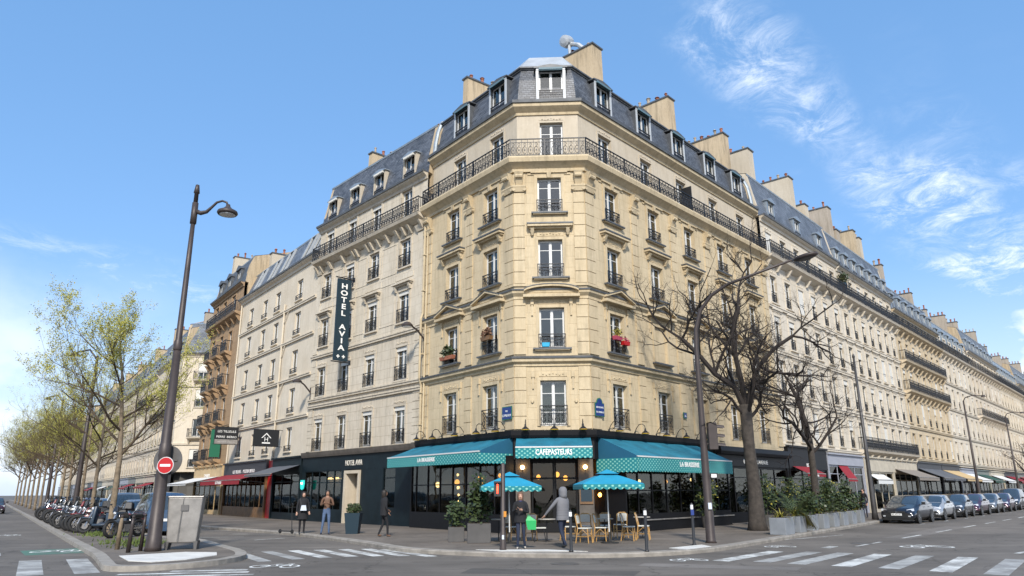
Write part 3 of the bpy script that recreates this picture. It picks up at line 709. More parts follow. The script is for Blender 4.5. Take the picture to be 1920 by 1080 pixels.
def gooseneck(F, u, z, label, grp, out=.55, s=1.0):
    """swan-neck wall lamp with a black shade and a yellow rim"""
    t = thing('wall_lamp', label, 'lamp', F @ Matrix.Translation((u, 0, z)), grp); Mx = WM[t]
    pts = [(0, 0, 0), (0, -.10, .18), (0, -.25, .34), (0, -.42, .36), (0, -out, .26), (0, -out-.02, .12)]
    mb = MB(); mb.tube([tuple(q*s for q in p) for p in pts], .016, 6); mb.lathe([(.05, -.02), (.05, .02)], 8, M=Matrix.Rotation(R(90), 4, 'X'))
    mb.build('arm', M['iron'], Mx, t)
    mb = MB(); mb.lathe([(.03, .16), (.045, .06), (.16, -.04), (.17, -.06)], 12, (0, (-out-.02)*s, 0)); mb.build('shade', M['iron'], Mx, t)
    mb = MB(); mb.lathe([(.172, -.085), (.178, -.062), (.10, -.06)], 12, (0, (-out-.02)*s, 0)); mb.build('shade_rim', M['yellow'], Mx, t)
    return t
def text_mesh(name, s, size, mt, Mx, parent=None, ext=.008, align='CENTER', bold=0, xs=1.0):
    c = bpy.data.curves.new('t', 'FONT'); c.body = s; c.size = size; c.extrude = ext; c.align_x = align; c.offset = bold; c.resolution_u = 3
    t = bpy.data.objects.new('t', c); COL.objects.link(t); bpy.context.view_layer.update()
    me = bpy.data.meshes.new_from_object(t.evaluated_get(bpy.context.evaluated_depsgraph_get()))
    bpy.data.objects.remove(t); bpy.data.curves.remove(c); me.materials.clear(); me.materials.append(M[mt]); me.name = name
    # text drawn in the plane x-z, facing -y
    return place(name, me, Mx @ Matrix.Rotation(R(90), 4, 'X') @ Matrix.Diagonal((xs, 1, 1, 1)), parent)
def poly_body(root, pts, z0, z1, mt, name='inner_wall'):
    a = sum(pts[i][0]*pts[(i+1)%len(pts)][1]-pts[(i+1)%len(pts)][0]*pts[i][1] for i in range(len(pts)))
    if a < 0: pts = pts[::-1]
    return MB().prism(pts, z0, z1).build(name, M[mt], I4, root)
def inset_path(path, off):
    q = MB(); q.sweep(path, [(off, 0)], closed=False); return [(v[0], v[1]) for v in q.v]
# ---------------------------------------------------------------- the corner building
rnd = random.Random(3)
PATH = [PG, PA, PB, PR]
bld = thing('corner_building', 'honey coloured six storey stone corner building with rounded iron balcony and the turquoise cafe below', 'building', T(1.7, 31, 0))
FL, FC, FR = Fac(bld, PG, PA), Fac(bld, PA, PB), Fac(bld, PB, PR)
FL5, FC5, FR5 = [Fac(bld, *pq) for pq in zip(inset_path(PATH, -.35)[:-1], inset_path(PATH, -.35)[1:])]
FLm, FCm, FRm = [Fac(bld, *pq) for pq in zip(inset_path(PATH, -.42)[:-1], inset_path(PATH, -.42)[1:])]
LL = FL.L
colsL = [LL-4.98, LL-1.75]; colsC = [1.65]; colsR = [2.15, 5.9, 9.55, 13.35, 16.95]
FLO = [(4.42, 1.93), (7.75, 1.83), (10.97, 1.80), (14.08, 1.74)]
WW = 1.10
curtL = [[2, None, 3], [None, 2, None], [0, None, None], [None, 4, None]]
def openings(cols, skip=()):
    o = []
    for i, (z, h) in enumerate(FLO):
        for j, u in enumerate(cols):
            if (i, j) in skip: continue
            o.append((u-WW/2, u+WW/2, z, z+h))
    return o
# blind window (second floor, second bay) and arched niche (first floor, third bay) on the right side
niche = (9.55-.72, 9.55+.72, 4.6, 6.35, .16, 1)
opR = openings(colsR, {(0, 2), (1, 1)})+[niche, (5.9-WW/2, 5.9+WW/2, 7.75, 9.58, .08, 1)]
FL.wall(4.0, 16.6, openings(colsL), M['stone_main']); FC.wall(4.0, 16.6, openings(colsC), M['stone_main']); FR.wall(4.0, 16.6, opR, M['stone_main'])
z5, h5 = 16.85, 2.02
for f, cols in ((FL5, colsL), (FC5, colsC), (FR5, colsR)):
    f.wall(16.5, 19.8, [(u-.55, u+.55, z5, z5+h5) for u in cols], M['plaster'])
# arch over the niche
mb = MB(); n = 12; c = (9.55, 6.33)
for k in range(n):
    a0, a1 = math.pi*k/n, math.pi*(k+1)/n
    ps = [(c[0]-r*math.cos(a), c[1]+r*math.sin(a)) for r, a in ((.70, a0), (.90, a0), (.90, a1), (.70, a1))]
    mb.add([(p[0], -.06, p[1]) for p in ps]+[(p[0], .003, p[1]) for p in ps], [(0, 3, 2, 1), (0, 1, 5, 4), (1, 2, 6, 5), (2, 3, 7, 6), (3, 0, 4, 7)])
mb.box(8.65, 8.85, -.06, .003, 4.5, 6.33); mb.box(10.25, 10.45, -.06, .003, 4.5, 6.33); mb.taper((9.55, -.07, 6.98), (.10, .05), (9.55, -.1, 7.22), (.14, .07))
mb.build('arched_niche', M['stone_trim'], FR.F, bld)
for fi, (f, f5, cols) in enumerate(((FL, FL5, colsL), (FC, FC5, colsC), (FR, FR5, colsR))):
    tr = MB(); pl = MB()
    for i, (z, h) in enumerate(FLO):
        for j, u in enumerate(cols):
            bl = fi == 2 and (i, j) in {(0, 2), (1, 1)}
            if not (fi == 2 and (i, j) == (0, 2)): surround(tr, u, z, WW, h, .15, .05, key=(i == 3), lintel=.20 if i < 3 else 0)
            if i in (0, 1):                  # slim consoles at the head
                for sx in (-1, 1): tr.box(u+sx*.86-.07, u+sx*.86+.07, -.10, .003, z+h+.15, z+h+.42); tr.box(u+sx*.86-.04, u+sx*.86+.04, -.07, .003, z+h-.35, z+h+.15)
            if i == 1:                       # pediment between string courses
                zn = MB()
                w = 1.15 if fi != 1 else 1.25
                tr.box(u-w, u+w, -.34, .003, 10.02, 10.14)
                if fi == 1: prof = [(-w, 10.14)]+[(w*math.sin(a), 10.20+.30*math.cos(a)) for a in [R(-75+15*k) for k in range(11)]]+[(w, 10.14)]
                else: prof = [(-w, 10.14), (-w, 10.22), (0, 10.62), (w, 10.22), (w, 10.14)]
                k_ = len(prof)
                tr.add([(u+x, -.16, zz) for x, zz in prof]+[(u+x, .002, zz) for x, zz in prof], [tuple(range(k_))]+[(a, k_+a, k_+(a+1)%k_, (a+1)%k_) for a in range(k_)])
                for (x0, za), (x1, zb_) in zip(prof[1:-2], prof[2:-1]):
                    tr.add([(u+x0, -.36, za), (u+x1, -.36, zb_), (u+x1, -.36, zb_+.09), (u+x0, -.36, za+.09), (u+x0, .002, za), (u+x1, .002, zb_), (u+x1, .002, zb_+.09), (u+x0, .002, za+.09)], [(0, 1, 2, 3), (1, 0, 4, 5), (3, 2, 6, 7), (0, 3, 7, 4), (2, 1, 5, 6)])
                    zn.add([(u+x0, -.385, za+.092), (u+x1, -.385, zb_+.092), (u+x1, -.385, zb_+.125), (u+x0, -.385, za+.125), (u+x0, .002, za+.092), (u+x1, .002, zb_+.092), (u+x1, .002, zb_+.125), (u+x0, .002, za+.125)], [(0, 1, 2, 3), (1, 0, 4, 5), (3, 2, 6, 7), (0, 3, 7, 4), (2, 1, 5, 6)])
                zn.build('pediment_flashing', M['lead'], f.F, bld)
            if i == 2: hood(tr, u, z+h+.62, 2.05); hc_ = MB(); hood_cap(hc_, u, z+h+.62, 2.05); hc_.build('hood_flashing', M['lead'], f.F, bld)
            if i >= 1: sill(tr, u, z, 1.52); MB().box(u-.84, u+.84, -.20, .002, z-.055, z+.012).build('sill_flashing', M['lead'], f.F, bld)
            if bl: continue
            ct = curtL[i][(j+fi) % 3]
            f.window(u, z+.01, WW, h-.02, ct if fi != 1 else (0, 2, None, None)[i], 'fine', 'c' if i == 0 else 'b', railh=.88 if i == 0 else .66)
    for j, u in enumerate(cols):
        f5.window(u, z5, 1.10, h5-.02, (None, 3, 0)[j % 3], None)
        pl = MB(); surround(pl, u, z5, 1.10, h5, .10, .03, key=False, lintel=.12); pl.build('window_surround', M['plaster'], f5.F, bld)
    # storey pilasters with joints and capitals
    spans = {0: [(0.0, .62), (2.95+.95, 3.5+.95-.02), (LL-.62, LL-.004)], 1: [(.004, .50), (2.75, 3.246)], 2: [(.004, .65), (3.75, 4.30), (7.45, 8.0), (11.2, 11.75), (14.9, 15.45), (18.68, 19.3)]}[fi]
    for a, b in spans:
        pilaster(tr, a, b, 4.30, 6.95); pilaster(tr, a, b, 7.50, 9.95); pilaster(tr, a, b, 10.72, 15.1)
        tr.taper(((a+b)/2, -.06, 15.12), ((b-a)/2, .06), ((a+b)/2, -.09, 15.34), ((b-a)/2+.06, .09)); tr.box(a-.07, b+.07, -.19, .002, 15.34, 15.42)
        for x in (a, b): tr.lathe([(.09, -.10), (.09, .06)], 10, M=Matrix.Translation((x, -.10, 15.24)) @ Matrix.Rotation(R(90), 4, 'X'))
        tr.taper(((a+b)/2, -.04, 15.45), ((b-a)*.3, .04), ((a+b)/2, -.17, 16.05), ((b-a)*.42, .17)); tr.lathe([(.10, -(b-a)*.32), (.10, (b-a)*.32)], 8, M=Matrix.Translation(((a+b)/2, -.24, 15.85)) @ Matrix.Rotation(R(90), 4, 'Y'))
    # panels under the sills
    for u in cols:
        for za, zb_ in ((10.62, 10.82),): tr.box(u-.5, u+.5, -.025, .002, za, zb_)
        for za in (13.35,): tr.box(u-.75, u+.75, -.02, .002, 13.62, 13.9)
    for u in cols:
        tr.box(u-1.0, u+1.0, -.04, .002, 15.98, 16.06); tr.box(u-.85, u+.85, -.11, .002, 16.06, 16.12)
    tr.build('stone_trim', M['stone_trim'], f.F, bld); pass
# string courses swept round the corner
mb = MB()
mb.sweep(PATH, [(0, 6.98), (.06, 6.98), (.06, 7.08), (.20, 7.16), (.22, 7.30), (0, 7.30)])
mb.sweep(PATH, [(0, 9.98), (.05, 9.98), (.05, 10.10), (.18, 10.24), (.20, 10.36), (0, 10.36)])
mb.sweep(PATH, [(0, 10.58), (.07, 10.58), (.07, 10.70), (0, 10.70)])
mb.sweep(PATH, [(0, 16.12), (.10, 16.12), (.12, 16.26), (.30, 16.42), (.42, 16.50), (.47, 16.70), (.44, 16.78), (-.37, 16.78)])
mb.build('string_course', M['stone_trim'], I4, bld)
P5 = inset_path(PATH, -.35)
mb = MB(); mb.sweep(P5, [(0, 19.28), (.06, 19.28), (.08, 19.40), (.26, 19.55), (.34, 19.62), (.36, 19.78), (0, 19.80)]); mb.build('cornice', M['stone_trim'], I4, bld)
mb = MB(); mb.sweep(PATH, [(0, 7.302), (.26, 7.29), (.27, 7.36), (0, 7.44)]); mb.sweep(PATH, [(0, 10.362), (.23, 10.35), (.24, 10.42), (0, 10.48)])
mb.sweep(P5, [(0, 19.81), (.42, 19.79), (.44, 19.93), (.36, 19.93), (.34, 19.86), (-.1, 19.95)]); mb.build('gutter', M['lead'], I4, bld)
# iron balcony along the fifth floor
PBK = inset_path(PATH, .30)
for a, b in zip(PBK[:-1], PBK[1:]):
    F_, L_ = frame_of(a, b); mb = MB(); balustrade(mb, L_); mb.build('balcony_railing', M['iron'], F_ @ Matrix.Translation((0, 0, 16.77)), bld)
for e, a in ((0, PG), (1, PR)):
    f = FL if e == 0 else FR; x = .02 if e == 0 else f.L-.02; mb = MB(); balustrade(mb, .62)
    mb.build('balcony_railing', M['iron'], f.F @ Matrix.Translation((x, .33, 16.77)) @ Matrix.Rotation(R(-90), 4, 'Z'), bld)
# divider screens on the balcony
for u in (9.7,): 
    MB().box(u, u+.05, -.30, .33, 16.8, 18.4).build('balcony_screen', M['iron'], FR.F, bld)
# mansard roof
mb = MB(); mb.sweep(PATH, [(-.42, 19.86), (-.50, 20.6), (-.62, 21.4), (-.85, 22.15)], closed=False); mb.build('mansard_roof', M['slate'], I4, bld)
mb = MB(); mb.sweep(PATH, [(-.80, 22.10), (-.74, 22.15), (-.76, 22.26), (-1.2, 22.55), (-3.3, 23.35)], closed=False)
ip = inset_path(PATH, -3.3); mb.quad(*[(p[0], p[1], 23.35) for p in ip+[(19.5, 56), (3, 60), (-2, 50)]]); mb.build('zinc_roof', M['zinc_light'], I4, bld)
mb = MB(); q0 = inset_path(PATH, -.80); q1 = inset_path(PATH, -1.7); ua = Vector((-.62, .785)); ub = Vector((.68, .733))
lo_ = [(q0[1][0]+ua.x*1.3, q0[1][1]+ua.y*1.3, 22.28), (*q0[1], 22.28), (*q0[2], 22.28), (q0[2][0]+ub.x*1.3, q0[2][1]+ub.y*1.3, 22.28)]
hi_ = [(q1[1][0]+ua.x*.4, q1[1][1]+ua.y*.4, 23.35), (*q1[1], 23.38), (*q1[2], 23.38), (q1[2][0]+ub.x*.4, q1[2][1]+ub.y*.4, 23.35)]
mb.add(lo_+hi_+[(1.2, 36, 23.7)], [(0, 1, 5, 4), (1, 2, 6, 5), (2, 3, 7, 6), (4, 5, 8), (5, 6, 8), (6, 7, 8), (0, 4, 8), (3, 8, 7)]); mb.build('corner_roof_cap', M['zinc_light'], I4, bld)
mb = MB(); mb.sweep(PATH, [(-.72, 22.12), (-.68, 22.15), (-.70, 22.24), (-.76, 22.24), (-.78, 22.12)]); mb.build('ridge_roll', M['lead'], I4, bld)
for f, cols in ((FLm, colsL), (FCm, colsC), (FRm, colsR)):
    for j, u in enumerate(cols): dormer(bld, f.F, u+(0 if f is not FRm else .1), 19.93, 1.18, 1.50, 1.3, 'lead', (3, 0, None, 3, 1)[j], .22, wz=.34, casing='grey_frame', arch=.12)
# inner body behind the windows and party walls
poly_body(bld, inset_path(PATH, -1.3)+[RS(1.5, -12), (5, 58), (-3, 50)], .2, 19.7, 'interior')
for P, d in ((PG, (.79, .62)), (PR, (-.743, .669))):
    F_, L_ = frame_of(P, (P[0]+d[0]*11, P[1]+d[1]*11)); mb = MB(); mb.box(.36, 11, 0.0, .25, 4, 19.7) if P is PR else mb.box(.36, 11, -.25, .0, 4, 19.7)
    prof = [(.42, 19.7), (.60, 21.5), (.95, 22.3), (3.5, 23.6), (11, 23.6), (11, 19.7)]; y0, y1 = (0.0, .25) if P is PR else (-.25, 0)
    k = len(prof); mb.add([(x, y0, z) for x, z in prof]+[(x, y1, z) for x, z in prof], [tuple(range(k)), tuple(range(2*k-1, k-1, -1))]+[(i, k+i, k+(i+1)%k, (i+1)%k) for i in range(k)])
    mb.build('party_wall', M['chim'], F_, bld)
# zinc verges where the roof meets the neighbours
for f, x in ((FLm, .0), (FRm, FRm.L-.02)):
    mb = MB(); mb.tube([(x, -.06, 19.9), (x, .02, 20.8), (x, .16, 21.6), (x, .42, 22.3), (x, 1.2, 22.75), (x, 3.0, 23.4)], .13, 8); mb.build('verge', M['zinc'], f.F, bld)
chimney(bld, FR.F, 3.3, 1.55, 3.4, .85, 22.3, 25.35, pots=3, seed=1)
c2 = chimney(bld, FR.F, 11.2, 1.6, 3.2, .75, 22.3, 25.5, pots=5, seed=2)
chimney(bld, FR.F, 18.5, 1.6, 3.6, .8, 22.0, 25.8, pots=7, seed=3)
chimney(bld, FL.F, 1.0, 1.6, 3.2, .40, 22.0, 24.9, pots=4, seed=4)
# ventilation turbine on the main chimney
Mx = FR.F @ Matrix.Translation((3.3, 2.9, 25.4))
v = thing('roof_ventilator', 'silver ducted roof ventilator standing on the tall corner chimney', 'ventilator', Mx)
mb = MB(); mb.tube([(0, .2, 0), (0, .25, .7)], .09, 8); mb.tube([(.2, -.6, .1), (.15, -.3, .45), (.1, 0, .6), (0, .4, .75)], .13, 8); mb.build('duct', M['zinc_light'], Mx, v)
mb = MB(); mb.lathe([(.16, -.32), (.34, -.26), (.36, .1), (.30, .3), (.12, .36)], 12, M=Matrix.Translation((0, .4, .9)) @ Matrix.Rotation(R(75), 4, 'Y')); mb.build('fan_housing', M['zinc_light'], Mx, v)
# rainwater pipe at the left end, over the joint with the hotel
mb = MB(); mb.tube([(.12, -.16, 16.2), (.12, -.16, 10.8), (.12, -.26, 10.5), (.12, -.26, 7.4), (.12, -.14, 7.0), (.12, -.14, 4.3)], .065, 8)
mb.tube([(.36, -.12, 15.9), (.36, -.12, 4.4)], .05, 8)
for z in (5, 6.6, 8.6, 12, 14): mb.box(.02, .22, -.24, 0, z, z+.06)
mb.build('rainwater_pipe', M['stone_trim'], FL.F, bld)
# round bosses on the first floor wall
mb = MB()
for x in (.30+.45, 2.62): mb.lathe([(.10, -.06), (.05, .08)], 10, M=Matrix.Translation((x, 0, 5.45)) @ Matrix.Rotation(R(90), 4, 'X'))
mb.build('stone_boss', M['stone_trim'], FC.F, bld)

# ---------------------------------------------------------------- cafe at street level (parts of the corner building)
SH = [(0, 3.92), (.30, 3.92), (.34, 4.02), (.36, 4.22), (.05, 4.26), (0, 4.26)]
mb = MB(); mb.sweep(PATH[:3]+[(PB[0]+UR.x*0+(PR[0]-PB[0])*.53, PB[1]+(PR[1]-PB[1])*.53)], SH); mb.build('shop_cornice', M['shopblack'], I4, bld)
mb = MB(); P2 = [PG, PA, PB, (PB[0]+(PR[0]-PB[0])*.53, PB[1]+(PR[1]-PB[1])*.53)]
mb.sweep(P2, [(-.25, 3.05), (.12, 3.05), (.12, 3.92), (-.25, 3.92)]); mb.build('fascia', M['shopblack'], I4, bld)
def glazing(f, u0, u1, off, bays, z0, z1, trans, mt='shopblack', stall=True, name='shopfront', zb=.10, root=bld, thick=.08, glass='shopglass', mid=()):
    mb = MB(); y0, y1 = -off-thick/2, -off+thick/2
    if stall: mb.box(u0, u1, y0-.02, y1+.02, zb, z0)
    mb.box(u0, u1, y0-.01, y1+.01, z1, z1+.12); mb.box(u0, u1, y0-.02, y1+.02, z0, z0+.05)
    n = len(bays)
    xs = [u0+(u1-u0)*b for b in bays]
    for x in xs: mb.box(x-.03, x+.03, y0, y1, z0, z1)
    mb.box(u0, u1, y0+.015, y1-.015, trans, trans+.05)
    o = mb.build(name, M[mt], f.F, root)
    for a, b in zip(xs[:-1], xs[1:]):
        g = MB(); g.box(a+.03, b-.03, -off-.004, -off+.004, z0+.05, z1); g.build('shop_pane', M[glass], f.F, o)
    return o
glazing(FL, .05, LL-.05, .45, [0, .06, .2, .34, .48, .62, .76, .9, 1], .80, 3.1, 2.05)
for x in (0.05, LL-.05): MB().box(x-.06, x+.06, -.50, .1, .1, 3.2).build('shop_pier', M['shopblack'], FL.F, bld)
MB().box(0, LL, -.49, .0, 3.10, 3.2).build('shop_soffit', M['shopblack'], FL.F, bld)
glazing(FR, 1.0, 10.1, .85, [0, .10, .22, .35, .48, .61, .74, .87, 1], .78, 3.0, 1.75)
MB().box(1.0, 10.1, -.89, .0, 3.0, 3.1).build('shop_soffit', M['shopblack'], FR.F, bld)
for a_, b_ in ((1.0, 1.10), (10.0, 10.12)): MB().box(a_, b_, -.85, .2, .1, 3.05).build('shop_pier', M['shopblack'], FR.F, bld)
MB().box(2.3, 10.3, -.97, -.90, .55, .60).build('bright_strip', M['steel'], FR.F, bld)
# ground floor walls between and behind: dim room with tables and lamps
M['cafe_wood'] = mat('dark cafe panelling', (.030, .020, .013), .6, var=.5, vscale=1.5); M['cafe_floor'] = mat('dark cafe floor', (.022, .018, .015), .6)
for f_, a_, b_, o_ in ((FL, .1, LL, -.40), (FR, .9, 10.4, -.80)):
    MB().box(a_, b_, 2.4, 2.5, .1, 4.0).build('cafe_back_wall', M['cafe_wood'], f_.F, bld); MB().box(a_, b_, o_, 2.4, .125, .14).build('cafe_floor', M['cafe_floor'], f_.F, bld); MB().box(a_, b_, -.02, 2.5, 3.35, 3.42).build('cafe_ceiling', M['cafe_wood'], f_.F, bld)
MB().box(-.5, 3.7, 2.4, 2.5, .1, 4.0).build('cafe_back_wall', M['cafe_wood'], FC.F, bld); MB().box(.62, 2.62, .37, 2.4, .125, .142).build('cafe_floor', M['cafe_floor'], FC.F, bld)
# entrance on the chamfer
for a_, b_ in ((.02, .62), (2.62, 3.23)): MB().box(a_, b_, -.10, .12, .12, 3.05).build('entrance_pier', M['brownstone'], FC.F, bld)
mb = MB()
for x in (.66, 1.55, 1.63, 2.52): mb.box(x, x+.07, .30, .36, .14, 2.95)
mb.box(.62, 2.62, .30, .36, 2.9, 3.05); mb.box(.62, 2.62, .31, .35, 2.25, 2.32); mb.box(.62, 2.62, .31, .35, .14, .5)
d_ = mb.build('entrance_door', M['shopblack'], FC.F, bld)
MB().box(.7, 2.5, .325, .333, .5, 2.9).build('door_pane', M['shopglass'], FC.F, d_)
for i, x in enumerate((.30, 2.90)):
    t = thing('globe_lamp', ('lit round globe lamp on the left pier of the cafe door', 'lit round globe lamp on the right pier of the cafe door')[i], 'lamp', FC.F @ Matrix.Translation((x, -.10, 2.72)), 'globe lamps beside the cafe door'); Mx = WM[t]
    MB().tube([(0, .02, -.15), (0, -.12, -.15), (0, -.12, -.06)], .014, 6).build('bracket', M['iron'], Mx, t); MB().ball((0, -.12, 0), .085).build('globe', M['lamp_on'], Mx, t, True)
t = thing('menu_board', 'dark menu board in a pale frame beside the cafe door', 'board', FC.F @ Matrix.Translation((2.92, -.13, 1.25))); Mx = WM[t]
MB().box(-.27, .27, -.02, .02, 0, .85).build('frame', M['wood'], Mx, t); MB().box(-.23, .23, -.03, -.021, .10, .82).build('panel', M['sign_navy'], Mx, t)
# hanging lamps seen through the cafe glass
lp = [(FL, 7.65-x, y, z, r, m_) for x, y, z, r, m_ in [(5.6, .9, 2.55, .06, 'lamp_on'), (5.5, .8, 2.2, .12, 'lamp_amber'), (5.55, .9, 1.95, .07, 'lamp_on'), (5.5, .9, 1.62, .05, 'lamp_on'), (5.5, .9, 1.3, .06, 'lamp_on'), (3.6, .8, 2.35, .12, 'lamp_amber'), (3.6, .9, 2.05, .10, 'lamp_amber'), (2.1, .8, 2.45, .08, 'lamp_amber'), (1.4, .9, 2.1, .10, 'lamp_amber'), (7.2, .8, 2.1, .12, 'lamp_on'), (6.9, 1.6, 2.05, .08, 'lamp_on'), (6.5, 1.9, 2.05, .08, 'lamp_on'), (6.1, 1.4, 2.05, .09, 'lamp_amber')]]
lp += [(FR, x, y, z, r, m_) for x, y, z, r, m_ in [(2.2, .6, 2.55, .12, 'lamp_amber'), (1.6, .9, 1.6, .08, 'lamp_amber'), (3.6, 1.5, 2.3, .08, 'lamp_amber'), (5.2, 1.2, 2.2, .07, 'lamp_on'), (7.6, 1.2, 2.2, .08, 'lamp_amber'), (9.4, .8, 2.3, .07, 'lamp_on')]]
lp += [(FC, x, y, z, r, 'lamp_amber') for x, y, z, r in [(.95, .9, 2.35, .09), (1.75, .9, 2.45, .10), (2.1, .9, 2.3, .10)]]
ORD = ['first', 'second', 'third', 'fourth', 'fifth', 'sixth', 'seventh', 'eighth', 'ninth', 'tenth', 'eleventh', 'twelfth', 'thirteenth']
def lamp_label(i):
    f = lp[i][0]; side = {id(FL): 'left cafe window', id(FR): 'right cafe window', id(FC): 'cafe door'}[id(f)]
    grp = sorted([(k[1], -k[3], j) for j, k in enumerate(lp) if k[0] is f]); return 'glowing pendant lamp, %s from the left behind the %s' % (ORD[[g[2] for g in grp].index(i)], side)
for i, (f, x, y, z, r, m_) in enumerate(lp):
    Mx = f.F @ Matrix.Translation((x, y, z)); t = thing('pendant_lamp', lamp_label(i), 'lamp', Mx, 'pendant lamps inside the cafe')
    MB().tube([(0, 0, r), (0, 0, 3.25-z)], .006, 4).build('cord', M['iron'], Mx, t); MB().ball((0, 0, 0), r, 8, 1.15).build('lamp_shade', M[m_], Mx, t, True)
for i, (f, x) in enumerate([(FL, 1.6), (FL, 3.4), (FL, 5.2), (FR, 3.2), (FR, 5.6), (FR, 7.8)]):
    Mx = f.F @ Matrix.Translation((x, 1.2, .12)); t = thing('cafe_table', 'small round table inside the cafe, %s from the left behind the %s window' % (ORD[i % 3], 'left' if i < 3 else 'right'), 'table', Mx, 'tables inside the cafe')
    MB().lathe([(.38, .72), (.38, .75)], 14).build('tabletop', M['marble'], Mx, t); MB().lathe([(.2, 0), (.03, .03), (.03, .72)], 8).build('leg', M['iron'], Mx, t)
# awnings
def scallop(mb, p0, p1, ztop, h, n, amp=.06, thick=.012):
    """valance between two plan points with a scalloped lower edge"""
    p0, p1 = Vector((p0[0], p0[1])), Vector((p1[0], p1[1])); d = (p1-p0).normalized(); nn = Vector((d.y, -d.x))*thick; K = n*5
    top = []; bot = []
    for i in range(K+1):
        p = p0.lerp(p1, i/K); top.append((p.x, p.y, ztop)); bot.append((p.x, p.y, ztop-h-amp*abs(math.sin(math.pi*i/5))))
    vs = top+bot+[(x+nn.x, y+nn.y, z) for x, y, z in top]+[(x+nn.x, y+nn.y, z) for x, y, z in bot]; m_ = K+1
    fs = []
    for i in range(K): fs += [(m_+i, m_+i+1, i+1, i)[::-1], (3*m_+i, 3*m_+i+1, 2*m_+i+1, 2*m_+i), (m_+i, m_+i+1, 3*m_+i+1, 3*m_+i)]
    mb.add(vs, fs)
def pattern_mat():
    """lace pattern woven into the valance: rows of pale lozenges on green blue"""
    m = bpy.data.materials.new('patterned valance'); m.use_nodes = True; nt = m.node_tree; N = nt.nodes; L = nt.links; b = N['Principled BSDF']; b.inputs['Roughness'].default_value = .8
    tc = N.new('ShaderNodeTexCoord'); sp = N.new('ShaderNodeSeparateXYZ'); L.new(tc.outputs['Object'], sp.inputs[0])
    def s(v, k, ph=0):
        a = N.new('ShaderNodeMath'); a.operation = 'MULTIPLY_ADD'; L.new(v, a.inputs[0]); a.inputs[1].default_value = k; a.inputs[2].default_value = ph
        c = N.new('ShaderNodeMath'); c.operation = 'SINE'; L.new(a.outputs[0], c.inputs[0]); return c.outputs[0]
    ad = N.new('ShaderNodeMath'); L.new(sp.outputs[0], ad.inputs[0]); L.new(sp.outputs[1], ad.inputs[1])
    m1 = N.new('ShaderNodeMath'); m1.operation = 'MULTIPLY'; L.new(s(ad.outputs[0], 2*math.pi/.22), m1.inputs[0]); L.new(s(sp.outputs[2], 2*math.pi/.16), m1.inputs[1])
    mr = N.new('ShaderNodeMapRange'); L.new(m1.outputs[0], mr.inputs[0]); mr.inputs[1].default_value = .25; mr.inputs[2].default_value = .6
    mx = N.new('ShaderNodeMix'); mx.data_type = 'RGBA'; L.new(mr.outputs[0], mx.inputs[0]); mx.inputs[6].default_value = (.01, .19, .21, 1); mx.inputs[7].default_value = (.22, .50, .42, 1); L.new(mx.outputs[2], b.inputs['Base Color'])
    return m
M['valance'] = pattern_mat()
def awning(label, f, u0, u1, off, zw, zf, vh, cheekL, cheekR, words=None, tsz=.3, wx=1.0, tz=.34, mt='awn', dark='awn_dark', val='valance', scal=True, sag=.05, cat='awning', yw=0, words_u=None):
    t = thing('awning', label, cat, f.F @ Matrix.Translation((u0, -yw, zw))); Mi = f.F
    mb = MB(); n = max(6, int((u1-u0)/.35)); K = 5; vs = []
    for i in range(n+1):
        for j in range(K+1):
            v = j/K; x = u0+(u1-u0)*i/n
            vs.append((x, -yw-(off-yw)*v, zw+(zf-zw)*v-sag*math.sin(math.pi*v)*(.6+.4*math.sin(i*1.3))))
    q = [(x, y, z-.012) for x, y, z in vs]; tot = len(vs); fs = []
    for i in range(n):
        for j in range(K):
            a = i*(K+1)+j; b = a+K+1; fs.append((a, a+1, b+1, b)); fs.append((tot+a, tot+b, tot+b+1, tot+a+1))
    mb.add(vs+q, fs); mb.build('canvas', M[mt], Mi, t, True)
    vb = MB(); scallop(vb, (u0, -off), (u1, -off), zf-.02, vh, max(3, int((u1-u0)/.19)), .05 if scal else 0)
    vo = vb.build('valance', M[val], Mi, t)
    MB().box(u0, u1, -off-.03, -off+.05, zf-.045, zf+.01).build('front_bar', M['white'] if mt == 'awn' else M['steel'], Mi, t)
    for side, on in ((u0, cheekL), (u1, cheekR)):
        if not on: continue
        c = MB(); zb = zf-.02
        c.add([(side, -yw, zw), (side, -off, zf), (side, -off, zb-.06), (side, -yw, zb-.06)], [(0, 1, 2, 3)] if on else []); c.build('side_panel', M[dark], Mi, t)
        c = MB(); F2 = Matrix.Translation((side, 0, 0)) @ Matrix.Rotation(R(-90), 4, 'Z')
        scallop(c, (.0+yw, 0), (off, 0), zb-.05, vh-.03, max(3, int(off/.19)), .05); c.build('side_valance', M[val], Mi @ F2, t)
    arms = MB()
    for x in (u0+.25, u1-.25): arms.tube([(x, -yw-.05, zw-.7), (x, -off+.06, zf-.05)], .02, 6)
    arms.build('arm', M['white'] if mt == 'awn' else M['iron'], Mi, t)
    if words: text_mesh('lettering', words, tsz, 'letter', Mi @ Matrix.Translation(((u0+u1)/2 if words_u is None else words_u, -off-.025, zf-tz)), t, .004, bold=.006, xs=wx)
    return t
awning('turquoise awning over the left cafe window with patterned valance and side panel', FL, .05, LL-.02, 1.85, 4.02, 3.36, .42, 0, 1, 'LA BRASSERIE', .24, 1.0, .30, words_u=3.6)
awning('small turquoise awning over the cafe door lettered with the cafe name', FC, .06, 3.16, 1.25, 4.02, 3.50, .40, 0, 0, 'CAFEPASTEURS', .30, .72, .32)
awning('turquoise awning over the right cafe window with a deep blue side panel', FR, .22, 8.3, 2.05, 4.02, 3.12, .55, 1, 0, 'LA BRASSERIE', .28, 1.0, .36)
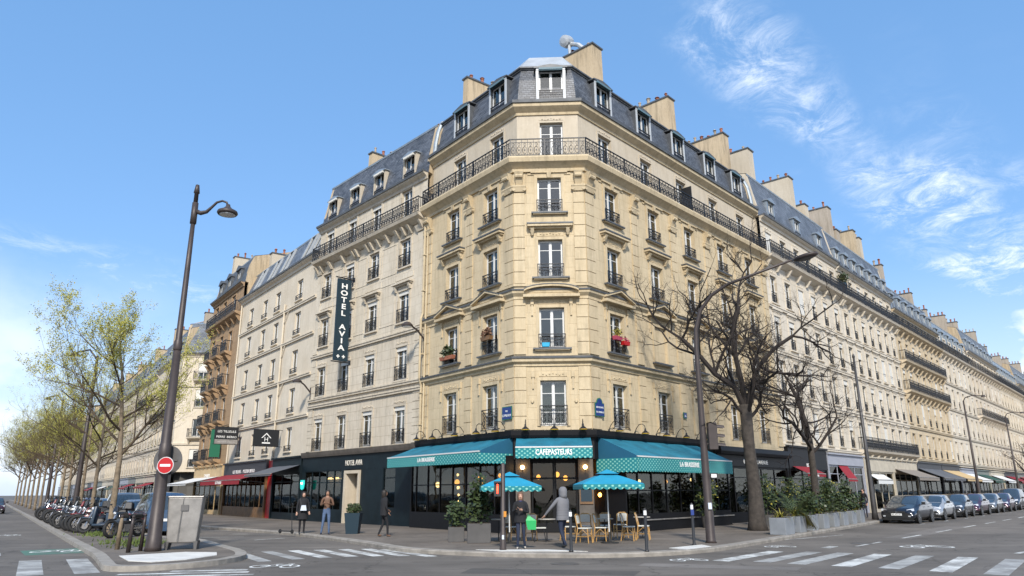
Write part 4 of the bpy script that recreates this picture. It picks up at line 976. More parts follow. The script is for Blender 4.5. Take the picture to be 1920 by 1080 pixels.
# swan-neck lamps above the cafe
pos = [(FL, .55), (FL, 2.0), (FL, 3.9), (FL, 5.6), (FL, 7.0), (FC, .45), (FC, 1.65), (FC, 2.85), (FR, 1.2), (FR, 3.2), (FR, 5.0), (FR, 6.8), (FR, 8.8)]
ords = ['first', 'second', 'third', 'fourth', 'fifth']
for i, (f, u) in enumerate(pos):
    if f is FC: lb = ('black wall lamp with yellow rim above the left end of the cafe door awning', 'black wall lamp with yellow rim right under the window over the cafe door', 'black wall lamp with yellow rim above the right end of the cafe door awning')[i-5]
    elif f is FL: lb = 'black swan neck lamp above the left cafe awning, %s from its left end' % ords[i]
    else: lb = 'black swan neck lamp above the right cafe awning, %s from the cafe door' % ords[i-8]
    gooseneck(f.F @ Matrix.Translation((0, -.36, 0)) if False else f.F, u, 4.30, lb, 'wall lamps above the cafe')
# street name plates
def plate(F, u, z, w, h, lines, label, arch=False):
    t = thing('street_sign', label, 'street sign', F @ Matrix.Translation((u, -.12, z))); Mx = WM[t]
    MB().box(-w/2-.03, w/2+.03, -.012, .012, -.03, h+.03).build('border', M['green_enamel'], Mx, t)
    MB().box(-w/2, w/2, -.02, -.0125, 0, h).build('panel', M['blue_plate'], Mx, t)
    if arch:
        c = MB(); c.lathe([(w*.36, -.012), (w*.36, .012)], 16, M=Matrix.Translation((0, 0, h+.03)) @ Matrix.Rotation(R(90), 4, 'X')); c.build('arched_top', M['green_enamel'], Mx, t)
        c = MB(); c.lathe([(w*.29, -.018), (w*.29, .014)], 16, M=Matrix.Translation((0, 0, h+.03)) @ Matrix.Rotation(R(90), 4, 'X')); c.build('crest_disc', M['blue_plate'], Mx, t)
    for k, (s_, sz) in enumerate(lines): text_mesh('lettering', s_, sz, 'letter', Mx @ Matrix.Translation((0, -.026, h-.20-k*.20)), t, .003, xs=.85)
plate(FL.F, LL-.40, 4.75, .62, .50, [('RUE', .10), ('COPREAUX', .14)], 'blue enamel street name plate left of the corner')
plate(FR.F, .42, 4.85, .60, .52, [('BOULEVARD', .11), ('DE GARIBALDI', .10)], 'blue enamel street name plate with arched top right of the corner', True)
plate(FR.F, 7.6, 5.25, .26, .24, [('66', .15)], 'small blue house number plate beside the arched niche')
# window boxes and pots
def foliage(mb, c, rad, n, size, rn, mt=0, flat=.8):
    mb.cur = mt
    for _ in range(n):
        a = rn.uniform(0, 6.28); e = rn.uniform(-1, 1); r = rn.random()**.45
        p = Vector((c[0]+rad[0]*r*math.cos(a)*math.sqrt(1-e*e), c[1]+rad[1]*r*math.sin(a)*math.sqrt(1-e*e), c[2]+rad[2]*r*e))
        d = Vector((rn.gauss(0, 1), rn.gauss(0, 1), rn.gauss(0, .8))).normalized(); s = d.orthogonal().normalized()*size*rn.uniform(.25, .5); d = d*size*rn.uniform(.6, 1.3)
        mb.quad(p, p+d*.5+s, p+d, p+d*.5-s)
    mb.cur = 0
def pot_thing(label, F, u, y, z, w, col, leaf, n, cat='window box', seed=0, hh=.18, spread=1.0):
    t = thing('window_box', label, cat, F @ Matrix.Translation((u, y, z)), None); Mx = WM[t]
    mb = MB(); mb.taper((0, 0, 0), (w/2*.88, .09), (0, 0, hh), (w/2, .11)); mb.build('box', M[col], Mx, t)
    if n: mb = MB(); foliage(mb, (0, 0, hh+.18*spread), (w*.5, .16, .22*spread), n, .13, random.Random(seed)); mb.build('foliage', M[leaf], Mx, t)
M['blue_plastic'] = mat('light blue plastic', (.03, .36, .60), .5); M['red_leaf'] = mat('red flowers', (.35, .05, .09), .7); M['dry'] = mat('dry stems', (.16, .085, .05), .8); M['yflower'] = varied('yellow plant', [(.30, .22, .03), (.16, .17, .03)], .7, scale=5)
pot_thing('terracotta window box with dark green grass like plant at the far left second floor window', FL.F, colsL[0]+.0, -.24, 7.95, 1.15, 'terracotta', 'leaf_dark', 220, seed=1, spread=1.3)
pot_thing('brown pot of dry reddish stems on the second floor window rail left of the corner', FL.F, colsL[1]-.05, -.20, 8.40, .75, 'wood', 'dry', 160, seed=2)
pot_thing('light blue plastic box on the sill of the corner window', FC.F, colsC[0]-.28, -.12, 7.80, .34, 'blue_plastic', 'dry', 0, seed=3)
pot_thing('violet pot with a yellow green plant at the second floor window right of the corner', FR.F, colsR[0]-.25, -.18, 8.35, .5, 'red_leaf', 'yflower', 120, seed=4)
pot_thing('red hanging window box at the second floor window right of the corner', FR.F, colsR[0]+.32, -.22, 8.18, .5, 'red', 'red_leaf', 30, seed=5, spread=.4)
# ================================================================ the neighbours
def house(name, label, P, Q, *, cols, floors, w=1.0, wall='render_white', trim=None, z0=4.1, eave=18.5, top=22, roof='slate', roofprof=None, group=None,
          strings=(), balc=None, rail='fine', blind=0, hoods=(), sur=0.0, joints_below=None, wall2=None, dormers=None, dorm=None, seed=0, body=10, shopz=4.1, detail=1, cornice=True, chims=(), curt=True, frame='white', gable='chim', slabs=None, depth=None):
    depth = depth or (.13 if group else .14)
    rn = random.Random(seed); root = thing(name, label, 'building', T((P[0]+Q[0])/2, (P[1]+Q[1])/2, 0), group)
    f = Fac(root, P, Q); L = f.L; trim = trim or wall
    ops = [(u-w/2, u+w/2, z, z+h) for z, h in floors for u in cols]
    if wall2: 
        f.wall(z0, joints_below, [o for o in ops if o[3] < joints_below], M[wall]); f.wall(joints_below, eave, [o for o in ops if o[2] > joints_below], M[wall2])
    else: f.wall(z0, eave, ops, M[wall])
    tr = MB()
    for z in strings: tr.box(.0, L, -.12, .003, z-.12, z); tr.box(0, L, -.16, .003, z, z+.07)
    if cornice: tr.sweep([(0, 0), (L, 0)], [(-.003, eave-.35), (.08, eave-.35), (.12, eave-.2), (.30, eave-.08), (.34, eave), (-.003, eave)])
    for i, (z, h) in enumerate(floors):
        for u in cols:
            if sur: surround(tr, u, z, w, h, sur, .04, key=False, lintel=.14 if detail > 1 else 0)
            if i in hoods: hood(tr, u, z+h+.42, w+.75 if detail == 2 and not group else w+.5, .30 if not group else .14)
            if i not in (balc or {}): sill(tr, u, z, w+.3, .12)
    tr.build('stone_trim', M[trim], f.F, root)
    for i, (z, h) in enumerate(floors):
        b = (balc or {}).get(i)
        for j, u in enumerate(cols):
            ct = rn.choice((0, 3, 4, 2, None, None, None, None)) if curt else None
            f.window(u, z, w, h, ct, None if b else ('bars' if rail == 'low' else rail), 'n' if detail < 2 else 'b', frame, depth, railh=.80 if rail != 'low' else .38, railout=.05 if not group else -.04, blind=(blind if rn.random() < .8 else 0) if not group else rn.choice((0, 0, 0, 0, .35, .7, h-.1)))
        if b:
            spans = [(0.05, L-.05)] if b == 'long' else ([(u-w/2-.28, u+w/2+.28) for u in cols] if b == 'each' else [(cols[0]-w/2-.3, cols[-1]+w/2+.3)])
            for a, c in spans:
                s_ = MB(); s_.sweep([(a, 0), (c, 0)], [(-.003, z-.42), (.08, z-.42), (.35, z-.28), (.55, z-.2), (.62, z-.04), (-.003, z-.04)])
                n = max(2, int((c-a)/1.6)+1)
                for k in range(n):
                    x = a+.18+(c-a-.36)*k/(n-1); s_.taper((x, -.08, z-.85), (.07, .08), (x, -.24, z-.42), (.09, .24))
                so = s_.build('balcony_slab', M[trim], f.F, root)
                r_ = MB(); balustrade(r_, c-a-.04, .95, .26 if detail > 1 else .34, detail > 0)
                r_.build('balcony_railing', M['iron'], f.F @ Matrix.Translation((a+.02, -.54, z-.05)), so)
                for x in (a+.03, c-.03):
                    r_ = MB(); r_.box(-.012, .012, .02, .52, .86, .92); [r_.box(-.01, .01, .02+k*.12, .04+k*.12, 0, .88) for k in range(1, 5)]
                    r_.build('balcony_railing', M['iron'], f.F @ Matrix.Translation((x, -.54, z-.05)), so)
    # roof
    rp = roofprof or [(-.02, eave+.02), (-.12, eave+.8), (-.30, eave+1.6), (-.62, top-.2)]
    mb = MB(); mb.sweep([(0, 0), (L, 0)], rp, closed=False)
    mb.build('mansard_roof', M[roof], f.F, root)
    mb = MB(); e = rp[-1]; mb.sweep([(0, 0), (L, 0)], [(e[0]+.03, e[1]-.03), (e[0]+.06, e[1]+.08), (e[0]-1.2, e[1]+.45), (e[0]-4, e[1]+1.3), (-body, e[1]+1.3)], closed=False); mb.build('zinc_roof', M['zinc'], f.F, root)
    MB().sweep([(0, 0), (L, 0)], [(.0, eave+.003), (.40, eave+.003), (.42, eave+.13), (.34, eave+.13), (-.02, eave+.05)]).build('gutter', M['lead'], f.F, root)
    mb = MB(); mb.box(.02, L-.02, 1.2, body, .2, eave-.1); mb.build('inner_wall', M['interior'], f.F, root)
    for side in (0, 1):                     # gable walls rising between roofs
        x0, x1 = (0, .28) if side == 0 else (L-.28, L)
        prof = [(.004, 4.0), (.004, eave+.01)]+[(-a-.29, b+.06) for a, b in rp]+[(4, e[1]+1.2), (body, e[1]+1.35), (body, 4.0)]
        k = len(prof); mb = MB(); mb.add([(x0, y, z) for y, z in prof]+[(x1, y, z) for y, z in prof], [tuple(range(k))[::-1], tuple(range(k, 2*k))]+[(i, (i+1)%k, k+(i+1)%k, k+i) for i in range(k)])
        # open towards the facade: keep it behind the wall plane
        mb.build('gable_wall', M[gable], f.F @ Matrix.Translation((0, .30, 0)), root)
    if dormers:
        for u in dormers: dormer(root, f.F @ Matrix.Translation((0, .06, 0)), u, eave+.08, **(dorm or {}), curt=rn.choice((0, 1, None, 3)))
    for c in chims: chimney(root, f.F, *c[:6], mt=c[6] if len(c) > 6 else 'chim', pots=c[7] if len(c) > 7 else 5, seed=seed)
    return root, f
# ---- hotel
hc = [1.35, 4.2, 7.05, 10.3]
hfl = [(4.2, 1.95), (7.55, 1.80), (10.72, 1.78), (13.9, 1.62)]
HL = (Vector(PG)-Vector(PH)).length
hcols = [HL-u for u in (10.95, 8.1, 5.25, 2.0)]
hot, fh = house('hotel_building', 'grey stone hotel with slate mansard and four bays next to the corner building', PH, PG, cols=hcols, floors=hfl+[(16.55, 2.0)], w=1.06, wall='stone_hotel', wall2='stone_hotel_up', joints_below=10.2, z0=4.0, eave=18.95, top=22.3,
    strings=(6.95, 10.12, 7.35), balc={4: 'long'}, rail='fine', blind=.22, hoods=(2,), sur=.15, detail=2, seed=5, dormers=hcols, dorm=dict(w=1.0, h=1.5, d=1.4, front='plaster', arch=.14, blind=.25, blmat='blind'), chims=[(3.2, 1.5, 2.6, .45, 21.8, 23.9, 'chim', 4), (9.6, 2.2, 2.2, .5, 21.9, 23.3, 'chim_grey', 5)])
mb = MB()
for u in [0.35, 11.85]:
    for a, b in ((4.2, 6.85), (7.4, 9.95)): pilaster(mb, u-.30, u+.30, a, b, .05, .42)
    pilaster(mb, u-.28, u+.28, 10.3, 15.6, .05, 6)
    mb.taper((u, -.06, 15.62), (.30, .06), (u, -.12, 15.95), (.38, .12))
for u in hcols:
    mb.box(u-.9, u+.9, -.03, .002, 13.2, 13.5)
    for x in (u-.62, u+.62): mb.taper((x, -.05, 15.7), (.08, .05), (x, -.22, 16.12), (.11, .22))
for a, b in zip([0.7]+hcols, hcols+[HL-.7]):
    c = (a+b)/2; 
    if b-a > 1.6:
        for z0_, z1_ in ((10.75, 13.2), (13.7, 15.5)):
            ww_ = (b-a)/2-.85
            mb.box(c-ww_, c+ww_, -.025, .002, z0_, z0_+.05); mb.box(c-ww_, c+ww_, -.025, .002, z1_-.05, z1_); mb.box(c-ww_, c-ww_+.05, -.025, .002, z0_+.05, z1_-.05); mb.box(c+ww_-.05, c+ww_, -.025, .002, z0_+.05, z1_-.05)
mb.build('stone_trim', M['stone_hotel_up'], fh.F, hot)
# hotel front at street level
mb = MB(); mb.sweep([(0, 0), (HL-.03, 0)], [(0, 3.82), (.25, 3.82), (.30, 3.95), (.34, 4.12), (0, 4.16)]); mb.build('shop_cornice', M['brownstone'], fh.F, hot)
mb = MB(); mb.box(.0, HL-.03, -.14, .3, 3.0, 3.82); mb.box(0, .35, -.16, .3, .1, 3.0); mb.box(6.9-1.85+.0, 5.25, -.12, .3, .1, 3.0); mb.box(6.95, 9.2, -.13, .3, .1, 3.0); mb.box(10.35, HL-.03, -.13, .3, .1, 3.0)
mb.box(4.85, 5.25, -.15, .3, .1, 3.0)
hf = mb.build('hotel_front', M['shopdark'], fh.F, hot)
glazing(fh, .35, 4.85, .06, [0, .2, .4, .6, .8, 1], .78, 2.95, 2.30, 'shopdark', root=hot)
glazing(fh, 9.2, 10.35, .06, [0, 1], .95, 2.95, 2.45, 'shopdark', root=hot)
# pale door frame with dark opening
mb = MB(); mb.box(5.25, 5.42, -.22, .3, .12, 2.95); mb.box(6.78, 6.95, -.22, .3, .12, 2.95); mb.box(5.42, 6.78, -.22, .3, 2.78, 2.95); df = mb.build('door_frame', M['plaster'], fh.F, hot)
MB().box(5.55, 6.70, .45, .50, .14, 2.75).build('door_leaf', M['stone_hotel'], fh.F, df)
mb = MB(); mb.box(5.42, 5.47, -.2, .9, .12, 2.78); mb.box(6.73, 6.78, -.2, .9, .12, 2.78); mb.build('door_reveal', M['plaster'], fh.F, df)
mb = MB(); mb.box(.1, 5.2, 3.0, 3.1, .1, 3.9); mb.build('lobby_wall', M['plaster'], fh.F, hot)
text_mesh('lettering', 'HOTEL AVIA', .42, 'gold', fh.F @ Matrix.Translation((6.15, -.15, 3.22)), hot, .02, xs=.78)
for i, (u, lb) in enumerate([(1.2, 'small warm ceiling lamp at the left end of the hotel lobby'), (2.0, 'small warm ceiling lamp in the middle of the hotel lobby'), (2.9, 'small warm ceiling lamp at the right end of the hotel lobby')]):
    Mx = fh.F @ Matrix.Translation((u, 1.2, 2.55)); t = thing('lobby_lamp', lb, 'lamp', Mx, 'hotel lobby lamps'); MB().tube([(0, 0, .06), (0, 0, .7)], .01, 4).build('cord', M['iron'], Mx, t); MB().lathe([(.26, 0), (.12, .10)], 12).build('lamp_shade', M['lamp_on'], Mx, t)
# banner sign
Mx = fh.F @ Matrix.Translation((HL-7.5, 0, 0))
t = thing('hotel_sign', 'tall dark vertical hotel sign with white letters projecting from the grey facade', 'sign', Mx @ Matrix.Translation((0, 0, 9.2)))
mb = MB(); mb.box(-.06, .06, -1.12, -.22, 9.25, 14.25); mb.build('panel', M['sign_navy'], Mx, t)
mb = MB()
for z in (14.30, 9.15): mb.box(-.03, .03, -1.25, 0, z, z+.06); mb.box(-.09, .09, -.05, 0, z-.12, z+.18)
mb.tube([(0, -.9, 14.36), (0, -.35, 14.55), (0, -.3, 14.36)], .02, 5); mb.build('bracket', M['iron'], Mx, t)
for side in (1, -1):
    for k, ch in enumerate('HOTEL AVIA'):
        if ch == ' ': continue
        Mt = Mx @ Matrix.Translation((side*.062, -.67, 13.66-k*.42)) @ Matrix.Rotation(R(90 if side > 0 else -90), 4, 'Z')
        text_mesh('letter', ch, .43, 'letter', Mt, t, .006, bold=.013, xs=1.4)
    for q in (-.18, .18):
        Mt = Mx @ Matrix.Translation((side*.07, -.67+q, 9.50)); 
        mb = MB(); mb.box(-.006, .006, -.10, .10, -.03, .03); mb.box(-.0061, .0061, -.03, .03, -.10, .10); mb.build('star', M['letter'], Mt, t)
# wall street lamps
def wall_street_lamp(F, u, z, label, ln=1.5):
    Mx = F @ Matrix.Translation((u, 0, z)); t = thing('wall_street_lamp', label, 'street lamp', Mx, 'street lamps fixed to the facades')
    mb = MB(); mb.box(-.07, .07, -.06, 0, -.9, .1); mb.tube([(0, -.05, -.2), (0, -.5, .25), (0, -ln, .55)], .05, 6); mb.build('bracket', M['post'], Mx, t)
    mb = MB(); mb.lathe([(.28, -.10), (.30, -.02), (.16, .12), (.05, .16)], 14, (0, -ln, .45)); mb.build('lamp_head', M['post'], Mx, t)
    MB().lathe([(.24, -.13), (.25, -.10)], 14, (0, -ln, .45)).build('diffuser', M['headlight'], Mx, t)
wall_street_lamp(FL.F, .18, 9.6, 'grey wall street lamp at the joint between the hotel and the corner building', 1.1)
wall_street_lamp(fh.F, .15, 8.1, 'grey street lamp fixed to the wall at the left end of the hotel', 1.0)
# ---- cream rendered building
WL = (Vector(PH)-Vector(PW)).length
wc = [2.6, 5.6, 8.4, 12.6]; wcols = [WL-u for u in (13.6, 10.3, 7.5, 3.2)]
wf = [(4.4, 1.55), (6.9, 1.65), (9.55, 1.60), (12.25, 1.60), (14.75, 1.45)]
whb, fw = house('apartment_building', 'plain cream rendered building with zinc mansard and sloping roof windows left of the hotel', PW, PH, cols=wcols, floors=wf, w=1.04, wall='render_white', eave=17.3, top=19.9, roof='slate2', z0=3.8,
    strings=(6.55, 9.2, 11.9, 14.35), rail='low', sur=0, detail=1, seed=8, roofprof=[(.05, 17.32), (-.35, 18.2), (-.95, 19.7)], chims=[(1.0, 1.6, 2.2, .6, 19.3, 21.6, 'plaster', 3), (9.8, 2.4, 1.8, 1.4, 19.6, 21.4, 'chim_grey', 5)], depth=.14)
for i, u in enumerate(wcols+[WL-1.4]):
    d = MB()
    sl = Matrix.Translation((u, .22, 17.75)) @ Matrix.Rotation(R(-21.8), 4, 'X')
    d.box(-.55, -.42, -.18, .12, 0, 1.95); d.box(.42, .55, -.18, .12, 0, 1.95); d.box(-.55, .55, -.18, .12, 1.95, 2.05)
    o = d.build('roof_window', M['zinc_light'], fw.F @ sl, whb); MB().box(-.42, .42, -.06, -.02, 0, 1.95).build('pane', M['glass'], fw.F @ sl, o); MB().box(-.42, .42, -.0, .04, 0, 1.95).build('frame_back', M['interior'], fw.F @ sl, o)
mb = MB(); mb.tube([(WL-5.65, -.10, 14.9), (WL-5.65, -.10, 3.9)], .07, 8); mb.build('rainwater_pipe', M['render_white'], fw.F, whb)
mb = MB(); mb.tube([(WL-5.65, -.10, 8.2), (WL-4.7, -.06, 9.2)], .04, 6); mb.tube([(WL-5.65, -.10, 10.9), (WL-4.9, -.06, 12.0)], .04, 6); mb.tube([(WL-5.65, -.10, 13.4), (WL-4.6, -.06, 14.5)], .04, 6); mb.build('branch_pipe', M['render_white'], fw.F, whb)
mb = MB(); mb.tube([(.2, -.10, 17.2), (.2, -.10, 3.9)], .06, 8)
mb.build('rainwater_pipe', M['render_white'], fw.F, whb)
text = None
def hanging_sign(F, u, z, w, h, lines, label, strip=None):
    Mx = F @ Matrix.Translation((u, 0, z)); t = thing('hanging_sign', label, 'sign', Mx)
    MB().box(-.05, .05, -.25-w, -.25, 0, h).build('panel', M['sign_black'], Mx, t)
    mb = MB(); mb.box(-.015, .015, -.35-w, 0, h+.005, h+.04); mb.box(-.015, .015, -.35-w, 0, -.04, -.005); mb.build('bracket', M['iron'], Mx, t)
    for side in (1, -1):
        for k, (s_, sz, zz) in enumerate(lines): text_mesh('lettering', s_, sz, 'letter', Mx @ Matrix.Translation((side*.052, -.25-w/2, zz)) @ Matrix.Rotation(R(90*side), 4, 'Z'), t, .004)
    if strip: MB().box(-.056, .056, -.23-w, -.27, .0, strip).build('pale_strip', M['steel'], Mx, t)
    return t
hanging_sign(fw.F, WL-13.2, 5.35, 1.75, 1.25, [('LES TILLEULS', .24, .86), ('PIERRE  BIERRO', .22, .46), ('RESTAURANT & TERRASSE', .11, .12)], 'black hanging restaurant sign with a pale lower strip on the cream building', .34)
hs = hanging_sign(fw.F, WL-4.3, 4.75, 1.7, 1.05, [('H', .4, .30)], 'dark hanging sign with a small white house emblem on the cream building')
mb = MB()
for sx in (.056, -.056):
    q = [(-.34, .52), (0, .86), (.34, .52), (.26, .52), (0, .78), (-.26, .52)]
    mb.add([(sx, -1.1+a, b) for a, b in q], [(0, 1, 4, 5), (1, 2, 3, 4)]); mb.add([(sx, -1.1+a, b) for a, b in [(-.27, .16), (.27, .16), (.27, .24), (-.27, .24)]], [(0, 1, 2, 3)])
mb.build('emblem', M['letter'], WM[hs], hs)
# shops under the cream building
def shop(root, f, u0, u1, mt, bays, zt=3.0, zf=3.85, stall=.5, off=.05, glass='shopglass', fascia=None, text_=None, tsz=.3, wall=True, trans=None):
    o = glazing(f, u0+.18, u1-.18, off, [i/bays for i in range(bays+1)], stall, zt, trans or zt-.5, mt, root=root, glass=glass)
    mb = MB(); mb.box(u0, u0+.18, -off-.12, .25, .1, zt+.12); mb.build('shop_pier', M[mt], f.F, root); MB().box(u1-.18, u1, -off-.12, .25, .1, zt+.12).build('shop_pier', M[mt], f.F, root)
    mb = MB(); mb.box(u0, u1, -off-.14, .25, zt+.12, zf); mb.box(u0-.03, u1+.03, -off-.26, .25, zf, zf+.10); mb.build('fascia', M[fascia or mt], f.F, root)
    if text_: text_mesh('lettering', text_, tsz, 'letter', f.F @ Matrix.Translation(((u0+u1)/2, -off-.15, zt+.28)), root, .006)
M['ochre_shop'] = mat('ochre shop front', (.50, .36, .19), .6, var=.1); M['greenshop'] = mat('grey green shop paint', (.18, .20, .18), .6, var=.1)
M['greypaint'] = mat('blue grey shop paint', (.30, .31, .35), .5, var=.08); M['beigeshop'] = mat('beige shop front', (.45, .40, .31), .6, var=.15); M['anth'] = mat('anthracite', (.035, .036, .04), .5)
M['greycloth'] = mat('grey canvas', (.10, .105, .115), .8); M['whitecloth'] = mat('white canvas', (.62, .62, .60), .8); M['beigecloth'] = mat('sand canvas', (.50, .36, .18), .8); M['greencloth'] = mat('dark green canvas', (.02, .07, .05), .8); M['taupe'] = mat('taupe canvas', (.22, .19, .16), .8)
shop(whb, fw, .1, 9.8, 'wood', 9, 2.9, 3.9, .75, fascia='anth', text_='LES TILLEULS  -  PIZZERIA BIERRO', tsz=.34)
shop(whb, fw, 11.0, WL-.2, 'shopdark', 3, 2.9, 3.9, .5)
MB().box(9.85, 10.95, -.04, .3, .1, 3.9).build('red_door', M['red'], fw.F, whb)
awning('long dark red awning over the wooden restaurant front under the cream building', fw, .2, 9.7, 1.9, 3.15, 2.65, .30, 0, 0, 'LES TILLEULS', .26, 1, .26, 'redcloth', 'redcloth', 'redcloth', False, .03)
awning('dark grey awning between the red awning and the hotel', fw, 11.0, WL-.3, 2.0, 3.5, 2.9, .12, 0, 0, None, mt='greycloth', dark='greycloth', val='greycloth', scal=False)
# ---- brown stone building with balconies
bfl = [(4.5, 1.9), (7.6, 1.9), (10.6, 1.85), (13.5, 1.8), (16.6, 1.9)]
brb, fb = house('apartment_building', 'narrow brown stone building with black iron balconies and dark dormers left of the cream one', PX, PW, cols=[1.5, 4.2, 7.0], floors=bfl, w=1.1, wall='stone_brown', eave=19.1, top=21.7, roof='lead', z0=4.0,
    strings=(7.1,), balc={0: 'each', 1: 'each', 2: 'each', 3: 'each', 4: 'long'}, sur=.14, detail=1, seed=12, dormers=[1.6, 4.4, 7.4], dorm=dict(w=1.0, h=1.4, front='lead', arch=.35, rail=False), chims=[(.4, 1.2, 2.0, .6, 22.0, 24.0, 'plaster', 3)], gable='chim')
shop(brb, fb, .2, 9.4, 'ochre_shop', 5, 2.8, 3.9, .4, text_='CHAUSSEUR', tsz=.34)
awning('white canvas awning over the ochre shop under the brown building', fb, .2, 8.5, 2.6, 3.1, 2.5, .12, 0, 0, None, mt='whitecloth', dark='whitecloth', val='whitecloth', scal=False)
t = thing('green_banner', 'narrow green shop banner hanging on the brown building', 'banner', fb.F @ Matrix.Translation((7.9, 0, 4.6))); Mx = WM[t]
MB().box(-.03, .03, -.95, -.15, 0, 2.2).build('banner_cloth', M['green_enamel'], Mx, t); MB().box(-.02, .02, -1.0, 0, 2.2, 2.24).build('bracket', M['iron'], Mx, t)

# ---- far corner block across the side street and its row
KB = [KS(0), (-31.5, 82.5)]
farb, ff = house('apartment_building', 'far corner building with blunt slate roof and white shutters seen beside the lamp post', KS(0), (-27.0, 84.0), cols=[2.6, 5.4, 8.4], floors=[(4.6, 2), (8.0, 2), (11.4, 2), (14.6, 1.9)], w=1.2, wall='render_white', eave=17.6, top=21.6, roof='slate2', strings=(7.2, 13.8), balc={1: 'each', 3: 'each'}, sur=.1, detail=0, seed=21, blind=1.1, body=5, roofprof=[(.02, 17.62), (-.9, 21.4)])
frow = [('first', 16), ('second', 15), ('third', 18), ('fourth', 16), ('fifth', 20), ('sixth', 17), ('seventh', 20), ('eighth', 22), ('ninth', 22), ('tenth', 26)]
t0 = 0; rn = random.Random(31)
shopc = ['beigeshop', 'greenshop', 'anth', 'beigeshop', 'greypaint']; awc = ['redcloth', 'redcloth', 'greencloth', 'whitecloth', 'redcloth', 'greycloth']
for i, (od, ln) in enumerate(frow):
    P, Q = KS(t0+ln), KS(t0); n = int(ln/2.3); cs = [(k+.5)*ln/n for k in range(n)]
    ev = 17.6 if i == 0 else rn.uniform(17.2, 19.2); dt = i < 4
    b, f = house('apartment_building', '%s cream facade of the far left row, counted from the far corner' % od, P, Q, cols=cs, floors=[(4.5, 1.9), (7.7, 1.9), (10.8, 1.85), (13.9, 1.75)], w=1.0, wall=('render_white', 'stone_r2', 'stone_r4')[i % 3], eave=ev, top=ev+3.4, roof='slate2', strings=(7.2, 13.5), balc={3: 'long'} if i % 2 else {2: 'long'} if i % 3 == 0 else {}, rail='bars', sur=.1 if dt else 0, detail=0, seed=40+i, curt=dt, group='facades of the far left row', dormers=cs[::1] if dt else None, dorm=dict(w=.9, h=1.3, d=1.0, front='zinc', arch=.2, rail=False), chims=[(.2, 1.2, 5, .7, ev+2.8, ev+6, 'chim', 7), (ln-.9, 2, 4, .6, ev+2.8, ev+5.4, 'chim_grey', 5)], body=9)
    shop(b, f, .1, ln/2-.1, shopc[i % 5], 4); shop(b, f, ln/2+.1, ln-.1, shopc[(i+2) % 5], 4)
    if i < 6:
        awning('small %s awning on the %s facade of the far left row' % ({'redcloth': 'red', 'greencloth': 'green', 'whitecloth': 'white', 'greycloth': 'grey'}[awc[i]], od), f, .5, ln/2-.4, 1.4, 3.1, 2.6, .2, 0, 0, None, mt=awc[i], dark=awc[i], val=awc[i], scal=False)
    t0 += ln+.02
# ---- right hand street
rows = [ # length, wall, eave, top, floors zs, window w, spacing, balconies, roof
 (14.5, 'stone_r1', 19.4, 22.8, 'white painted stone facade with ornate window heads next to the corner building', {4: 'long'}, 'slate2'),
 (15.0, 'stone_r1', 19.2, 22.6, 'white ornate facade behind the second bare tree with a planted balcony corner', {0: 'long', 4: 'long'}, 'slate2'),
 (17.0, 'stone_r3', 18.4, 21.3, 'ochre stone facade with a deep black top balcony, third from the corner', {4: 'long', 2: 'mid', 3: 'mid'}, 'slate2'),
 (16.0, 'stone_r1', 17.7, 20.6, 'pale buff facade, fourth house along the right street', {4: 'long'}, 'zinc'),
 (20.0, 'stone_r2', 18.9, 22.2, 'ivory facade, fifth house along the right street', {4: 'long', 2: 'mid'}, 'slate2'),
 (19.0, 'render_white', 17.8, 20.8, 'pale facade, sixth house along the right street', {4: 'long'}, 'zinc'),
 (22.0, 'stone_hotel', 18.7, 22.2, 'ivory facade, seventh house along the right street', {4: 'long'}, 'slate2'),
 (24.0, 'stone_r4', 18.2, 21.4, 'pale facade, eighth house along the right street', {4: 'long'}, 'slate2'),
 (26.0, 'stone_r3', 18.2, 21.4, 'ochre facade, ninth house along the right street', {4: 'long'}, 'slate2'),
 (30.0, 'stone_r4', 18.2, 21.4, 'last pale facade at the far end of the right street', {4: 'long'}, 'slate2')]
t0 = 0.02; rn = random.Random(77)
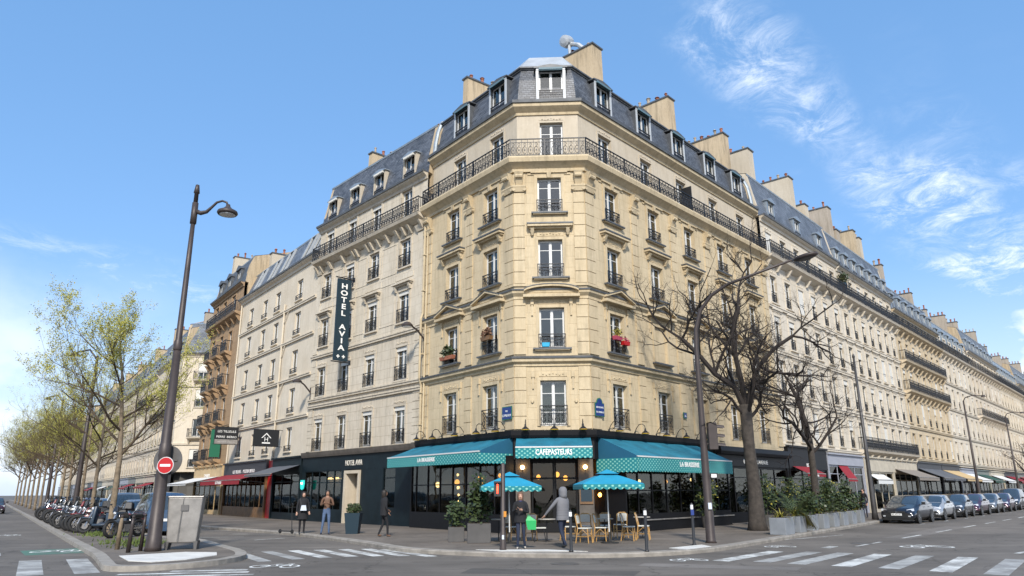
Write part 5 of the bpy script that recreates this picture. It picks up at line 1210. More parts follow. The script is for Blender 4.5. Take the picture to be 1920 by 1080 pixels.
for i, (ln, wl, ev, tp, lb, bc, rf) in enumerate(rows):
    P, Q = RS(t0), RS(t0+ln); n = int(round(ln/(2.25 if i < 2 else 2.5))); cs = [(k+.5)*ln/n for k in range(n)]
    fl = [(4.75, 2.0), (7.75, 2.05), (10.75, 1.95), (13.6, 1.85), (16.75, 1.75)]
    sc_ = (ev-1.0-16.75+1.75)/2
    ch = []
    if i == 0: ch = [(3.2, 1.6, 3.0, .9, 22.2, 26.1, 'plaster', 3), (10.6, 1.5, 3.2, .9, 22.2, 26.3, 'plaster', 5), (13.6, 1.5, 2.4, .8, 22.0, 24.8, 'plaster', 3)]
    elif i == 1: ch = [(4.9, 1.5, 2.6, .9, 22.2, 26.3, 'chim_grey', 3), (6.6, 1.5, 1.8, .9, 22.2, 24.6, 'chim_grey', 3), (11.6, 1.5, 2.4, .8, 22.0, 25.9, 'chim', 3), (13.4, 1.5, 2.0, .8, 22.0, 25.6, 'plaster', 3)]
    else: ch = [(ln*.25, 1.3, 2.4, .6, tp-.5, tp+rn.uniform(1.4, 3.2), 'chim_grey', 5), (ln-1.2, 1.5, 2.8, .65, tp-.5, tp+rn.uniform(1.6, 3.4), 'chim_grey', 6)]
    b, f = house('apartment_building', lb, P, Q, cols=cs, floors=fl, w=1.02, wall=wl, eave=ev, top=tp, roof=rf, strings=(4.45, 7.35, 10.35, 13.3), balc=bc, rail='fine' if i < 3 else 'bars', sur=.16 if i < 4 else .1, hoods=(0, 1, 2) if i < 2 else (), detail=2 if i < 2 else (1 if i < 3 else 0), seed=60+i, curt=i < 5, group='facades along the right street', dormers=cs[::1] if i else [2.4, 7.1, 11.6], dorm=dict(w=.9, h=1.4, d=1.0, front='zinc', arch=.24, rail=i < 2, blind=0), chims=ch, gable='plaster' if i < 2 else 'chim')
    rows[i] = rows[i]+(b, f, t0); t0 += ln+.02
    if i >= 3:
        shop(b, f, .1, ln/2-.1, shopc[(i+1) % 5], 4); shop(b, f, ln/2+.1, ln-.1, shopc[(i+3) % 5], 4)
r1, f1 = rows[0][7:9]; r2, f2 = rows[1][7:9]; r3, f3 = rows[2][7:9]
# shops: black bar beside the cafe (under the corner building), black restaurant, grey front with red blind ...
mb = MB(); mb.sweep([(10.3, 0), (19.2, 0)], [(0, 3.6), (.5, 3.6), (.55, 3.75), (.5, 4.0), (0, 4.05)]); mb.build('shop_cornice', M['shopblack'], FR.F, bld)
shop(bld, FR, 10.35, 19.25, 'shopblack', 5, 2.9, 3.6, .6, off=.12, text_='BRASSERIE  L\'AVENUE', tsz=.32)
shop(r1, f1, .1, 6.6, 'shopblack', 3, 2.9, 4.3, .5, off=.10, text_='BISTRO', tsz=.3)
awning('small dark red awning on the black bistro front next to the corner building', f1, .6, 3.6, 1.1, 3.3, 2.75, .18, 0, 0, 'BISTRO', .16, 1, .2, 'redcloth', 'redcloth', 'redcloth', False, .02)
shop(r1, f1, 6.8, 14.3, 'greypaint', 4, 3.3, 4.1, .4, off=.10)
awning('red arched blind on the blue grey shop front', f1, 8.9, 10.8, .75, 3.7, 2.5, .16, 0, 0, None, mt='redcloth', dark='redcloth', val='redcloth', scal=False)
shop(r2, f2, .1, 7.4, 'beigeshop', 4, 3.0, 4.1, .3, off=.1); shop(r2, f2, 7.6, 14.9, 'beigeshop', 4, 3.0, 4.1, .5)
awning('pale folded blind over the beige shop behind the first parked cars', f2, 1.2, 5.0, .7, 3.0, 2.5, .3, 0, 0, None, mt='whitecloth', dark='whitecloth', val='whitecloth', scal=False)
awning('taupe awning on the beige shop behind the parked cars', f2, 8.0, 14.6, 1.9, 3.5, 2.75, .25, 0, 0, None, mt='taupe', dark='taupe', val='taupe', scal=False)
shop(r3, f3, .1, 9.0, 'anth', 4, 3.0, 4.1, .5); shop(r3, f3, 9.2, 16.9, 'anth', 3, 3.0, 4.1, .5)
awning('charcoal awning under the ochre facade', f3, .4, 8.6, 2.2, 3.7, 2.75, .2, 0, 0, None, mt='greycloth', dark='greycloth', val='greycloth', scal=False)
awning('sand coloured awning under the ochre facade', f3, 9.4, 16.4, 2.2, 3.7, 2.75, .2, 0, 0, None, mt='beigecloth', dark='beigecloth', val='beigecloth', scal=False)
for i, (bi, u, c, w_) in enumerate([(3, 1.0, 'whitecloth', 6), (3, 8.5, 'greencloth', 6), (4, 1, 'whitecloth', 7), (4, 11, 'redcloth', 7), (5, 2, 'redcloth', 6), (5, 11, 'whitecloth', 6), (6, 2, 'redcloth', 8), (6, 13, 'greycloth', 7), (7, 3, 'redcloth', 8)]):
    nm = {'whitecloth': 'white', 'greencloth': 'green', 'redcloth': 'red', 'greycloth': 'grey'}[c]; od = ['', '', '', 'fourth', 'fifth', 'sixth', 'seventh', 'eighth'][bi]
    awning('%s awning on the %s half of the %s house along the right street' % (nm, 'near' if u < 8 else 'far', od), rows[bi][8], u, u+w_, 1.9, 3.5, 2.7, .2, 0, 0, None, mt=c, dark=c, val=c, scal=False)
# planted pot on the second balcony
t = thing('balcony_planter', 'tall dark blue planter with green bush on the high balcony of the right street', 'planter', f2.F @ Matrix.Translation((.5, -.3, 16.75))); Mx = WM[t]
mb = MB(); mb.taper((0, 0, 0), (.22, .2), (0, 0, 1.1), (.3, .22)); mb.build('box', M['sign_navy'], Mx, t); mb = MB(); foliage(mb, (0, 0, 1.5), (.6, .4, .5), 200, .22, random.Random(4)); mb.build('foliage', M['leaf_dark'], Mx, t)
# ================================================================ TREES
def grow(mb, tips, p, d, ln, r, depth, rn, P):
    """one branch, bent along its length, then its children"""
    seg = P['seg'] if depth > 1 else max(2, P['seg']-1); pts = [p.copy()]; rr = [r]; dd = d.copy()
    for i in range(seg):
        dd = (dd+Vector((rn.gauss(0, P['wob']), rn.gauss(0, P['wob']), rn.gauss(0, P['wob'])+P['up']*(1.0 if depth < P['depth'] else 0)))).normalized()
        p = p+dd*(ln/seg); pts.append(p.copy()); rr.append(r*(1-(1-P['taper'])*(i+1)/seg))
    mb.tube(pts, rr, 7 if depth >= P['depth'] else (5 if depth > 2 else 3), depth <= 1)
    if depth <= P.get('leafd', 1):
        for q in pts[1:]: tips.append((q.copy(), dd.copy()))
    if depth == 0: return
    n = P['n'][P['depth']-depth] if P['depth']-depth < len(P['n']) else P['n'][-1]
    for k in range(n):
        t = rn.uniform(P.get('tmin', .35), 1.0) if k < n-1 else 1.0
        j = min(seg, max(1, int(round(t*seg)))); base = pts[j]
        ax = dd.orthogonal().normalized(); ax = Matrix.Rotation(rn.uniform(0, 6.283), 3, dd) @ ax
        ang = R(rn.uniform(*P['ang'])) * (0.45 if k == n-1 else 1)
        nd = (Matrix.Rotation(ang, 3, ax) @ dd); nd.z += P.get('lift', 0); nd.normalize()
        grow(mb, tips, base, nd, ln*rn.uniform(*P['shr']), rr[j]*rn.uniform(.52, .72), depth-1, rn, P)
def tree_meshes(seed, P, trunk, limbs, leaf=None, mats=('bark', 'twig')):
    rn = random.Random(seed); t = MB(); t.tube([p for p, r in trunk], [r for p, r in trunk], 12)
    mb = MB(); tips = []
    for base, d, ln, r in limbs: grow(mb, tips, Vector(base), Vector(d).normalized(), ln, r, P['depth'], rn, P)
    tm = t.mesh('trunk', M[mats[0]], True); cm = mb.mesh('branches', M[mats[1]])
    lm = None
    if leaf:
        n, size, mt, spread = leaf; lb = MB()
        for i_ in range(n):
            if i_ % 6 == 0: q0, dd = rn.choice(tips)
            q = q0+Vector((rn.gauss(0, spread), rn.gauss(0, spread), rn.gauss(0, spread)))
            e = Vector((rn.gauss(0, 1), rn.gauss(0, 1), rn.gauss(0, 1))).normalized(); s = e.orthogonal().normalized()*size*rn.uniform(.3, .5); e = e*size*rn.uniform(.6, 1.2)
            lb.quad(q, q+e*.5+s, q+e, q+e*.5-s)
        lm = lb.mesh('leaves', M[mt])
    return tm, cm, lm
def put_tree(label, x, y, z, rz, meshes, group=None, s=1.0, nm='bare_tree'):
    Mx = T(x, y, z, rz) @ Matrix.Scale(s, 4); t = thing(nm, label, 'tree', Mx, group)
    place('trunk', meshes[0], Mx, t); c = place('branches', meshes[1], Mx, t)
    if meshes[2]: place('leaves', meshes[2], Mx, t)
    return t
# the big bare tree beside the cafe: stout trunk, three rising limbs, knobbly pruned crown
PB_ = dict(depth=5, seg=4, wob=.17, up=.05, taper=.70, n=[6, 5, 4, 4, 3], ang=(28, 78), shr=(.40, .62), lift=.05, tmin=.25)
t1 = tree_meshes(5, PB_, [((0, 0, -.05), .46), ((0, 0, .35), .36), ((.02, 0, 1.6), .29), ((-.05, 0, 3.4), .24), ((-.05, 0, 5.3), .26)],
    [((-.08, 0, 5.1), (-.28, .05, 1), 4.2, .13), ((0, .05, 5.2), (.10, .1, 1), 4.6, .13), ((.05, -.05, 5.1), (.42, -.1, 1), 4.0, .11), ((-.10, 0, 4.8), (-.85, -.1, .75), 2.3, .07), ((.08, 0, 4.7), (.95, .2, .72), 2.3, .08), ((0, -.1, 4.9), (.0, -.75, .9), 2.5, .09), ((0, .1, 5), (-.1, .75, .9), 2.6, .09)])
put_tree('large leafless tree with stout grey trunk and tangled dark crown beside the cafe', 10.35, 32.1, .1, 0, t1)
t2 = tree_meshes(9, dict(PB_, depth=5, n=[4, 4, 3, 3, 3], shr=(.50, .70)), [((0, 0, -.05), .26), ((0, 0, .4), .2), ((0, 0, 3.2), .16), ((-.05, 0, 4.2), .15)],
    [((0, 0, 4.0), (-.1, 0, 1), 3.2, .13), ((0, 0, 3.8), (-.7, .1, .8), 2.9, .10), ((0, 0, 3.9), (.75, .1, .75), 3.1, .10), ((0, 0, 3.4), (.3, -.7, .8), 2.4, .08), ((0, 0, 3.6), (-.9, -.2, .4), 2.2, .07)])
put_tree('smaller leafless tree behind the row of planters on the right street', 15.2, 37.6, .1, 1.0, t2)
t3 = tree_meshes(15, dict(PB_, depth=4, n=[4, 4, 3, 3]), [((0, 0, -.05), .2), ((0, 0, 3.5), .14)], [((0, 0, 3.3), (0, 0, 1), 2.6, .11), ((0, 0, 3.2), (-.6, 0, .8), 2.4, .09), ((0, 0, 3.3), (.6, .3, .8), 2.4, .09), ((0, 0, 3.1), (.1, -.7, .7), 2.2, .08)])
for i, (t, od) in enumerate([(62, 'nearest'), (74, 'second'), (88, 'third'), (103, 'fourth'), (120, 'farthest')]):
    p = RS(t, 4.2); put_tree('distant leafless street tree at the far right, %s of five' % od, p[0], p[1], .1, i*1.3, t3, 'bare trees far along the right street', .95+.05*(i % 3))
# spring trees of the left island
PS = dict(depth=4, seg=4, wob=.10, up=.13, taper=.5, n=[6, 5, 4, 3], ang=(22, 58), shr=(.44, .64), lift=.12, tmin=.22, leafd=1)
def spring(seed, h=1.0, lean=0):
    rn = random.Random(seed); limbs = []
    for k in range(8):
        a = k*2.4+rn.uniform(-.3, .3); z = 3.4+k*.55; cx_ = math.cos(a)+lean*.45; limbs.append(((-.06*k*abs(lean), 0, z*h), (cx_, math.sin(a), rn.uniform(.40, .8)), (3.9-.22*k)*(1-.28*max(0, cx_)*abs(lean)), .062-.003*k))
    limbs.append(((-.45*abs(lean), 0, 7.2*h), (lean*.2, 0, 1), 2.0, .05))
    global LEAFN
    return tree_meshes(seed, PS, [((0, 0, -.05), .18), ((0, 0, .3), .135), ((0, 0, 3.4*h), .11), ((-.22*abs(lean), 0, 5.5*h), .085), ((-.5*abs(lean), 0, 7.6*h), .05)], limbs, (26000 if seed == 101 else 8500, .058, 'leaf_spring', .07), ('bark2', 'twig2'))
sp = [spring(101, 1.0, -1), spring(202, .95), spring(303, 1.03)]
tp = [(9.6, 1.25, 0, .93), (16.5, 1.2, 1, .78), (23.5, 1.3, 2, .76), (31, 1.2, 0, .72), (38, 1.3, 1, .80), (45, 1.2, 2, .78), (52, 1.2, 0, .85), (60, 1.2, 1, .9), (69, 1.2, 2, 1.0), (80, 1.2, 0, 1.0), (92, 1.2, 1, 1.0), (106, 1.2, 2, 1.05), (122, 1.2, 0, 1.05), (140, 1.2, 1, 1.1)]
ords2 = ['nearest and largest', 'second', 'third', 'fourth', 'fifth', 'sixth', 'seventh', 'eighth', 'ninth', 'tenth', 'eleventh', 'twelfth', 'thirteenth', 'farthest']
for i, (s, o, k, sc_) in enumerate(tp):
    p = IS(s, o); put_tree('young leafed street tree over the motorbikes, %s of the left row' % ords2[i], p[0], p[1], .1, i*1.9, sp[k], 'spring trees along the left island', sc_, 'leafy_tree')
for i, s in enumerate((52, 64, 78, 94, 112, 132)):
    p = IS(s, -9.5); put_tree('street tree with young leaves across the left road, %s from the front' % ('first', 'second', 'third', 'fourth', 'fifth', 'last')[i], p[0], p[1], .0, i*1.1+.5, sp[(i+1) % 3], 'spring trees across the left road', 1.0, 'leafy_tree')
# ================================================================ STREET FURNITURE
# tall lamp on the island
Mx = T(-10.65, 22.55, .115, R(-3)); t = thing('street_lamp', 'tall brown street lamp post with curved arm and bell lantern on the left island', 'street lamp', Mx)
mb = MB(); mb.tube([(0, 0, 0), (0, 0, .12), (0, 0, .45), (0, 0, .46), (0, 0, 2.7), (0, 0, 2.75), (0, 0, 3.1), (0, 0, 3.12), (0, 0, 6.0)], [.24, .23, .21, .20, .165, .175, .175, .155, .115], 16)
mb.tube([(0, 0, 6.0), (0, 0, 6.05), (0, 0, 6.3), (0, 0, 6.35), (0, 0, 8.7), (0, 0, 10.3)], [.115, .135, .125, .10, .085, .07], 14); mb.tube([(0, 0, 10.3), (0, 0, 10.31), (0, 0, 11.05)], [.07, .105, .10], 12); mb.tube([(0, 0, 11.05), (0, 0, 11.4), (0, 0, 11.41), (0, 0, 11.7), (0, 0, 11.72)], [.075, .07, .10, .06, .02], 10)
mb.build('post', M['post'], Mx, t, True)
mb = MB(); mb.tube([(.06, 0, 10.75), (.22, 0, 10.68), (.42, 0, 10.72), (.58, 0, 10.88), (.74, 0, 11.05), (.92, 0, 11.10), (1.08, 0, 11.04), (1.12, 0, 10.92)], [.08, .075, .06, .045, .04, .035, .035, .04], 10); mb.build('arm', M['post'], Mx, t, True)
mb = MB(); mb.lathe([(.30, -.30), (.335, -.25), (.31, -.18), (.16, -.10), (.08, -.02), (.06, .06)], 20, (1.14, 0, 10.9)); mb.build('lantern', M['post'], Mx, t, True)
MB().lathe([(.22, -.325), (.25, -.302)], 18, (1.14, 0, 10.9)).build('diffuser', M['headlight'], Mx, t)
MB().lathe([(.172, 0), (.170, .42)], 16, (0, 0, 2.05)).build('sticker', M['sticker'], Mx, t)
# no entry sign and the back of a round sign
Mx = T(-10.65, 22.5, .115); t = thing('no_entry_sign', 'red round no entry sign with white bar on the left lamp post', 'traffic sign', Mx @ Matrix.Translation((.22, -.27, 2.45)))
Ms = WM[t]; Rx = Matrix.Rotation(R(90), 4, 'X')
MB().lathe([(.245, -.012), (.25, .0), (.245, .012)], 28, M=Rx).build('rim', M['white'], Ms, t); MB().lathe([(.228, .0125), (.228, .016)], 28, M=Rx).build('disc', M['red'], Ms, t)
MB().box(-.155, .155, -.022, -.0165, -.035, .035).build('bar', M['letter'], Ms, t); MB().box(-.25, .0, .0, .06, -.02, .02).build('bracket', M['steel_dark'], Ms, t)
t = thing('round_sign', 'dark back of a round traffic sign behind the left lamp post', 'traffic sign', Mx @ Matrix.Translation((.02, .28, 2.62))); Ms = WM[t]
MB().lathe([(.44, -.012), (.445, 0), (.44, .012)], 32, M=Rx).build('disc', M['steel_dark'], Ms, t); MB().box(-.30, .30, -.04, -.014, -.03, .01).build('bracket', M['steel_dark'], Ms, t)
# street cabinet on legs
Mx = T(-10.05, 23.05, .115, R(14)); t = thing('street_cabinet', 'grey metal street cabinet with flared sides standing on four feet', 'cabinet', Mx)
mb = MB(); mb.taper((0, .22, .20), (.42, .26), (0, .22, 1.52), (.50, .33)); o = mb.build('cabinet_body', M['steel'], Mx, t); bevel(o, .03, 2)
mb = MB(); mb.taper((-.02, .22, 1.525), (.53, .36), (0, .22, 1.56), (.52, .35)); mb.build('lid', M['steel'], Mx, t)
mb = MB(); mb.add([(-.12, -.115, .25), (-.10, -.115, .25), (-.03, -.125, 1.5), (-.05, -.125, 1.5)], [(0, 1, 2, 3)]); mb.box(-.10, .12, -.128, -.10, 1.13, 1.30); mb.build('door_seam', M['steel_dark'], Mx, t)
for x, y in ((-.40, -.0), (.40, 0), (-.40, .44), (.40, .44)): m_ = MB(); m_.taper((x*1.03, y, 0), (.035, .04), (x, y, .24), (.06, .05)); m_.build('leg', M['steel_dark'], Mx, t)
# island posts
for i, (x, y, h, r, lb) in enumerate([(-12.1, 23.3, .92, .075, 'pale wooden post leaning beside the nearest island tree'), (-11.12, 22.05, .95, .065, 'dark cast iron bollard left of the pair near the island lamp'), (-11.05, 22.62, .98, .06, 'dark cast iron bollard closest to the island lamp post')]):
    Mx = T(x, y, .115); t = thing('bollard', lb, 'bollard', Mx)
    MB().tube([(0, 0, 0), (.02, 0, h*.8), (.03, 0, h)], [r, r*.8, r*.55], 10).build('post', M['bark2' if i == 0 else 'post'], Mx, t, True); MB().ball((.03, 0, h+.04), r*.7).build('cap', M['post'], Mx, t)
# pedestrian signal post with red man
Mx = T(-.30, 22.2, .12); t = thing('pedestrian_signal', 'slim brown signal post with a lit red man facing the crossing', 'traffic light', Mx)
mb = MB(); mb.tube([(0, 0, 0), (0, 0, .06), (0, 0, .5), (0, 0, .52), (0, 0, 2.42), (0, 0, 2.46)], [.11, .095, .085, .072, .062, .03], 14); mb.build('post', M['post'], Mx, t, True)
mb = MB(); mb.box(-.26, -.06, -.12, .05, 1.50, 1.92); mb.box(-.27, -.05, -.18, -.12, 1.88, 1.93); mb.build('signal_box', M['plastic'], Mx, t)
mb = MB(); mb.box(-.185, -.135, -.128, -.121, 1.66, 1.80); mb.ball((-.16, -.124, 1.83), .022, 8); mb.box(-.180, -.164, -.128, -.121, 1.58, 1.66); mb.box(-.156, -.140, -.128, -.121, 1.58, 1.66); mb.build('red_man', M['redlit'], Mx, t)
MB().box(.02, .10, -.13, -.05, .92, 1.08).build('push_button', M['orange'], Mx, t); MB().box(-.03, .03, -.092, -.075, .3, .42).build('sticker', M['sticker'], Mx, t)
# right lamp with long arm and traffic light
Mx = T(6.42, 24.75, .12); t = thing('street_lamp', 'dark street lamp with a long arm sweeping right across the bare tree crown', 'street lamp', Mx)
mb = MB(); mb.tube([(0, 0, 0), (0, 0, .08), (0, 0, 2.6), (0, 0, 3.9), (0, 0, 6.4), (.03, -.02, 7.1), (.22, -.10, 7.75), (.6, -.3, 8.25), (1.1, -.65, 8.55), (2.9, -1.95, 9.0)], [.19, .155, .125, .105, .082, .076, .068, .06, .052, .038], 14); mb.build('post', M['post'], Mx, t, True)
mb = MB(); mb.lathe([(.10, -.08), (.15, -.03), (.14, .04), (.05, .09)], 16, M=Matrix.Translation((3.28, -2.15, 9.05)) @ Matrix.Rotation(R(-35), 4, 'Z') @ Matrix.Rotation(R(-8), 4, 'Y') @ Matrix.Diagonal((2.7, 1.6, 1, 1))); mb.build('lamp_head', M['post'], Mx, t, True)
mb = MB(); mb.lathe([(.08, -.10), (.11, -.078)], 16, M=Matrix.Translation((3.28, -2.15, 9.05)) @ Matrix.Rotation(R(-35), 4, 'Z') @ Matrix.Rotation(R(-8), 4, 'Y') @ Matrix.Diagonal((2.5, 1.5, 1, 1))); mb.build('diffuser', M['steel_dark'], Mx, t)
t2_ = thing('traffic_light', 'brown traffic light with hooded lenses seen from behind on the right lamp post', 'traffic light', Mx @ Matrix.Translation((.30, .0, 2.95))); Ms = WM[t2_]
mb = MB(); mb.box(-.14, .16, -.12, .12, 0, .90); o = mb.build('signal_box', M['post'], Ms, t2_); bevel(o, .02)
for z in (.14, .44, .74):
    mb = MB()
    for k in range(8):
        a0, a1 = math.pi*k/8, math.pi*(k+1)/8
        mb.add([(.16, .10*math.cos(a0), z+.10*math.sin(a0)), (.16, .10*math.cos(a1), z+.10*math.sin(a1)), (.42, .10*math.cos(a1), z+.10*math.sin(a1)-.03), (.42, .10*math.cos(a0), z+.10*math.sin(a0)-.03)], [(0, 1, 2, 3)])
    mb.build('hood', M['post'], Ms, t2_)
mb = MB(); [mb.lathe([(.09, -.005), (.09, .01)], 14, M=Matrix.Translation((.165, 0, z)) @ Matrix.Rotation(R(90), 4, 'Y')) for z in (.14, .44, .74)]; mb.build('lens', M['steel_dark'], Ms, t2_)
mb = MB(); mb.box(-.34, -.14, -.03, .03, .18, .22); mb.box(-.34, -.14, -.03, .03, .70, .74); mb.add([(-.36, -.16, .80), (-.05, -.16, .92), (.14, -.16, .82), (-.36, .1, .80), (-.05, .1, .92), (.14, .1, .82)], [(0, 1, 4, 3), (1, 2, 5, 4)]); mb.build('bracket', M['post'], Ms, t2_)
t = thing('lamp_label', 'small white numbered plate on the right lamp post', 'plate', Mx @ Matrix.Translation((.16, -.16, 2.02))); Ms = WM[t]; MB().box(-.05, .16, -.02, .0, 0, .17).build('backing', M['plastic'], Ms, t); MB().box(-.03, .14, -.026, -.021, .03, .14).build('plate', M['letter'], Ms, t)
MB().box(-.05, .06, -.20, -.155, 1.05, 1.25).build('sticker', M['sticker'], Mx, [k for k in bpy.data.objects if k.get('label', '').startswith('dark street lamp')][0])
# slim bollards
for i, (x, y, h, lb) in enumerate([(1.62, 21.4, 1.02, 'black steel bollard with white cap on the kerb right of the man in grey'), (3.72, 21.3, 1.05, 'black steel bollard with white band alone in the middle of the pavement edge'), (5.62, 23.7, 1.15, 'black post with a blue and white sticker left of the right lamp post')]):
    Mx = T(x, y, .12, R((0, 0, 0)[i])); t = thing('bollard', lb, 'bollard', Mx)
    MB().tube([(0, 0, 0), (0, 0, .04), (0, 0, .05), (0, 0, h*.93)], [.065, .065, .045, .042], 12).build('post', M['plastic'], Mx, t, True); MB().tube([(0, 0, h*.93), (0, 0, h*1.05)], [.046, .044], 12).build('white_band', M['letter'], Mx, t); MB().lathe([(.046, 0), (.03, .05), (.005, .06)], 12, (0, 0, h*1.05)).build('cap', M['plastic'], Mx, t)
    if i == 2: MB().box(-.05, .05, -.055, -.046, h*.78, h*.92).build('sticker', M['blue_scarf'], Mx, t)
# more lamps along the right street
for i, (t_, off, h, lb) in enumerate([(1.2, 4.4, 9.3, 'dark green lamp post beside the first parked black car'), (31, 4.4, 9.3, 'dark lamp post over the parked cars before the ochre facade'), (52, 4.4, 9.4, 'distant dark lamp post along the right street'), (56, 10.4, 9.4, 'distant lamp with curved head far along the right street')]):
    p = RS(t_, off); Mx = T(p[0], p[1], .12 if off < 5 else 0, R(-42)); t = thing('street_lamp', lb, 'street lamp', Mx, 'lamp posts along the right street')
    MB().tube([(0, 0, 0), (0, 0, .4), (0, 0, 3), (0, 0, h)], [.19, .15, .11, .06], 12).build('post', M['iron_grey'] if i == 0 else M['post'], Mx, t, True)
    if i: MB().tube([(0, 0, h-.05), (.2, -.1, h+.25), (.8, -.1, h+.4), (1.5, -.1, h+.3)], .04, 8).build('arm', M['post'], Mx, t, True); MB().lathe([(.2, -.08), (.12, .08)], 12, (1.6, -.1, h+.28)).build('lamp_head', M['post'], Mx, t)
    else: MB().lathe([(.075, 0), (.09, .1), (.02, .25)], 12, (0, 0, h-.001)).build('cap', M['iron_grey'], Mx, t)
# dark leaning posts among the left trees
for i, (s, lb) in enumerate([(20.5, 'dark lamp post between the spring trees, nearer one'), (44, 'dark lamp post between the spring trees, farther one')]):
    p = IS(s, .8); Mx = T(p[0], p[1], .11); t = thing('street_lamp', lb, 'street lamp', Mx, 'lamp posts among the left trees')
    MB().tube([(0, 0, 0), (0, 0, .4), (0, 0, 3), (0, 0, 9)], [.2, .16, .12, .07], 10).build('post', M['post'], Mx, t, True); MB().tube([(0, 0, 8.8), (-.6, .2, 9.4), (-1.4, .4, 9.3)], .05, 6).build('arm', M['post'], Mx, t, True); MB().lathe([(.3, -.1), (.1, .1)], 12, (-1.5, .4, 9.2)).build('lamp_head', M['post'], Mx, t)
# planters
def planter(label, x, y, rz, w, d, h, mt, kind, seed, grp=None):
    Mx = T(x, y, .12, rz); t = thing('planter', label, 'planter', Mx, grp); rn = random.Random(seed)
    mb = MB(); mb.box(-w/2, w/2, -d/2, d/2, 0, h-.0); o = mb.build('box', M[mt], Mx, t); bevel(o, .012)
    MB().box(-w/2+.04, w/2-.04, -d/2+.04, d/2-.04, h+.001, h+.02).build('soil', M['soil'], Mx, t)
    mb = MB()
    if 'bush' in kind: foliage(mb, (0, 0, h+.42), (w*.62, d*.8, .50), 330, .14, rn, 0)
    if 'blade' in kind:
        for _ in range(70):
            a = rn.uniform(0, 6.28); L_ = rn.uniform(.35, .85); ups = rn.uniform(.4, 1.3); w_ = .022; pts = []
            for k in range(4):
                q = k/3; pts.append(Vector((math.cos(a)*L_*q*.8, math.sin(a)*L_*q*.8, h+L_*(ups*q-.75*q*q))))
            s_ = Vector((-math.sin(a), math.cos(a), 0))*w_
            for k in range(3): mb.cur = 1; mb.quad(pts[k]-s_*(1-k/3.3), pts[k]+s_*(1-k/3.3), pts[k+1]+s_*(1-(k+1)/3.3), pts[k+1]-s_*(1-(k+1)/3.3))
        mb.cur = 0
    if 'palm' in kind:
        for _ in range(26):
            a = rn.uniform(0, 6.28); L_ = rn.uniform(.7, 1.35); ups = rn.uniform(.5, 1.5); P_ = []
            for k in range(7):
                q = k/6; P_.append(Vector((math.cos(a)*L_*q*.7, math.sin(a)*L_*q*.7, h+L_*(ups*q-.6*q*q))))
            s_ = Vector((-math.sin(a), math.cos(a), 0))
            for k in range(1, 6):
                for sd in (-1, 1):
                    for e in (0, .5):
                        b_ = P_[k].lerp(P_[k+1] if k < 6 else P_[k], e); tip = b_+s_*sd*(.22-.02*k)+(P_[k]-P_[k-1])*.9+Vector((0, 0, -.05)); mb.quad(b_, b_+(P_[k]-P_[k-1])*.18, tip)
            for k in range(6): mb.quad(P_[k]-s_*.008, P_[k]+s_*.008, P_[k+1]+s_*.006, P_[k+1]-s_*.006)
    if 'droop' in kind:
        for _ in range(60):
            a = rn.gauss(-.6, .35); L_ = rn.uniform(.6, 1.0); w_ = .015; pts = [Vector((math.cos(a)*L_*q*.9, math.sin(a)*L_*q*.9, h+.25*math.sin(q*3.1)-.55*L_*q*q)) for q in (0, .33, .66, 1)]
            s_ = Vector((-math.sin(a), math.cos(a), 0))*w_; mb.cur = 2
            for k in range(3): mb.quad(pts[k]-s_, pts[k]+s_, pts[k+1]+s_, pts[k+1]-s_)
        mb.cur = 0
    if 'tall' in kind: foliage(mb, (0, 0, h+.95), (w*.45, d*.5, .62), 300, .15, rn, 0)
    if 'topiary' in kind: foliage(mb, (0, 0, h+.22), (w*.55, d*.55, .26), 420, .09, rn, 0)
    if mb.v: mb.build('foliage', [M['leaf_dark'], M['leaf_yel'], M['yflower']], Mx, t)
    for k in range(3):
        if 'bush' in kind: MB().tube([(rn.uniform(-.2, .2), rn.uniform(-.1, .1), h), (rn.uniform(-.3, .3), rn.uniform(-.2, .2), h+.6)], .015, 5).build('stem', M['bark'], Mx, t)
    return t
GP = 'grey planters along the right kerb'
pk = [('grey box planter with yellow green blades nearest the big tree trunk', 'blade'), ('grey box planter with a drooping straw coloured tuft, second in the kerb row', 'palm blade droop'), ('grey box planter with dense dark bush, third in the kerb row', 'bush palm'), ('grey box planter with bush and blades, fourth in the kerb row', 'bush blade'), ('grey box planter with tall palm fronds, fifth in the kerb row', 'palm tall'), ('grey box planter with dark bush, sixth in the kerb row', 'bush blade'), ('grey box planter, seventh in the kerb row, with tall bush', 'bush tall'), ('grey box planter with bush, last of the kerb row before the parked cars', 'bush blade')]
for i, (lb, kd) in enumerate(pk):
    a = Vector((10.35, 29.2)); b = Vector((17.9, 39.4)); p = a.lerp(b, (i/7)**1.0); planter(lb, p.x, p.y, R(50), .95 if i == 0 else .72, .62, .62, 'planter', kd, 300+i, GP)
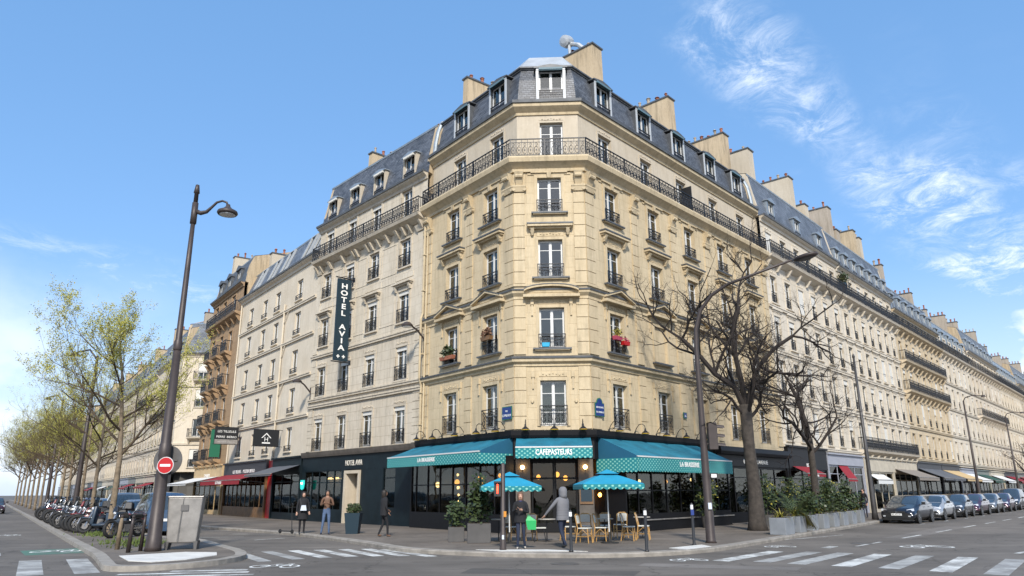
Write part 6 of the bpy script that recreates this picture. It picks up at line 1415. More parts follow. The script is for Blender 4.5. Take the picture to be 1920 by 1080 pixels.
# second line of plants on the terrace behind
for i, (x, y, s_, lb) in enumerate([(8.9, 34.6, 1.4, 'tall dark green shrub at the end of the cafe glass left of the big trunk'), (12.2, 36.2, 1.2, 'tall yellowish shrub right behind the big trunk'), (14.2, 38.6, 1.2, 'dark shrub on the terrace in front of the black bistro'), (16.2, 41.0, 1.2, 'bushy shrub on the terrace before the grey shop'), (18.2, 43.2, 1.1, 'shrub at the far end of the terrace')]):
    Mx = T(x, y, .12); t = thing('potted_shrub', lb, 'plant', Mx, 'shrubs on the right terrace')
    MB().lathe([(.22, 0), (.3, .5), (.27, .5)], 14).build('pot', M['planter_dark'], Mx, t); mb = MB(); foliage(mb, (0, 0, 1.45), (.55, .55, .95*s_/1.2), 520, .16, random.Random(i+60), 0); foliage(mb, (.1, -.2, 1.6), (.5, .5, .7), 45, .13, random.Random(i+90), 1)
    mb.build('foliage', [M['leaf_dark'], M['leaf_yel']], Mx, t); MB().tube([(0, 0, .5), (.03, 0, 1.6)], .03, 6).build('stem', M['bark'], Mx, t)
planter('two dark square planters with drooping green shrub left of the cafe door', -1.15, 25.4, R(4), .78, .55, .62, 'planter_dark', 'bush tall', 401)
planter('low dark planter at the left of the drooping shrub by the cafe glass', -1.95, 25.95, R(4), .55, .5, .48, 'planter_dark', 'bush', 402)
Mx = T(-6.62, 31.3, .12); t = thing('pot_plant', 'round topped shrub in a tall dark tapered pot beside the hotel door', 'plant', Mx)
mb = MB(); mb.taper((0, 0, 0), (.24, .24), (0, 0, .82), (.32, .32)); mb.build('pot', M['sign_navy'], Mx, t); mb = MB(); foliage(mb, (0, 0, .98), (.30, .30, .24), 600, .08, random.Random(8)); mb.build('foliage', M['leaf_dark'], Mx, t)
# parasols
def parasol(x, y, label, w=2.0, top=2.30, edge=1.88, tilt=0):
    Mx = T(x, y, .12, R(4)); t = thing('parasol', label, 'parasol', Mx, 'turquoise cafe parasols'); z1, z0 = top-.12, edge-.12
    MB().tube([(0, 0, .05), (-.02, 0, z1)], .022, 8).build('pole', M['white'], Mx, t); MB().lathe([(.30, 0), (.30, .03), (.05, .06), (.035, .35)], 18).build('base', M['plastic'], Mx, t)
    mb = MB(); h = w/2; n = 6; cs = [(-h, -h), (h, -h), (h, h), (-h, h)]
    vs = []; fs = []
    K = 6
    for s_ in range(4):
        a, b = Vector(cs[s_]), Vector(cs[(s_+1) % 4]); base = len(vs)
        for j in range(K+1):
            v = .18+.82*j/K; zz = z1-(z1-z0)*(v**1.15)
            for i in range(n+1): q = a.lerp(b, i/n)*v; vs.append((q.x, q.y, zz-.04*math.sin(math.pi*i/n)*v))
        for j in range(K):
            for i in range(n): k = base+j*(n+1)+i; fs.append((k, k+n+1, k+n+2, k+1))
    mb.add(vs, fs); mb.build('canopy', M['para'], Mx, t, True)
    mb = MB(); q = h*.34; z2 = z1+.02; mb.add([(-q, -q, z2-.07), (q, -q, z2-.07), (q, q, z2-.07), (-q, q, z2-.07), (0, 0, z2+.08)], [(0, 1, 4), (1, 2, 4), (2, 3, 4), (3, 0, 4), (3, 2, 1, 0)]); mb.build('vent_cap', M['para'], Mx, t)
    for s_ in range(4):
        a, b = cs[s_], cs[(s_+1) % 4]; vb = MB(); scallop(vb, a, b, z0-.01, .11, 9, .06); vb.build('valance', M['valance'], Mx, t)
    rb = MB(); [rb.tube([(0, 0, z1-.05), (c[0]*.98, c[1]*.98, z0-.02)], .010, 4) for c in cs]; rb.build('rib', M['white'], Mx, t)
    return t
parasol(-.12, 25.0, 'turquoise square parasol left of the cafe door behind the signal post', 1.95, 2.30, 1.93)
parasol(3.15, 24.9, 'turquoise square parasol with white pole standing over the rattan chairs', 2.0, 2.36, 1.98)
# bistro chairs and tables
def make_chair():
    t = thing('bistro_chair', 'c', 'chair', I4); f = MB(); q = .019
    for sx in (-1, 1):
        f.tube([(sx*.20, -.20, 0), (sx*.19, -.17, .44)], q, 6); f.tube([(sx*.21, .24, 0), (sx*.19, .17, .45), (sx*.19, .25, .84)], q, 6)
        f.tube([(sx*.195, -.18, .2), (sx*.20, .19, .2)], .012, 5); f.tube([(sx*.19, -.18, .26), (sx*.19, .0, .42), (sx*.2, .18, .26)], .011, 5)
    f.tube([(-.19, -.18, .24), (.19, -.18, .24)], .012, 5); f.tube([(-.19, .25, .82), (-.10, .265, .89), (.10, .265, .89), (.19, .25, .82)], q, 6); f.tube([(-.19, .2, .6), (.19, .2, .6)], .014, 5)
    f.build('frame', M['rattan'], I4, t)
    s = MB(); s.box(-.20, .20, -.20, .19, .44, .475); o = s.build('seat', M['weave'], I4, t); bevel(o, .012)
    s = MB(); s.add([(-.17, .205, .60), (.17, .205, .60), (.17, .255, .86), (-.17, .255, .86), (-.17, .225, .60), (.17, .225, .60), (.17, .275, .86), (-.17, .275, .86)], [(0, 1, 2, 3), (5, 4, 7, 6), (3, 2, 6, 7), (1, 0, 4, 5), (0, 3, 7, 4), (2, 1, 5, 6)]); s.build('backrest', M['weave'], I4, t)
    return t
chp = make_chair()
CH = [(2.35, 25.05, 65, 'cream and rattan bistro chair closest to the man in grey'), (2.95, 25.4, 70, 'second cream bistro chair of the front row, beside the small table'), (3.95, 26.0, 72, 'cream bistro chair in front, right of the parasol pole'), (4.55, 26.5, 75, 'rightmost cream bistro chair near the cafe glass'), (2.55, 26.6, 170, 'bistro chair with round back behind the small table, left one'), (3.25, 26.9, 175, 'bistro chair with round back behind the small table, right one'), (1.9, 26.2, 20, 'bistro chair half hidden behind the man in grey'), (3.9, 27.6, 190, 'rear bistro chair against the cafe glass'), (.55, 26.4, 200, 'bistro chair behind the woman with the green bag'), (-.15, 26.2, 150, 'bistro chair between the signal post and the dark planter')]
for i, (x, y, a, lb) in enumerate(CH):
    Mx = T(x, y, .12, R(a+0)); 
    if i == 0:
        chp.matrix_basis = Mx; WM[chp] = Mx; chp['label'] = lb; chp['group'] = 'bistro chairs on the cafe terrace'; 
        for ch in kids[chp]: WM[ch] = Mx
    else: copy_tree(chp, Mx, lb)
for i, (x, y, lb) in enumerate([(3.15, 26.1, 'small round bistro table between the front chairs'), (4.7, 27.6, 'small round bistro table by the right cafe glass'), (1.15, 26.0, 'small pale bistro table behind the man in grey'), (-.5, 26.0, 'small bistro table behind the signal post')]):
    Mx = T(x, y, .12); t = thing('bistro_table', lb, 'table', Mx, 'bistro tables on the cafe terrace'); MB().lathe([(.30, .70), (.31, .715), (.30, .73)], 18).build('tabletop', M['marble'], Mx, t); mb = MB(); mb.tube([(0, 0, .02), (0, 0, .70)], .02, 8); mb.lathe([(.2, 0), (.05, .03)], 10); mb.build('leg', M['iron'], Mx, t)
Mx = T(.9, 25.6, .12); t = thing('bench_stool', 'small pale stool right of the woman with the green bag', 'stool', Mx); MB().box(-.2, .2, -.15, .15, .44, .47).build('seat', M['weave'], Mx, t)
for sx in (-1, 1):
    for sy in (-1, 1): MB().tube([(sx*.12, sy*.1, .44), (sx*.2, sy*.13, 0)], .012, 5).build('leg', M['iron'], Mx, t)
# ================================================================ CARS
def car_meshes(kind):
    """body lofted from cross sections; front towards -y"""
    L = {'hatch': 4.2, 'van': 4.6}[kind]; tall = kind == 'van'; RH = 1.46 if not tall else 1.80; h = L/2
    # stations: y, hood/belt height, roof height or None, half width
    if not tall: S = [(-h, .50, .56, .70), (-h+.06, .56, .68, .80), (-h+.28, .62, .80, .87), (-h+.8, .70, .90, .89), (-h+1.10, .92, .99, .89), (-h+1.14, .94, 1.01, .89), (-h+1.75, .95, 1.36, .89), (-h+2.1, .95, 1.43, .89), (-h+2.16, .95, 1.44, .89), (-h+3.0, .96, 1.44, .89), (-h+3.07, .96, 1.435, .89), (h-.72, .97, 1.38, .88), (h-.28, .98, 1.12, .87), (h-.08, .90, .95, .84), (h, .55, .58, .76)]
    else: S = [(-h, .55, .62, .72), (-h+.06, .62, .78, .82), (-h+.3, .72, .92, .88), (-h+.7, .82, 1.0, .90), (-h+.95, 1.0, 1.10, .90), (-h+1.0, 1.02, 1.12, .90), (-h+1.6, 1.02, 1.68, .90), (-h+1.95, 1.02, 1.78, .90), (-h+2.02, 1.02, 1.79, .90), (-h+3.1, 1.02, 1.80, .90), (-h+3.18, 1.02, 1.80, .90), (h-.35, 1.02, 1.76, .88), (h-.12, 1.02, 1.62, .87), (h-.03, .95, 1.05, .85), (h, .55, .58, .80)]
    mb = MB(); mb.smooth = True; rows = []
    for y, b, r, w in S:
        cabin = r-b > .2; rw = w*(.74 if cabin else .80)
        half = [(0, .20), (w*.80, .20), (w*.97, .32), (w, .52 if b > .52 else b*.8), (w*.985, min(b*.86, .80)), (w*.955, b), (rw+(w*.955-rw)*.06 if cabin else rw*1.02, r-.05 if cabin else b+(r-b)*.6), (rw*.80, r), (0, r+.02)]
        rows.append([(-x, y, z) for x, z in half[::-1]]+[(x, y, z) for x, z in half[1:]])
    n = len(rows[0]); vs = [p for r in rows for p in r]; H = 8
    for i in range(len(rows)-1):
        for j in range(n-1):
            y0 = (S[i][0]+S[i+1][0])/2; side = min(j, n-2-j)    # 0,1 top; 2 = window band; 3.. lower
            mt = 0
            cab0 = S[i][2]-S[i][1] > .2; cab1 = S[i+1][2]-S[i+1][1] > .2
            if side == 2 and cab0 and cab1 and (S[i+1][0]-S[i][0]) > .1: mt = 1
            if side in (0, 1) and (cab0 != cab1): mt = 1
            if side in (0, 1) and cab0 and cab1 and i in (5,): mt = 1
            if side in (0, 1) and i == 5: mt = 1
            if side in (0, 1) and (i == 10 or i == 11) and not tall and S[i+1][2] < 1.40 and i == 11: mt = 1
            if side == 7: mt = 2
            if side == 6 : mt = 2 if True else 0
            mb.cur = mt; mb.sm.append
            a = i*n+j; mb.f.append([a, a+n, a+n+1, a+1]); mb.mi.append(mt); mb.sm.append(True)
    mb.v = vs
    # ends
    mb.f.append(list(range(n))); mb.mi.append(2); mb.sm.append(False); mb.f.append(list(range((len(rows)-1)*n, len(rows)*n))[::-1]); mb.mi.append(0); mb.sm.append(False)
    body = mb
    det = MB(); f0 = -h
    ff = .0
    wb = [(-h+.82), (h-.80)]
    archs = []
    for y in wb:
        for sx in (-1, 1): arch = MB(); archs.append(arch); arch.lathe([(.36, -.02), (.37, .015), (.33, .02)], 20, M=Matrix.Translation((sx*.885, y, .33)) @ Matrix.Rotation(R(90), 4, 'Y'))
    return body, archs, wb, h, tall
def make_car(kind, paint, label, Mx, group):
    t = thing('parked_car', label, 'car', Mx, group); body, arch, wb, h, tall = CARM[kind]
    k = ('body', kind, paint)
    if k not in MC: MC[k] = body.mesh('body', [M[paint], M['carglass'], M['plastic']])
    place('body', MC[k], Mx, t)
    def part(nm, fn, mt, key=None, sm=False):
        kk = (nm, kind, mt, key)
        if kk not in MC: b = MB(); fn(b); MC[kk] = b.mesh(nm, M[mt], sm)
        return place(nm, MC[kk], Mx, t)
    if ('arch', kind) not in MC: MC['arch', kind] = [a.mesh('wheel_arch', M['plastic']) for a in arch]
    for a in MC['arch', kind]: place('wheel_arch', a, Mx, t)
    if 'tyre' not in MC:
        b = MB(); b.lathe([(.20, -.09), (.30, -.10), (.318, -.06), (.318, .06), (.30, .10), (.20, .09)], 22, M=Matrix.Rotation(R(90), 4, 'Y')); MC['tyre'] = b.mesh('tyre', M['rubber'], False)
        b = MB(); b.lathe([(.205, .07), (.19, .085), (.05, .07), (.04, .095)], 18, M=Matrix.Rotation(R(90), 4, 'Y')); b.lathe([(.205, -.07), (.19, -.085), (.05, -.07), (.04, -.095)], 18, M=Matrix.Rotation(R(90), 4, 'Y'))
        for q in range(5):
            for s_ in (-1, 1): b.box(-.02, .02, .03, .19, -.012, .012, Matrix.Translation((s_*.088, 0, 0)) @ Matrix.Rotation(q*2*math.pi/5, 4, 'X'))
        MC['rimm'] = b.mesh('rim', M['rim'])
    for y in wb:
        for sx in (-1, 1):
            w_ = place('wheel', MC['tyre'], Mx @ Matrix.Translation((sx*.80, y, .315)), t); place('rim', MC['rimm'], Mx @ Matrix.Translation((sx*.80, y, .315)), w_)
    zl = .66 if not tall else .80
    for sx in (-1, 1):
        part('headlight', lambda b: b.add([(sx*.50, -h+.05, zl-.05), (sx*.50, -h+.08, zl+.06), (sx*.80, -h+.34, zl+.12), (sx*.835, -h+.22, zl+.0), (sx*.50, -h+.12, zl-.05), (sx*.50, -h+.15, zl+.06), (sx*.78, -h+.40, zl+.12), (sx*.80, -h+.3, zl)], [(0, 1, 2, 3), (7, 6, 5, 4), (1, 5, 6, 2), (0, 3, 7, 4), (0, 4, 5, 1), (3, 2, 6, 7)]), 'headlight', sx)
        part('tail_light', lambda b: b.box(sx*.62-.12, sx*.62+.12, h-.10, h-.01 if not tall else h-.0, .80, .95), 'red', sx)
        part('mirror', lambda b: (b.taper((sx*1.0, -h+1.55, .96), (.08, .05), (sx*1.0, -h+1.55, 1.10), (.09, .05)), b.box(sx*.9-.04, sx*.9+.06, -h+1.53, -h+1.57, .97, 1.0)), 'plastic', sx)
        part('fog_lamp', lambda b: b.box(sx*.62-.06, sx*.62+.06, -h-.012, -h+.04, .36, .42), 'headlight', sx)
    part('grille', lambda b: (b.box(-.42, .42, -h-.015, -h+.03, zl-.14, zl-.03), b.box(-.5, .5, -h-.02, -h+.03, .30, .40)), 'plastic'); part('grille_trim', lambda b: (b.box(-.44, .44, -h-.02, -h+.0, zl-.03, zl-.015), b.taper((0, -h-.02, zl-.15), (.05, .01), (0, -h-.02, zl-.08), (.06, .012)), b.taper((0, -h-.02, zl-.08), (.06, .012), (0, -h-.02, zl-.0), (.03, .01))), 'chrome')
    pl = part('number_plate', lambda b: b.box(-.26, .26, -h-.035, -h-.021, .42, .53), 'letter'); part('rear_plate', lambda b: b.box(-.26, .26, h+.001, h+.015, .60, .71), 'letter')
    part('bumper_lip', lambda b: b.taper((0, -h+.06, .18), (.74, .08), (0, -h+.05, .27), (.80, .08)), 'plastic')
    part('window_trim', lambda b: [b.tube([(sx*.862, -h+1.2, .965), (sx*.862, h-.6, .985)], .008, 4) for sx in (-1, 1)], 'chrome'); part('door_handle', lambda b: [b.box(sx*.885-.02, sx*.885+.02, y, y+.16, .82, .85) for sx in (-1, 1) for y in (-h+2.0, -h+2.9)], 'chrome')
    return t
for nm, c in (('car_navy', (.010, .013, .022)), ('car_black', (.012, .012, .014)), ('car_grey', (.13, .135, .14)), ('car_silver', (.34, .35, .36)), ('car_anth', (.035, .037, .042)), ('car_plum', (.06, .02, .04)), ('car_blue', (.045, .085, .15)), ('car_white', (.6, .6, .6))):
    M[nm] = mat(nm, c, .28, .35, coat=.8)
CARM = {'hatch': car_meshes('hatch'), 'van': car_meshes('van')}
GR = 'cars parked along the right kerb'
rc = [('car_navy', 'navy black hatchback at the head of the row parked on the right street'), ('car_silver', 'silver grey hatchback second in the row on the right street'), ('car_anth', 'anthracite car third in the right row'), ('car_plum', 'dark plum car fourth in the right row'), ('car_grey', 'grey car fifth in the right row'), ('car_plum', 'plum car sixth in the right row'), ('car_anth', 'anthracite car seventh in the right row'), ('car_silver', 'silver car eighth in the right row'), ('car_navy', 'navy car ninth in the right row'), ('car_silver', 'silver car tenth in the right row'), ('car_black', 'black car eleventh in the right row'), ('car_grey', 'grey car at the far end of the right row')]
for i, (pn, lb) in enumerate(rc):
    t_ = 1.5+i*5.35+(0, 0, .5, .2, .9, .7, 1.3, 1.2, 4, 3.6, 4.4, 5)[i]; p = RS(t_, 6.05+(.05 if i % 2 else 0)); make_car('van' if i == 6 else 'hatch', pn, lb, T(p[0], p[1], 0, R(-42)+(.02 if i % 3 else -.01)), GR)
    if i == 0: text_mesh('plate_number', 'BX 472 RT', .105, 'plastic', T(p[0], p[1], 0, R(-42)-.01) @ Matrix.Translation((0, -2.138, .445)), [o for o in bpy.data.objects if o.get('label') == lb][0], .001)
lc = [('car_blue', 'van', 'blue minivan with large rear window parked behind the island posts'), ('car_silver', 'hatch', 'silver car behind the motorbikes, second from the island posts'), ('car_grey', 'van', 'grey people carrier behind the motorbikes, third in the left row'), ('car_blue', 'hatch', 'blue car fourth in the left row'), ('car_silver', 'hatch', 'silver car fifth in the left row'), ('car_plum', 'hatch', 'plum car sixth in the left row'), ('car_white', 'hatch', 'white car seventh in the left row'), ('car_anth', 'hatch', 'anthracite car eighth in the left row'), ('car_silver', 'hatch', 'silver car ninth in the left row'), ('car_plum', 'hatch', 'plum car tenth in the left row'), ('car_blue', 'hatch', 'blue car eleventh in the left row'), ('car_grey', 'hatch', 'grey car last in the left row')]
for i, (pn, kd, lb) in enumerate(lc):
    p = IS(12.6+i*5.3, 3.55); make_car(kd, pn, lb, T(p[0], p[1], 0, R(35)+(math.pi if i == 0 else 0)), 'cars parked behind the left island')
p = IS(62, -2.0); make_car('hatch', 'car_plum', 'dark plum car driving on the far left road at the picture edge', T(p[0]-.5, p[1], 0, R(35)), None)
# ================================================================ MOTORBIKES
def wheel_bike(b, c, r, w=.05, rim=False):
    n = 20; 
    pts = [(c[0], c[1]+r*math.cos(2*math.pi*k/n), c[2]+r*math.sin(2*math.pi*k/n)) for k in range(n+1)]
    b.tube(pts, w, 6, False)
def make_bike(paint, scooter, label, Mx, grp):
    t = thing('scooter' if scooter else 'motorbike', label, 'motorbike', Mx, grp); wr = .22 if scooter else .28
    for y, nm in ((-.68, 'front_wheel'), (.62, 'rear_wheel')):
        b = MB(); wheel_bike(b, (0, y, wr+.06), wr, .068); w_ = b.build(nm, M['rubber'], Mx, t, True)
        b = MB(); b.lathe([(wr*.5, -.02), (wr*.5, .02)], 16, M=Matrix.Translation((0, y, wr+.05)) @ Matrix.Rotation(R(90), 4, 'Y')) if scooter else [b.box(-.012, .012, -.012, .012, -wr, wr, Matrix.Translation((0, y, wr+.05)) @ Matrix.Rotation(q*math.pi/4, 4, 'X')) for q in range(4)]
        b.build('rim', M['steel_dark'], Mx, w_)
    b = MB(); b.tube([(0, -.68, wr+.05), (0, -.55, .70), (0, -.42, 1.0)], [.035, .04, .035], 8); b.build('fork', M['chrome'], Mx, t)
    b = MB(); b.smooth = True
    if scooter:
        b.taper((0, -.42, .30), (.17, .07), (0, -.36, .98), (.22, .06)); b.taper((0, -.05, .24), (.16, .36), (0, -.05, .34), (.17, .36)); b.taper((0, .45, .36), (.15, .38), (0, .42, .74), (.17, .40)); b.taper((0, -.68, .55), (.08, .24), (0, -.64, .62), (.06, .16))
    else:
        b.taper((0, -.05, .35), (.13, .28), (0, -.05, .62), (.15, .30)); b.taper((0, -.18, .72), (.14, .26), (0, -.2, .92), (.10, .18)); b.taper((0, .5, .68), (.09, .30), (0, .6, .82), (.10, .30)); b.taper((0, -.66, .66), (.07, .22), (0, -.62, .72), (.05, .16))
    o = b.build('body', M[paint], Mx, t); bevel(o, .035, 2)
    b = MB(); b.taper((0, .32, .78 if not scooter else .745), (.13, .42), (0, .36, .86), (.11, .36)); o = b.build('seat', M['plastic'], Mx, t); bevel(o, .03, 2)
    b = MB(); b.tube([(-.34, -.28, 1.06), (-.2, -.36, 1.03), (0, -.42, 1.0), (.2, -.36, 1.03), (.34, -.28, 1.06)], .018, 6); b.tube([(.2, -.38, 1.03), (.3, -.42, 1.24)], .008, 4); b.tube([(-.2, -.38, 1.03), (-.3, -.42, 1.24)], .008, 4); b.ball((.32, -.43, 1.27), .05, 8, .7); b.ball((-.32, -.43, 1.27), .05, 8, .7); b.build('handlebar', M['plastic'], Mx, t)
    MB().ball((0, -.52, .92), .06, 10).build('headlight', M['headlight'], Mx, t, True)
    b = MB(); b.tube([(.16, .0, .30), (.18, .5, .32), (.19, .85, .40)], [.035, .05, .05], 8); b.build('exhaust', M['chrome'], Mx, t)
    b = MB(); b.box(-.10, .10, .84, .92, .64, .70); b.build('tail_light', M['red'], Mx, t)
    if scooter: b = MB(); b.add([(-.2, -.50, 1.0), (.2, -.50, 1.0), (.15, -.42, 1.35), (-.15, -.42, 1.35), (-.2, -.49, 1.0), (.2, -.49, 1.0), (.15, -.41, 1.35), (-.15, -.41, 1.35)], [(0, 1, 2, 3), (7, 6, 5, 4), (3, 2, 6, 7), (0, 3, 7, 4), (1, 5, 6, 2)]); b.build('windscreen', M['glass'], Mx, t)
    if scooter: b = MB(); b.taper((0, .78, .86), (.17, .15), (0, .78, 1.14), (.14, .12)); o = b.build('top_case', M['plastic'], Mx, t); bevel(o, .03, 2)
    else: b = MB(); b.taper((0, -.50, .95), (.14, .05), (0, -.44, 1.18), (.09, .04)); o = b.build('fairing', M[paint], Mx, t); bevel(o, .03, 2); b = MB(); b.taper((.0, .02, .22), (.17, .2), (0, .0, .48), (.16, .18)); b.build('engine', M['steel_dark'], Mx, t)
    b = MB(); b.tube([(-.1, .1, .3), (-.22, .12, .0)], .014, 5); b.build('stand', M['iron'], Mx, t)
    return t
M['bike_black'] = mat('bike black', (.012, .012, .014), .3, coat=.5); M['bike_red'] = mat('bike red', (.16, .010, .010), .3, coat=.5); M['bike_blue'] = mat('bike blue', (.02, .035, .055), .35, coat=.4)
ol = ['nearest', 'second', 'third', 'fourth', 'fifth', 'sixth', 'seventh', 'eighth', 'ninth', 'tenth', 'eleventh', 'twelfth', 'thirteenth', 'fourteenth', 'fifteenth', 'sixteenth', 'seventeenth', 'eighteenth', 'nineteenth', 'twentieth']
rn = random.Random(2)
for i in range(20):
    sc_ = i % 3 == 0; pn = ('bike_blue', 'bike_black', 'bike_red', 'bike_black')[i % 4]; p = IS(11.6+i*1.32+rn.uniform(-.2, .2), .98+rn.uniform(-.15, .3))
    make_bike(pn, sc_, '%s %s in the left row, %s from the island posts' % ({'bike_blue': 'dark blue', 'bike_black': 'black', 'bike_red': 'red and black'}[pn], 'scooter' if sc_ else 'motorbike', ol[i]), T(p[0], p[1], .115, R(-68+rn.uniform(-16, 16))) @ Matrix.Rotation(R(-9+rn.uniform(-3, 3)), 4, 'Y') @ Matrix.Scale(1.13, 4), 'motorbikes parked on the left island')
make_bike('bike_black', False, 'black motorbike standing behind the two dark island bollards', T(*IS(7.9, 1.6), .115, R(-20)) @ Matrix.Rotation(R(-6), 4, 'Y'), 'motorbikes parked on the left island')
# ================================================================ PEOPLE
def skin_body(name, V, E, tags, mats, Mx, parent, sub=1):
    me = bpy.data.meshes.new(name); me.from_pydata([v[0] for v in V], E, []); o = bpy.data.objects.new(name, me); COL.objects.link(o)
    sk = o.modifiers.new('s', 'SKIN'); sk.use_smooth_shade = True; su = o.modifiers.new('u', 'SUBSURF'); su.levels = sub; su.render_levels = sub
    for i, v in enumerate(V):
        r = v[1] if hasattr(v[1], '__len__') else (v[1], v[1]); me.skin_vertices[0].data[i].radius = r; me.skin_vertices[0].data[i].use_root = (i == 0)
    bpy.context.view_layer.update(); m2 = bpy.data.meshes.new_from_object(o.evaluated_get(bpy.context.evaluated_depsgraph_get())); bpy.data.objects.remove(o)
    m2.materials.clear(); order = list(mats)
    for k in order: m2.materials.append(M[mats[k]])
    P = [(Vector(v[0]), tags[i]) for i, v in enumerate(V)]
    # sample along the bones so that faces take the nearest garment
    smp = list(P)
    for a, b in E:
        for q in (.25, .5, .75): smp.append((P[a][0].lerp(P[b][0], q), P[a][1] if q < .5 else P[b][1]))
    for f in m2.polygons:
        c = f.center; f.material_index = order.index(min(smp, key=lambda s: (s[0]-c).length_squared)[1]); f.use_smooth = True
    m2.name = name
    return place(name, m2, Mx, parent)
def person(label, x, y, z, rz, H, pose, mats, hair='hair', hairlong=False, hood=None, coat=None, extra=None, wide=1.0):
    """front of the figure towards -y; pose gives elbows, wrists, knees and feet"""
    Mx = T(x, y, z, rz) @ Matrix.Scale(H/1.72, 4); t = thing('person', label, 'person', Mx)
    V = [((0, 0, .95), (.145*wide, .105*wide)), ((0, .0, 1.10), (.125*wide, .09*wide)), ((0, .0, 1.30), (.15*wide, .10*wide)), ((0, .01, 1.42), (.10, .07)), ((0, 0, 1.49), (.052, .052)), ((0, -.015, 1.57), (.07, .08)), ((0, -.01, 1.645), (.077, .092)), ((0, .005, 1.70), (.045, .055)), ((0, -.112, 1.605), (.012, .014))]
    tg = ['legs', 'top', 'top', 'top', 'skin', 'skin', 'skin', 'skin', 'skin']
    E = [(0, 1), (1, 2), (2, 3), (3, 4), (4, 5), (5, 6), (6, 7), (5, 8)]
    for s, sd in ((-1, 'L'), (1, 'R')):
        el, wr = pose['el'+sd], pose['wr'+sd]; b = len(V)
        V += [((s*.175*wide, 0, 1.395), .062*wide), (el, .048*wide), (wr, .033)]; tg += ['top', 'top', 'top']; E += [(3, b), (b, b+1), (b+1, b+2)]
        d = (Vector(wr)-Vector(el)).normalized(); hp = Vector(wr)+d*.07; V.append((tuple(hp), (.034, .02))); tg.append('skin'); E.append((b+2, b+3))
        sd_ = d.cross(Vector((0, 1, 0))); sd_ = sd_.normalized() if sd_.length > .1 else Vector((1, 0, 0)); cu = Vector((0, -.35, 0)) if abs(d.y) < .8 else Vector((0, 0, -.35))
        for k, (q, ln) in enumerate(((-.027, .065), (-.009, .078), (.009, .074), (.027, .058))):
            c = len(V); p1 = hp+d*.035+sd_*q; p2 = p1+(d+cu*.6).normalized()*ln*.55; p3 = p2+(d+cu*1.8).normalized()*ln*.5
            V += [(tuple(p1), .0095), (tuple(p2), .0085), (tuple(p3), .007)]; tg += ['skin']*3; E += [(b+3, c), (c, c+1), (c+1, c+2)]
        c = len(V); p1 = hp-d*.01+sd_*(-s*.038); p2 = p1+(d*.7-sd_*s*.5).normalized()*.035; V += [(tuple(p1), .011), (tuple(p2), .009)]; tg += ['skin']*2; E += [(b+3, c), (c, c+1)]
        kn, an = pose['kn'+sd], pose['an'+sd]; b = len(V)
        V += [((s*.085, 0, .88), .088*wide), (kn, .058), (an, .040)]; tg += ['legs']*3; E += [(0, b), (b, b+1), (b+1, b+2)]
        an_ = Vector(an); V += [((an_.x, an_.y+.02, max(.045, an_.z-.05)), .040), ((an_.x+s*.015, an_.y-.13, max(.03, an_.z-.06)), (.038, .028))]; tg += ['shoe']*2; E += [(b+2, b+3), (b+3, b+4)]
    skin_body('body', V, E, tg, mats, Mx, t)
    for s in (-1, 1): MB().ball((s*.032, -.083, 1.635), .011, 8).build('eye', M['plastic'], Mx, t, True)
    MB().box(-.024, .024, -.098, -.085, 1.562, 1.572).build('mouth', M['brown_cloth'], Mx, t)
    if hair:
        b = MB(); b.smooth = True; b.lathe([(.03, -.09 if not hairlong else -.28), (.095, -.06 if not hairlong else -.22), (.102, .0), (.095, .05), (.06, .09), (.01, .105)], 16, (0, .030, 1.645), sy=1.02); b.build('hair', M[hair], Mx, t)
    if hood:
        b = MB(); b.smooth = True; b.lathe([(.12, -.20), (.115, -.12), (.125, -.02), (.115, .06), (.07, .115), (.01, .13)], 18, (0, .035, 1.645), sy=1.1); b.build('hood', M[hood], Mx, t)
    if coat:
        cm, zb, wb = coat; b = MB(); b.smooth = True
        for q in range(7): b.lathe([(wb*1.0-.006*q-.002, zb+.06+q*.075), (wb*1.0-.006*q+.004, zb+.066+q*.075), (wb*1.0-.006*q-.002, zb+.072+q*.075)], 20, (0, .01, 0), sy=.72) if cm == 'grey_cloth' else None
        b.lathe([(wb, zb), (wb*.99, zb+.02), (.19*wide, 1.0), (.185*wide, 1.2), (.195*wide, 1.36), (.15*wide, 1.44), (.07, 1.50)], 20, (0, .01, 0), sy=.72); b.build('coat', M[cm], Mx, t)
    if extra: extra(Mx, t)
    return t
stand = dict(knL=(-.09, -.01, .48), anL=(-.09, .01, .09), knR=(.09, -.01, .48), anR=(.09, .01, .09))
def phone(Mx, t):
    pass
def bag(Mx, t):
    b = MB(); b.smooth = False; b.taper((.36, .02, .58), (.13, .06), (.33, .02, .86), (.17, .09)); b.taper((.33, .02, .861), (.17, .09), (.27, .02, .99), (.04, .03)); b.tube([(.22, .02, .98), (.24, 0, 1.06), (.30, .02, .98)], .012, 5)
    g = thing('shopping_bag', 'bright green shopping bag hanging from the arm of the woman', 'bag', Mx @ Matrix.Translation((.33, .02, .58))); b.build('bag_body', M['greenbag'], Mx, g)
    s = MB(); s.smooth = True; s.lathe([(.12, -.10), (.13, -.02), (.09, .05)], 14, (0, 0, 1.42), sy=.85); s.build('scarf', M['blue_scarf'], Mx, t)
    g = thing('phone', 'dark phone held up by the woman in black', 'phone', Mx @ Matrix.Translation((-.12, -.36, 1.24))); MB().box(-.04, .04, -.01, 0, 0, .15, Matrix.Rotation(R(30), 4, 'X')).build('phone_body', M['plastic'], WM[g], g)
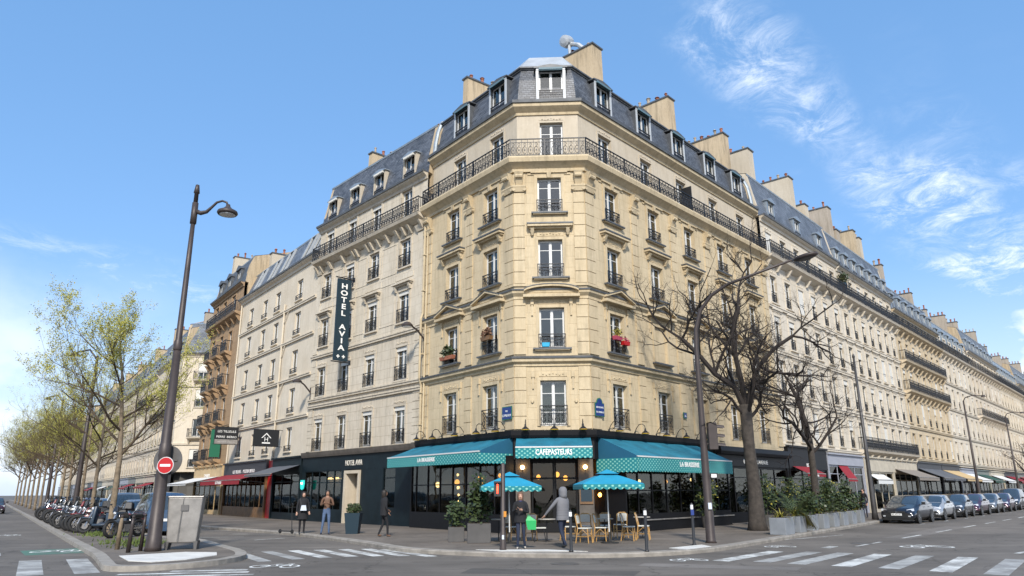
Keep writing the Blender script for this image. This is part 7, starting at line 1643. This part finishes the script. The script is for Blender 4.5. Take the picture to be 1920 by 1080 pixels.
person('woman in black with blue scarf holding up a phone, green bag on her arm', .22, 22.6, .12, R(0), 1.60, dict(elL=(-.24, -.05, 1.12), wrL=(-.14, -.27, 1.22), elR=(.25, -.02, 1.10), wrR=(.06, -.26, 1.18), knL=(-.08, -.06, .49), anL=(-.10, -.05, .09), knR=(.10, .0, .48), anR=(.13, .06, .10)),
    dict(skin='skin', top='black_cloth', legs='navy_cloth', shoe='shoe'), 'brown_cloth', True, coat=('black_cloth', .80, .21), extra=bag)
person('man in a grey hooded down coat and dark trousers walking away from the camera', 1.50, 22.9, .12, R(-140), 1.72, dict(elL=(-.28, -.06, 1.12), wrL=(-.32, -.20, .92), elR=(.33, -.18, 1.14), wrR=(.38, -.36, .95), knL=(-.10, -.14, .50), anL=(-.10, -.06, .09), knR=(.10, .02, .48), anR=(.12, .22, .13)),
    dict(skin='skin', top='grey_cloth', legs='navy_cloth', shoe='plastic'), None, hood='grey_cloth', coat=('grey_cloth', .80, .235), wide=1.12)
person('dark clothed person walking past the left end of the cafe glass', -4.98, 29.1, .12, R(120), 1.70, dict(stand, elL=(-.24, .03, 1.12), wrL=(-.24, -.08, .92), elR=(.24, -.02, 1.12), wrR=(.2, -.2, 1.0), knL=(-.09, -.12, .5), anL=(-.09, -.14, .09), anR=(.09, .16, .10)),
    dict(skin='skin_d', top='black_cloth', legs='black_cloth', shoe='brown_cloth'), 'hair', True, coat=('black_cloth', .78, .2))
person('man in blue jeans and brown vest looking at his phone by the hotel window', -7.62, 30.8, .12, R(8), 1.72, dict(elL=(-.25, .02, 1.13), wrL=(-.10, -.24, 1.22), elR=(.25, .02, 1.13), wrR=(.10, -.24, 1.20), knL=(-.12, -.02, .48), anL=(-.17, .0, .09), knR=(.11, -.02, .48), anR=(.13, .0, .09)),
    dict(skin='skin_d', top='brown_cloth', legs='jeans', shoe='navy_cloth'), 'hair')
def wbag(Mx, t):
    g = thing('handbag', 'small pale handbag on the back of the woman in the long black coat', 'bag', Mx @ Matrix.Translation((0, -.22, .95))); b = MB(); b.taper((0, 0, 0), (.13, .05), (0, 0, .22), (.09, .04)); b.build('bag_body', M['sticker'], WM[g], g); s = MB(); s.tube([(-.09, 0, .2), (-.16, .1, .5), (0, .15, .56)], .008, 4); s.build('strap', M['plastic'], WM[g], g)
person('woman in a long black coat with a pale handbag left of the hotel windows', -8.85, 31.7, .12, R(20), 1.66, dict(stand, elL=(-.25, .0, 1.12), wrL=(-.26, -.10, .9), elR=(.25, .0, 1.12), wrR=(.26, -.12, .92)), dict(skin='skin', top='black_cloth', legs='black_cloth', shoe='plastic'), 'hair', True, coat=('black_cloth', .58, .24), extra=wbag)
for i, (tt, of, a, lb) in enumerate([(3.0, 2.6, 30, 'person in dark clothes standing behind the first parked car'), (4.2, 3.0, -60, 'person in black standing farther behind the second parked car')]):
    p = RS(tt, of); person(lb, p[0], p[1], .12, R(a), 1.7, dict(stand, elL=(-.24, 0, 1.12), wrL=(-.2, -.15, .95), elR=(.24, 0, 1.12), wrR=(.24, -.05, .88)), dict(skin='skin', top='black_cloth', legs='navy_cloth', shoe='plastic'), 'hair')
# kick scooter beside the woman in the long coat
Mx = T(-9.5, 31.6, .12, R(60)); t = thing('kick_scooter', 'slim kick scooter standing left of the woman in the long coat', 'scooter', Mx)
b = MB(); b.box(-.07, .07, -.35, .25, .08, .12); b.build('deck', M['plastic'], Mx, t); b = MB(); b.tube([(0, -.38, .1), (0, -.30, 1.05)], .018, 6); b.tube([(-.2, -.30, 1.05), (.2, -.30, 1.05)], .016, 6); b.build('handlebar', M['plastic'], Mx, t)
for y in (-.4, .3): b = MB(); b.lathe([(.08, -.02), (.09, 0), (.08, .02)], 12, M=Matrix.Translation((0, y, .09)) @ Matrix.Rotation(R(90), 4, 'Y')); b.build('wheel', M['rubber'], Mx, t)
# small signs by the hotel window
Mx = fh.F; 
t = thing('window_sign', 'glowing turquoise shield shaped sign in the hotel window', 'sign', Mx @ Matrix.Translation((.75, -.45, 2.25)))
b = MB(); b.prism([(-.24, .0), (-.17, -.26), (0, -.33), (.17, -.26), (.24, 0), (.22, .24), (-.22, .24)], -.03, .03, Matrix.Rotation(R(90), 4, 'X')); M['teal_lit'] = mat('teal sign', (.02, .42, .38), .5, emit=(.02, .55, .48), estr=.6); b.build('shield', M['teal_lit'], WM[t], t)
MB().ball((0, -.05, .06), .05, 8).build('bulb', M['lamp_on'], WM[t], t)
b = MB(); b.box(-.015, .015, 0, .45, .1, .13); b.build('bracket', M['iron'], WM[t], t)
# antennas
for i, (f_, u, y, z, lb) in enumerate([(FR, 11.3+8.6, 3.0, 25.0, 'thin television antenna beyond the third right chimney'), (FR, 5.6, 3.2, 23.3, 'thin rooftop antenna between the first two right chimneys'), (fw, 10.4, 3.0, 21.2, 'white rooftop antenna on the cream building chimney')]):
    Mx = f_.F @ Matrix.Translation((u, y, z)); t = thing('antenna', lb, 'antenna', Mx); b = MB(); b.tube([(0, 0, 0), (0, 0, 1.5)], .015, 4); b.tube([(-.5, 0, 1.4), (.6, 0, 1.5)], .010, 4); [b.tube([(-.4+k*.2, -.18, 1.41+k*.02), (-.4+k*.2, .18, 1.41+k*.02)], .007, 3) for k in range(5)]; b.build('mast', M['steel'], Mx, t)
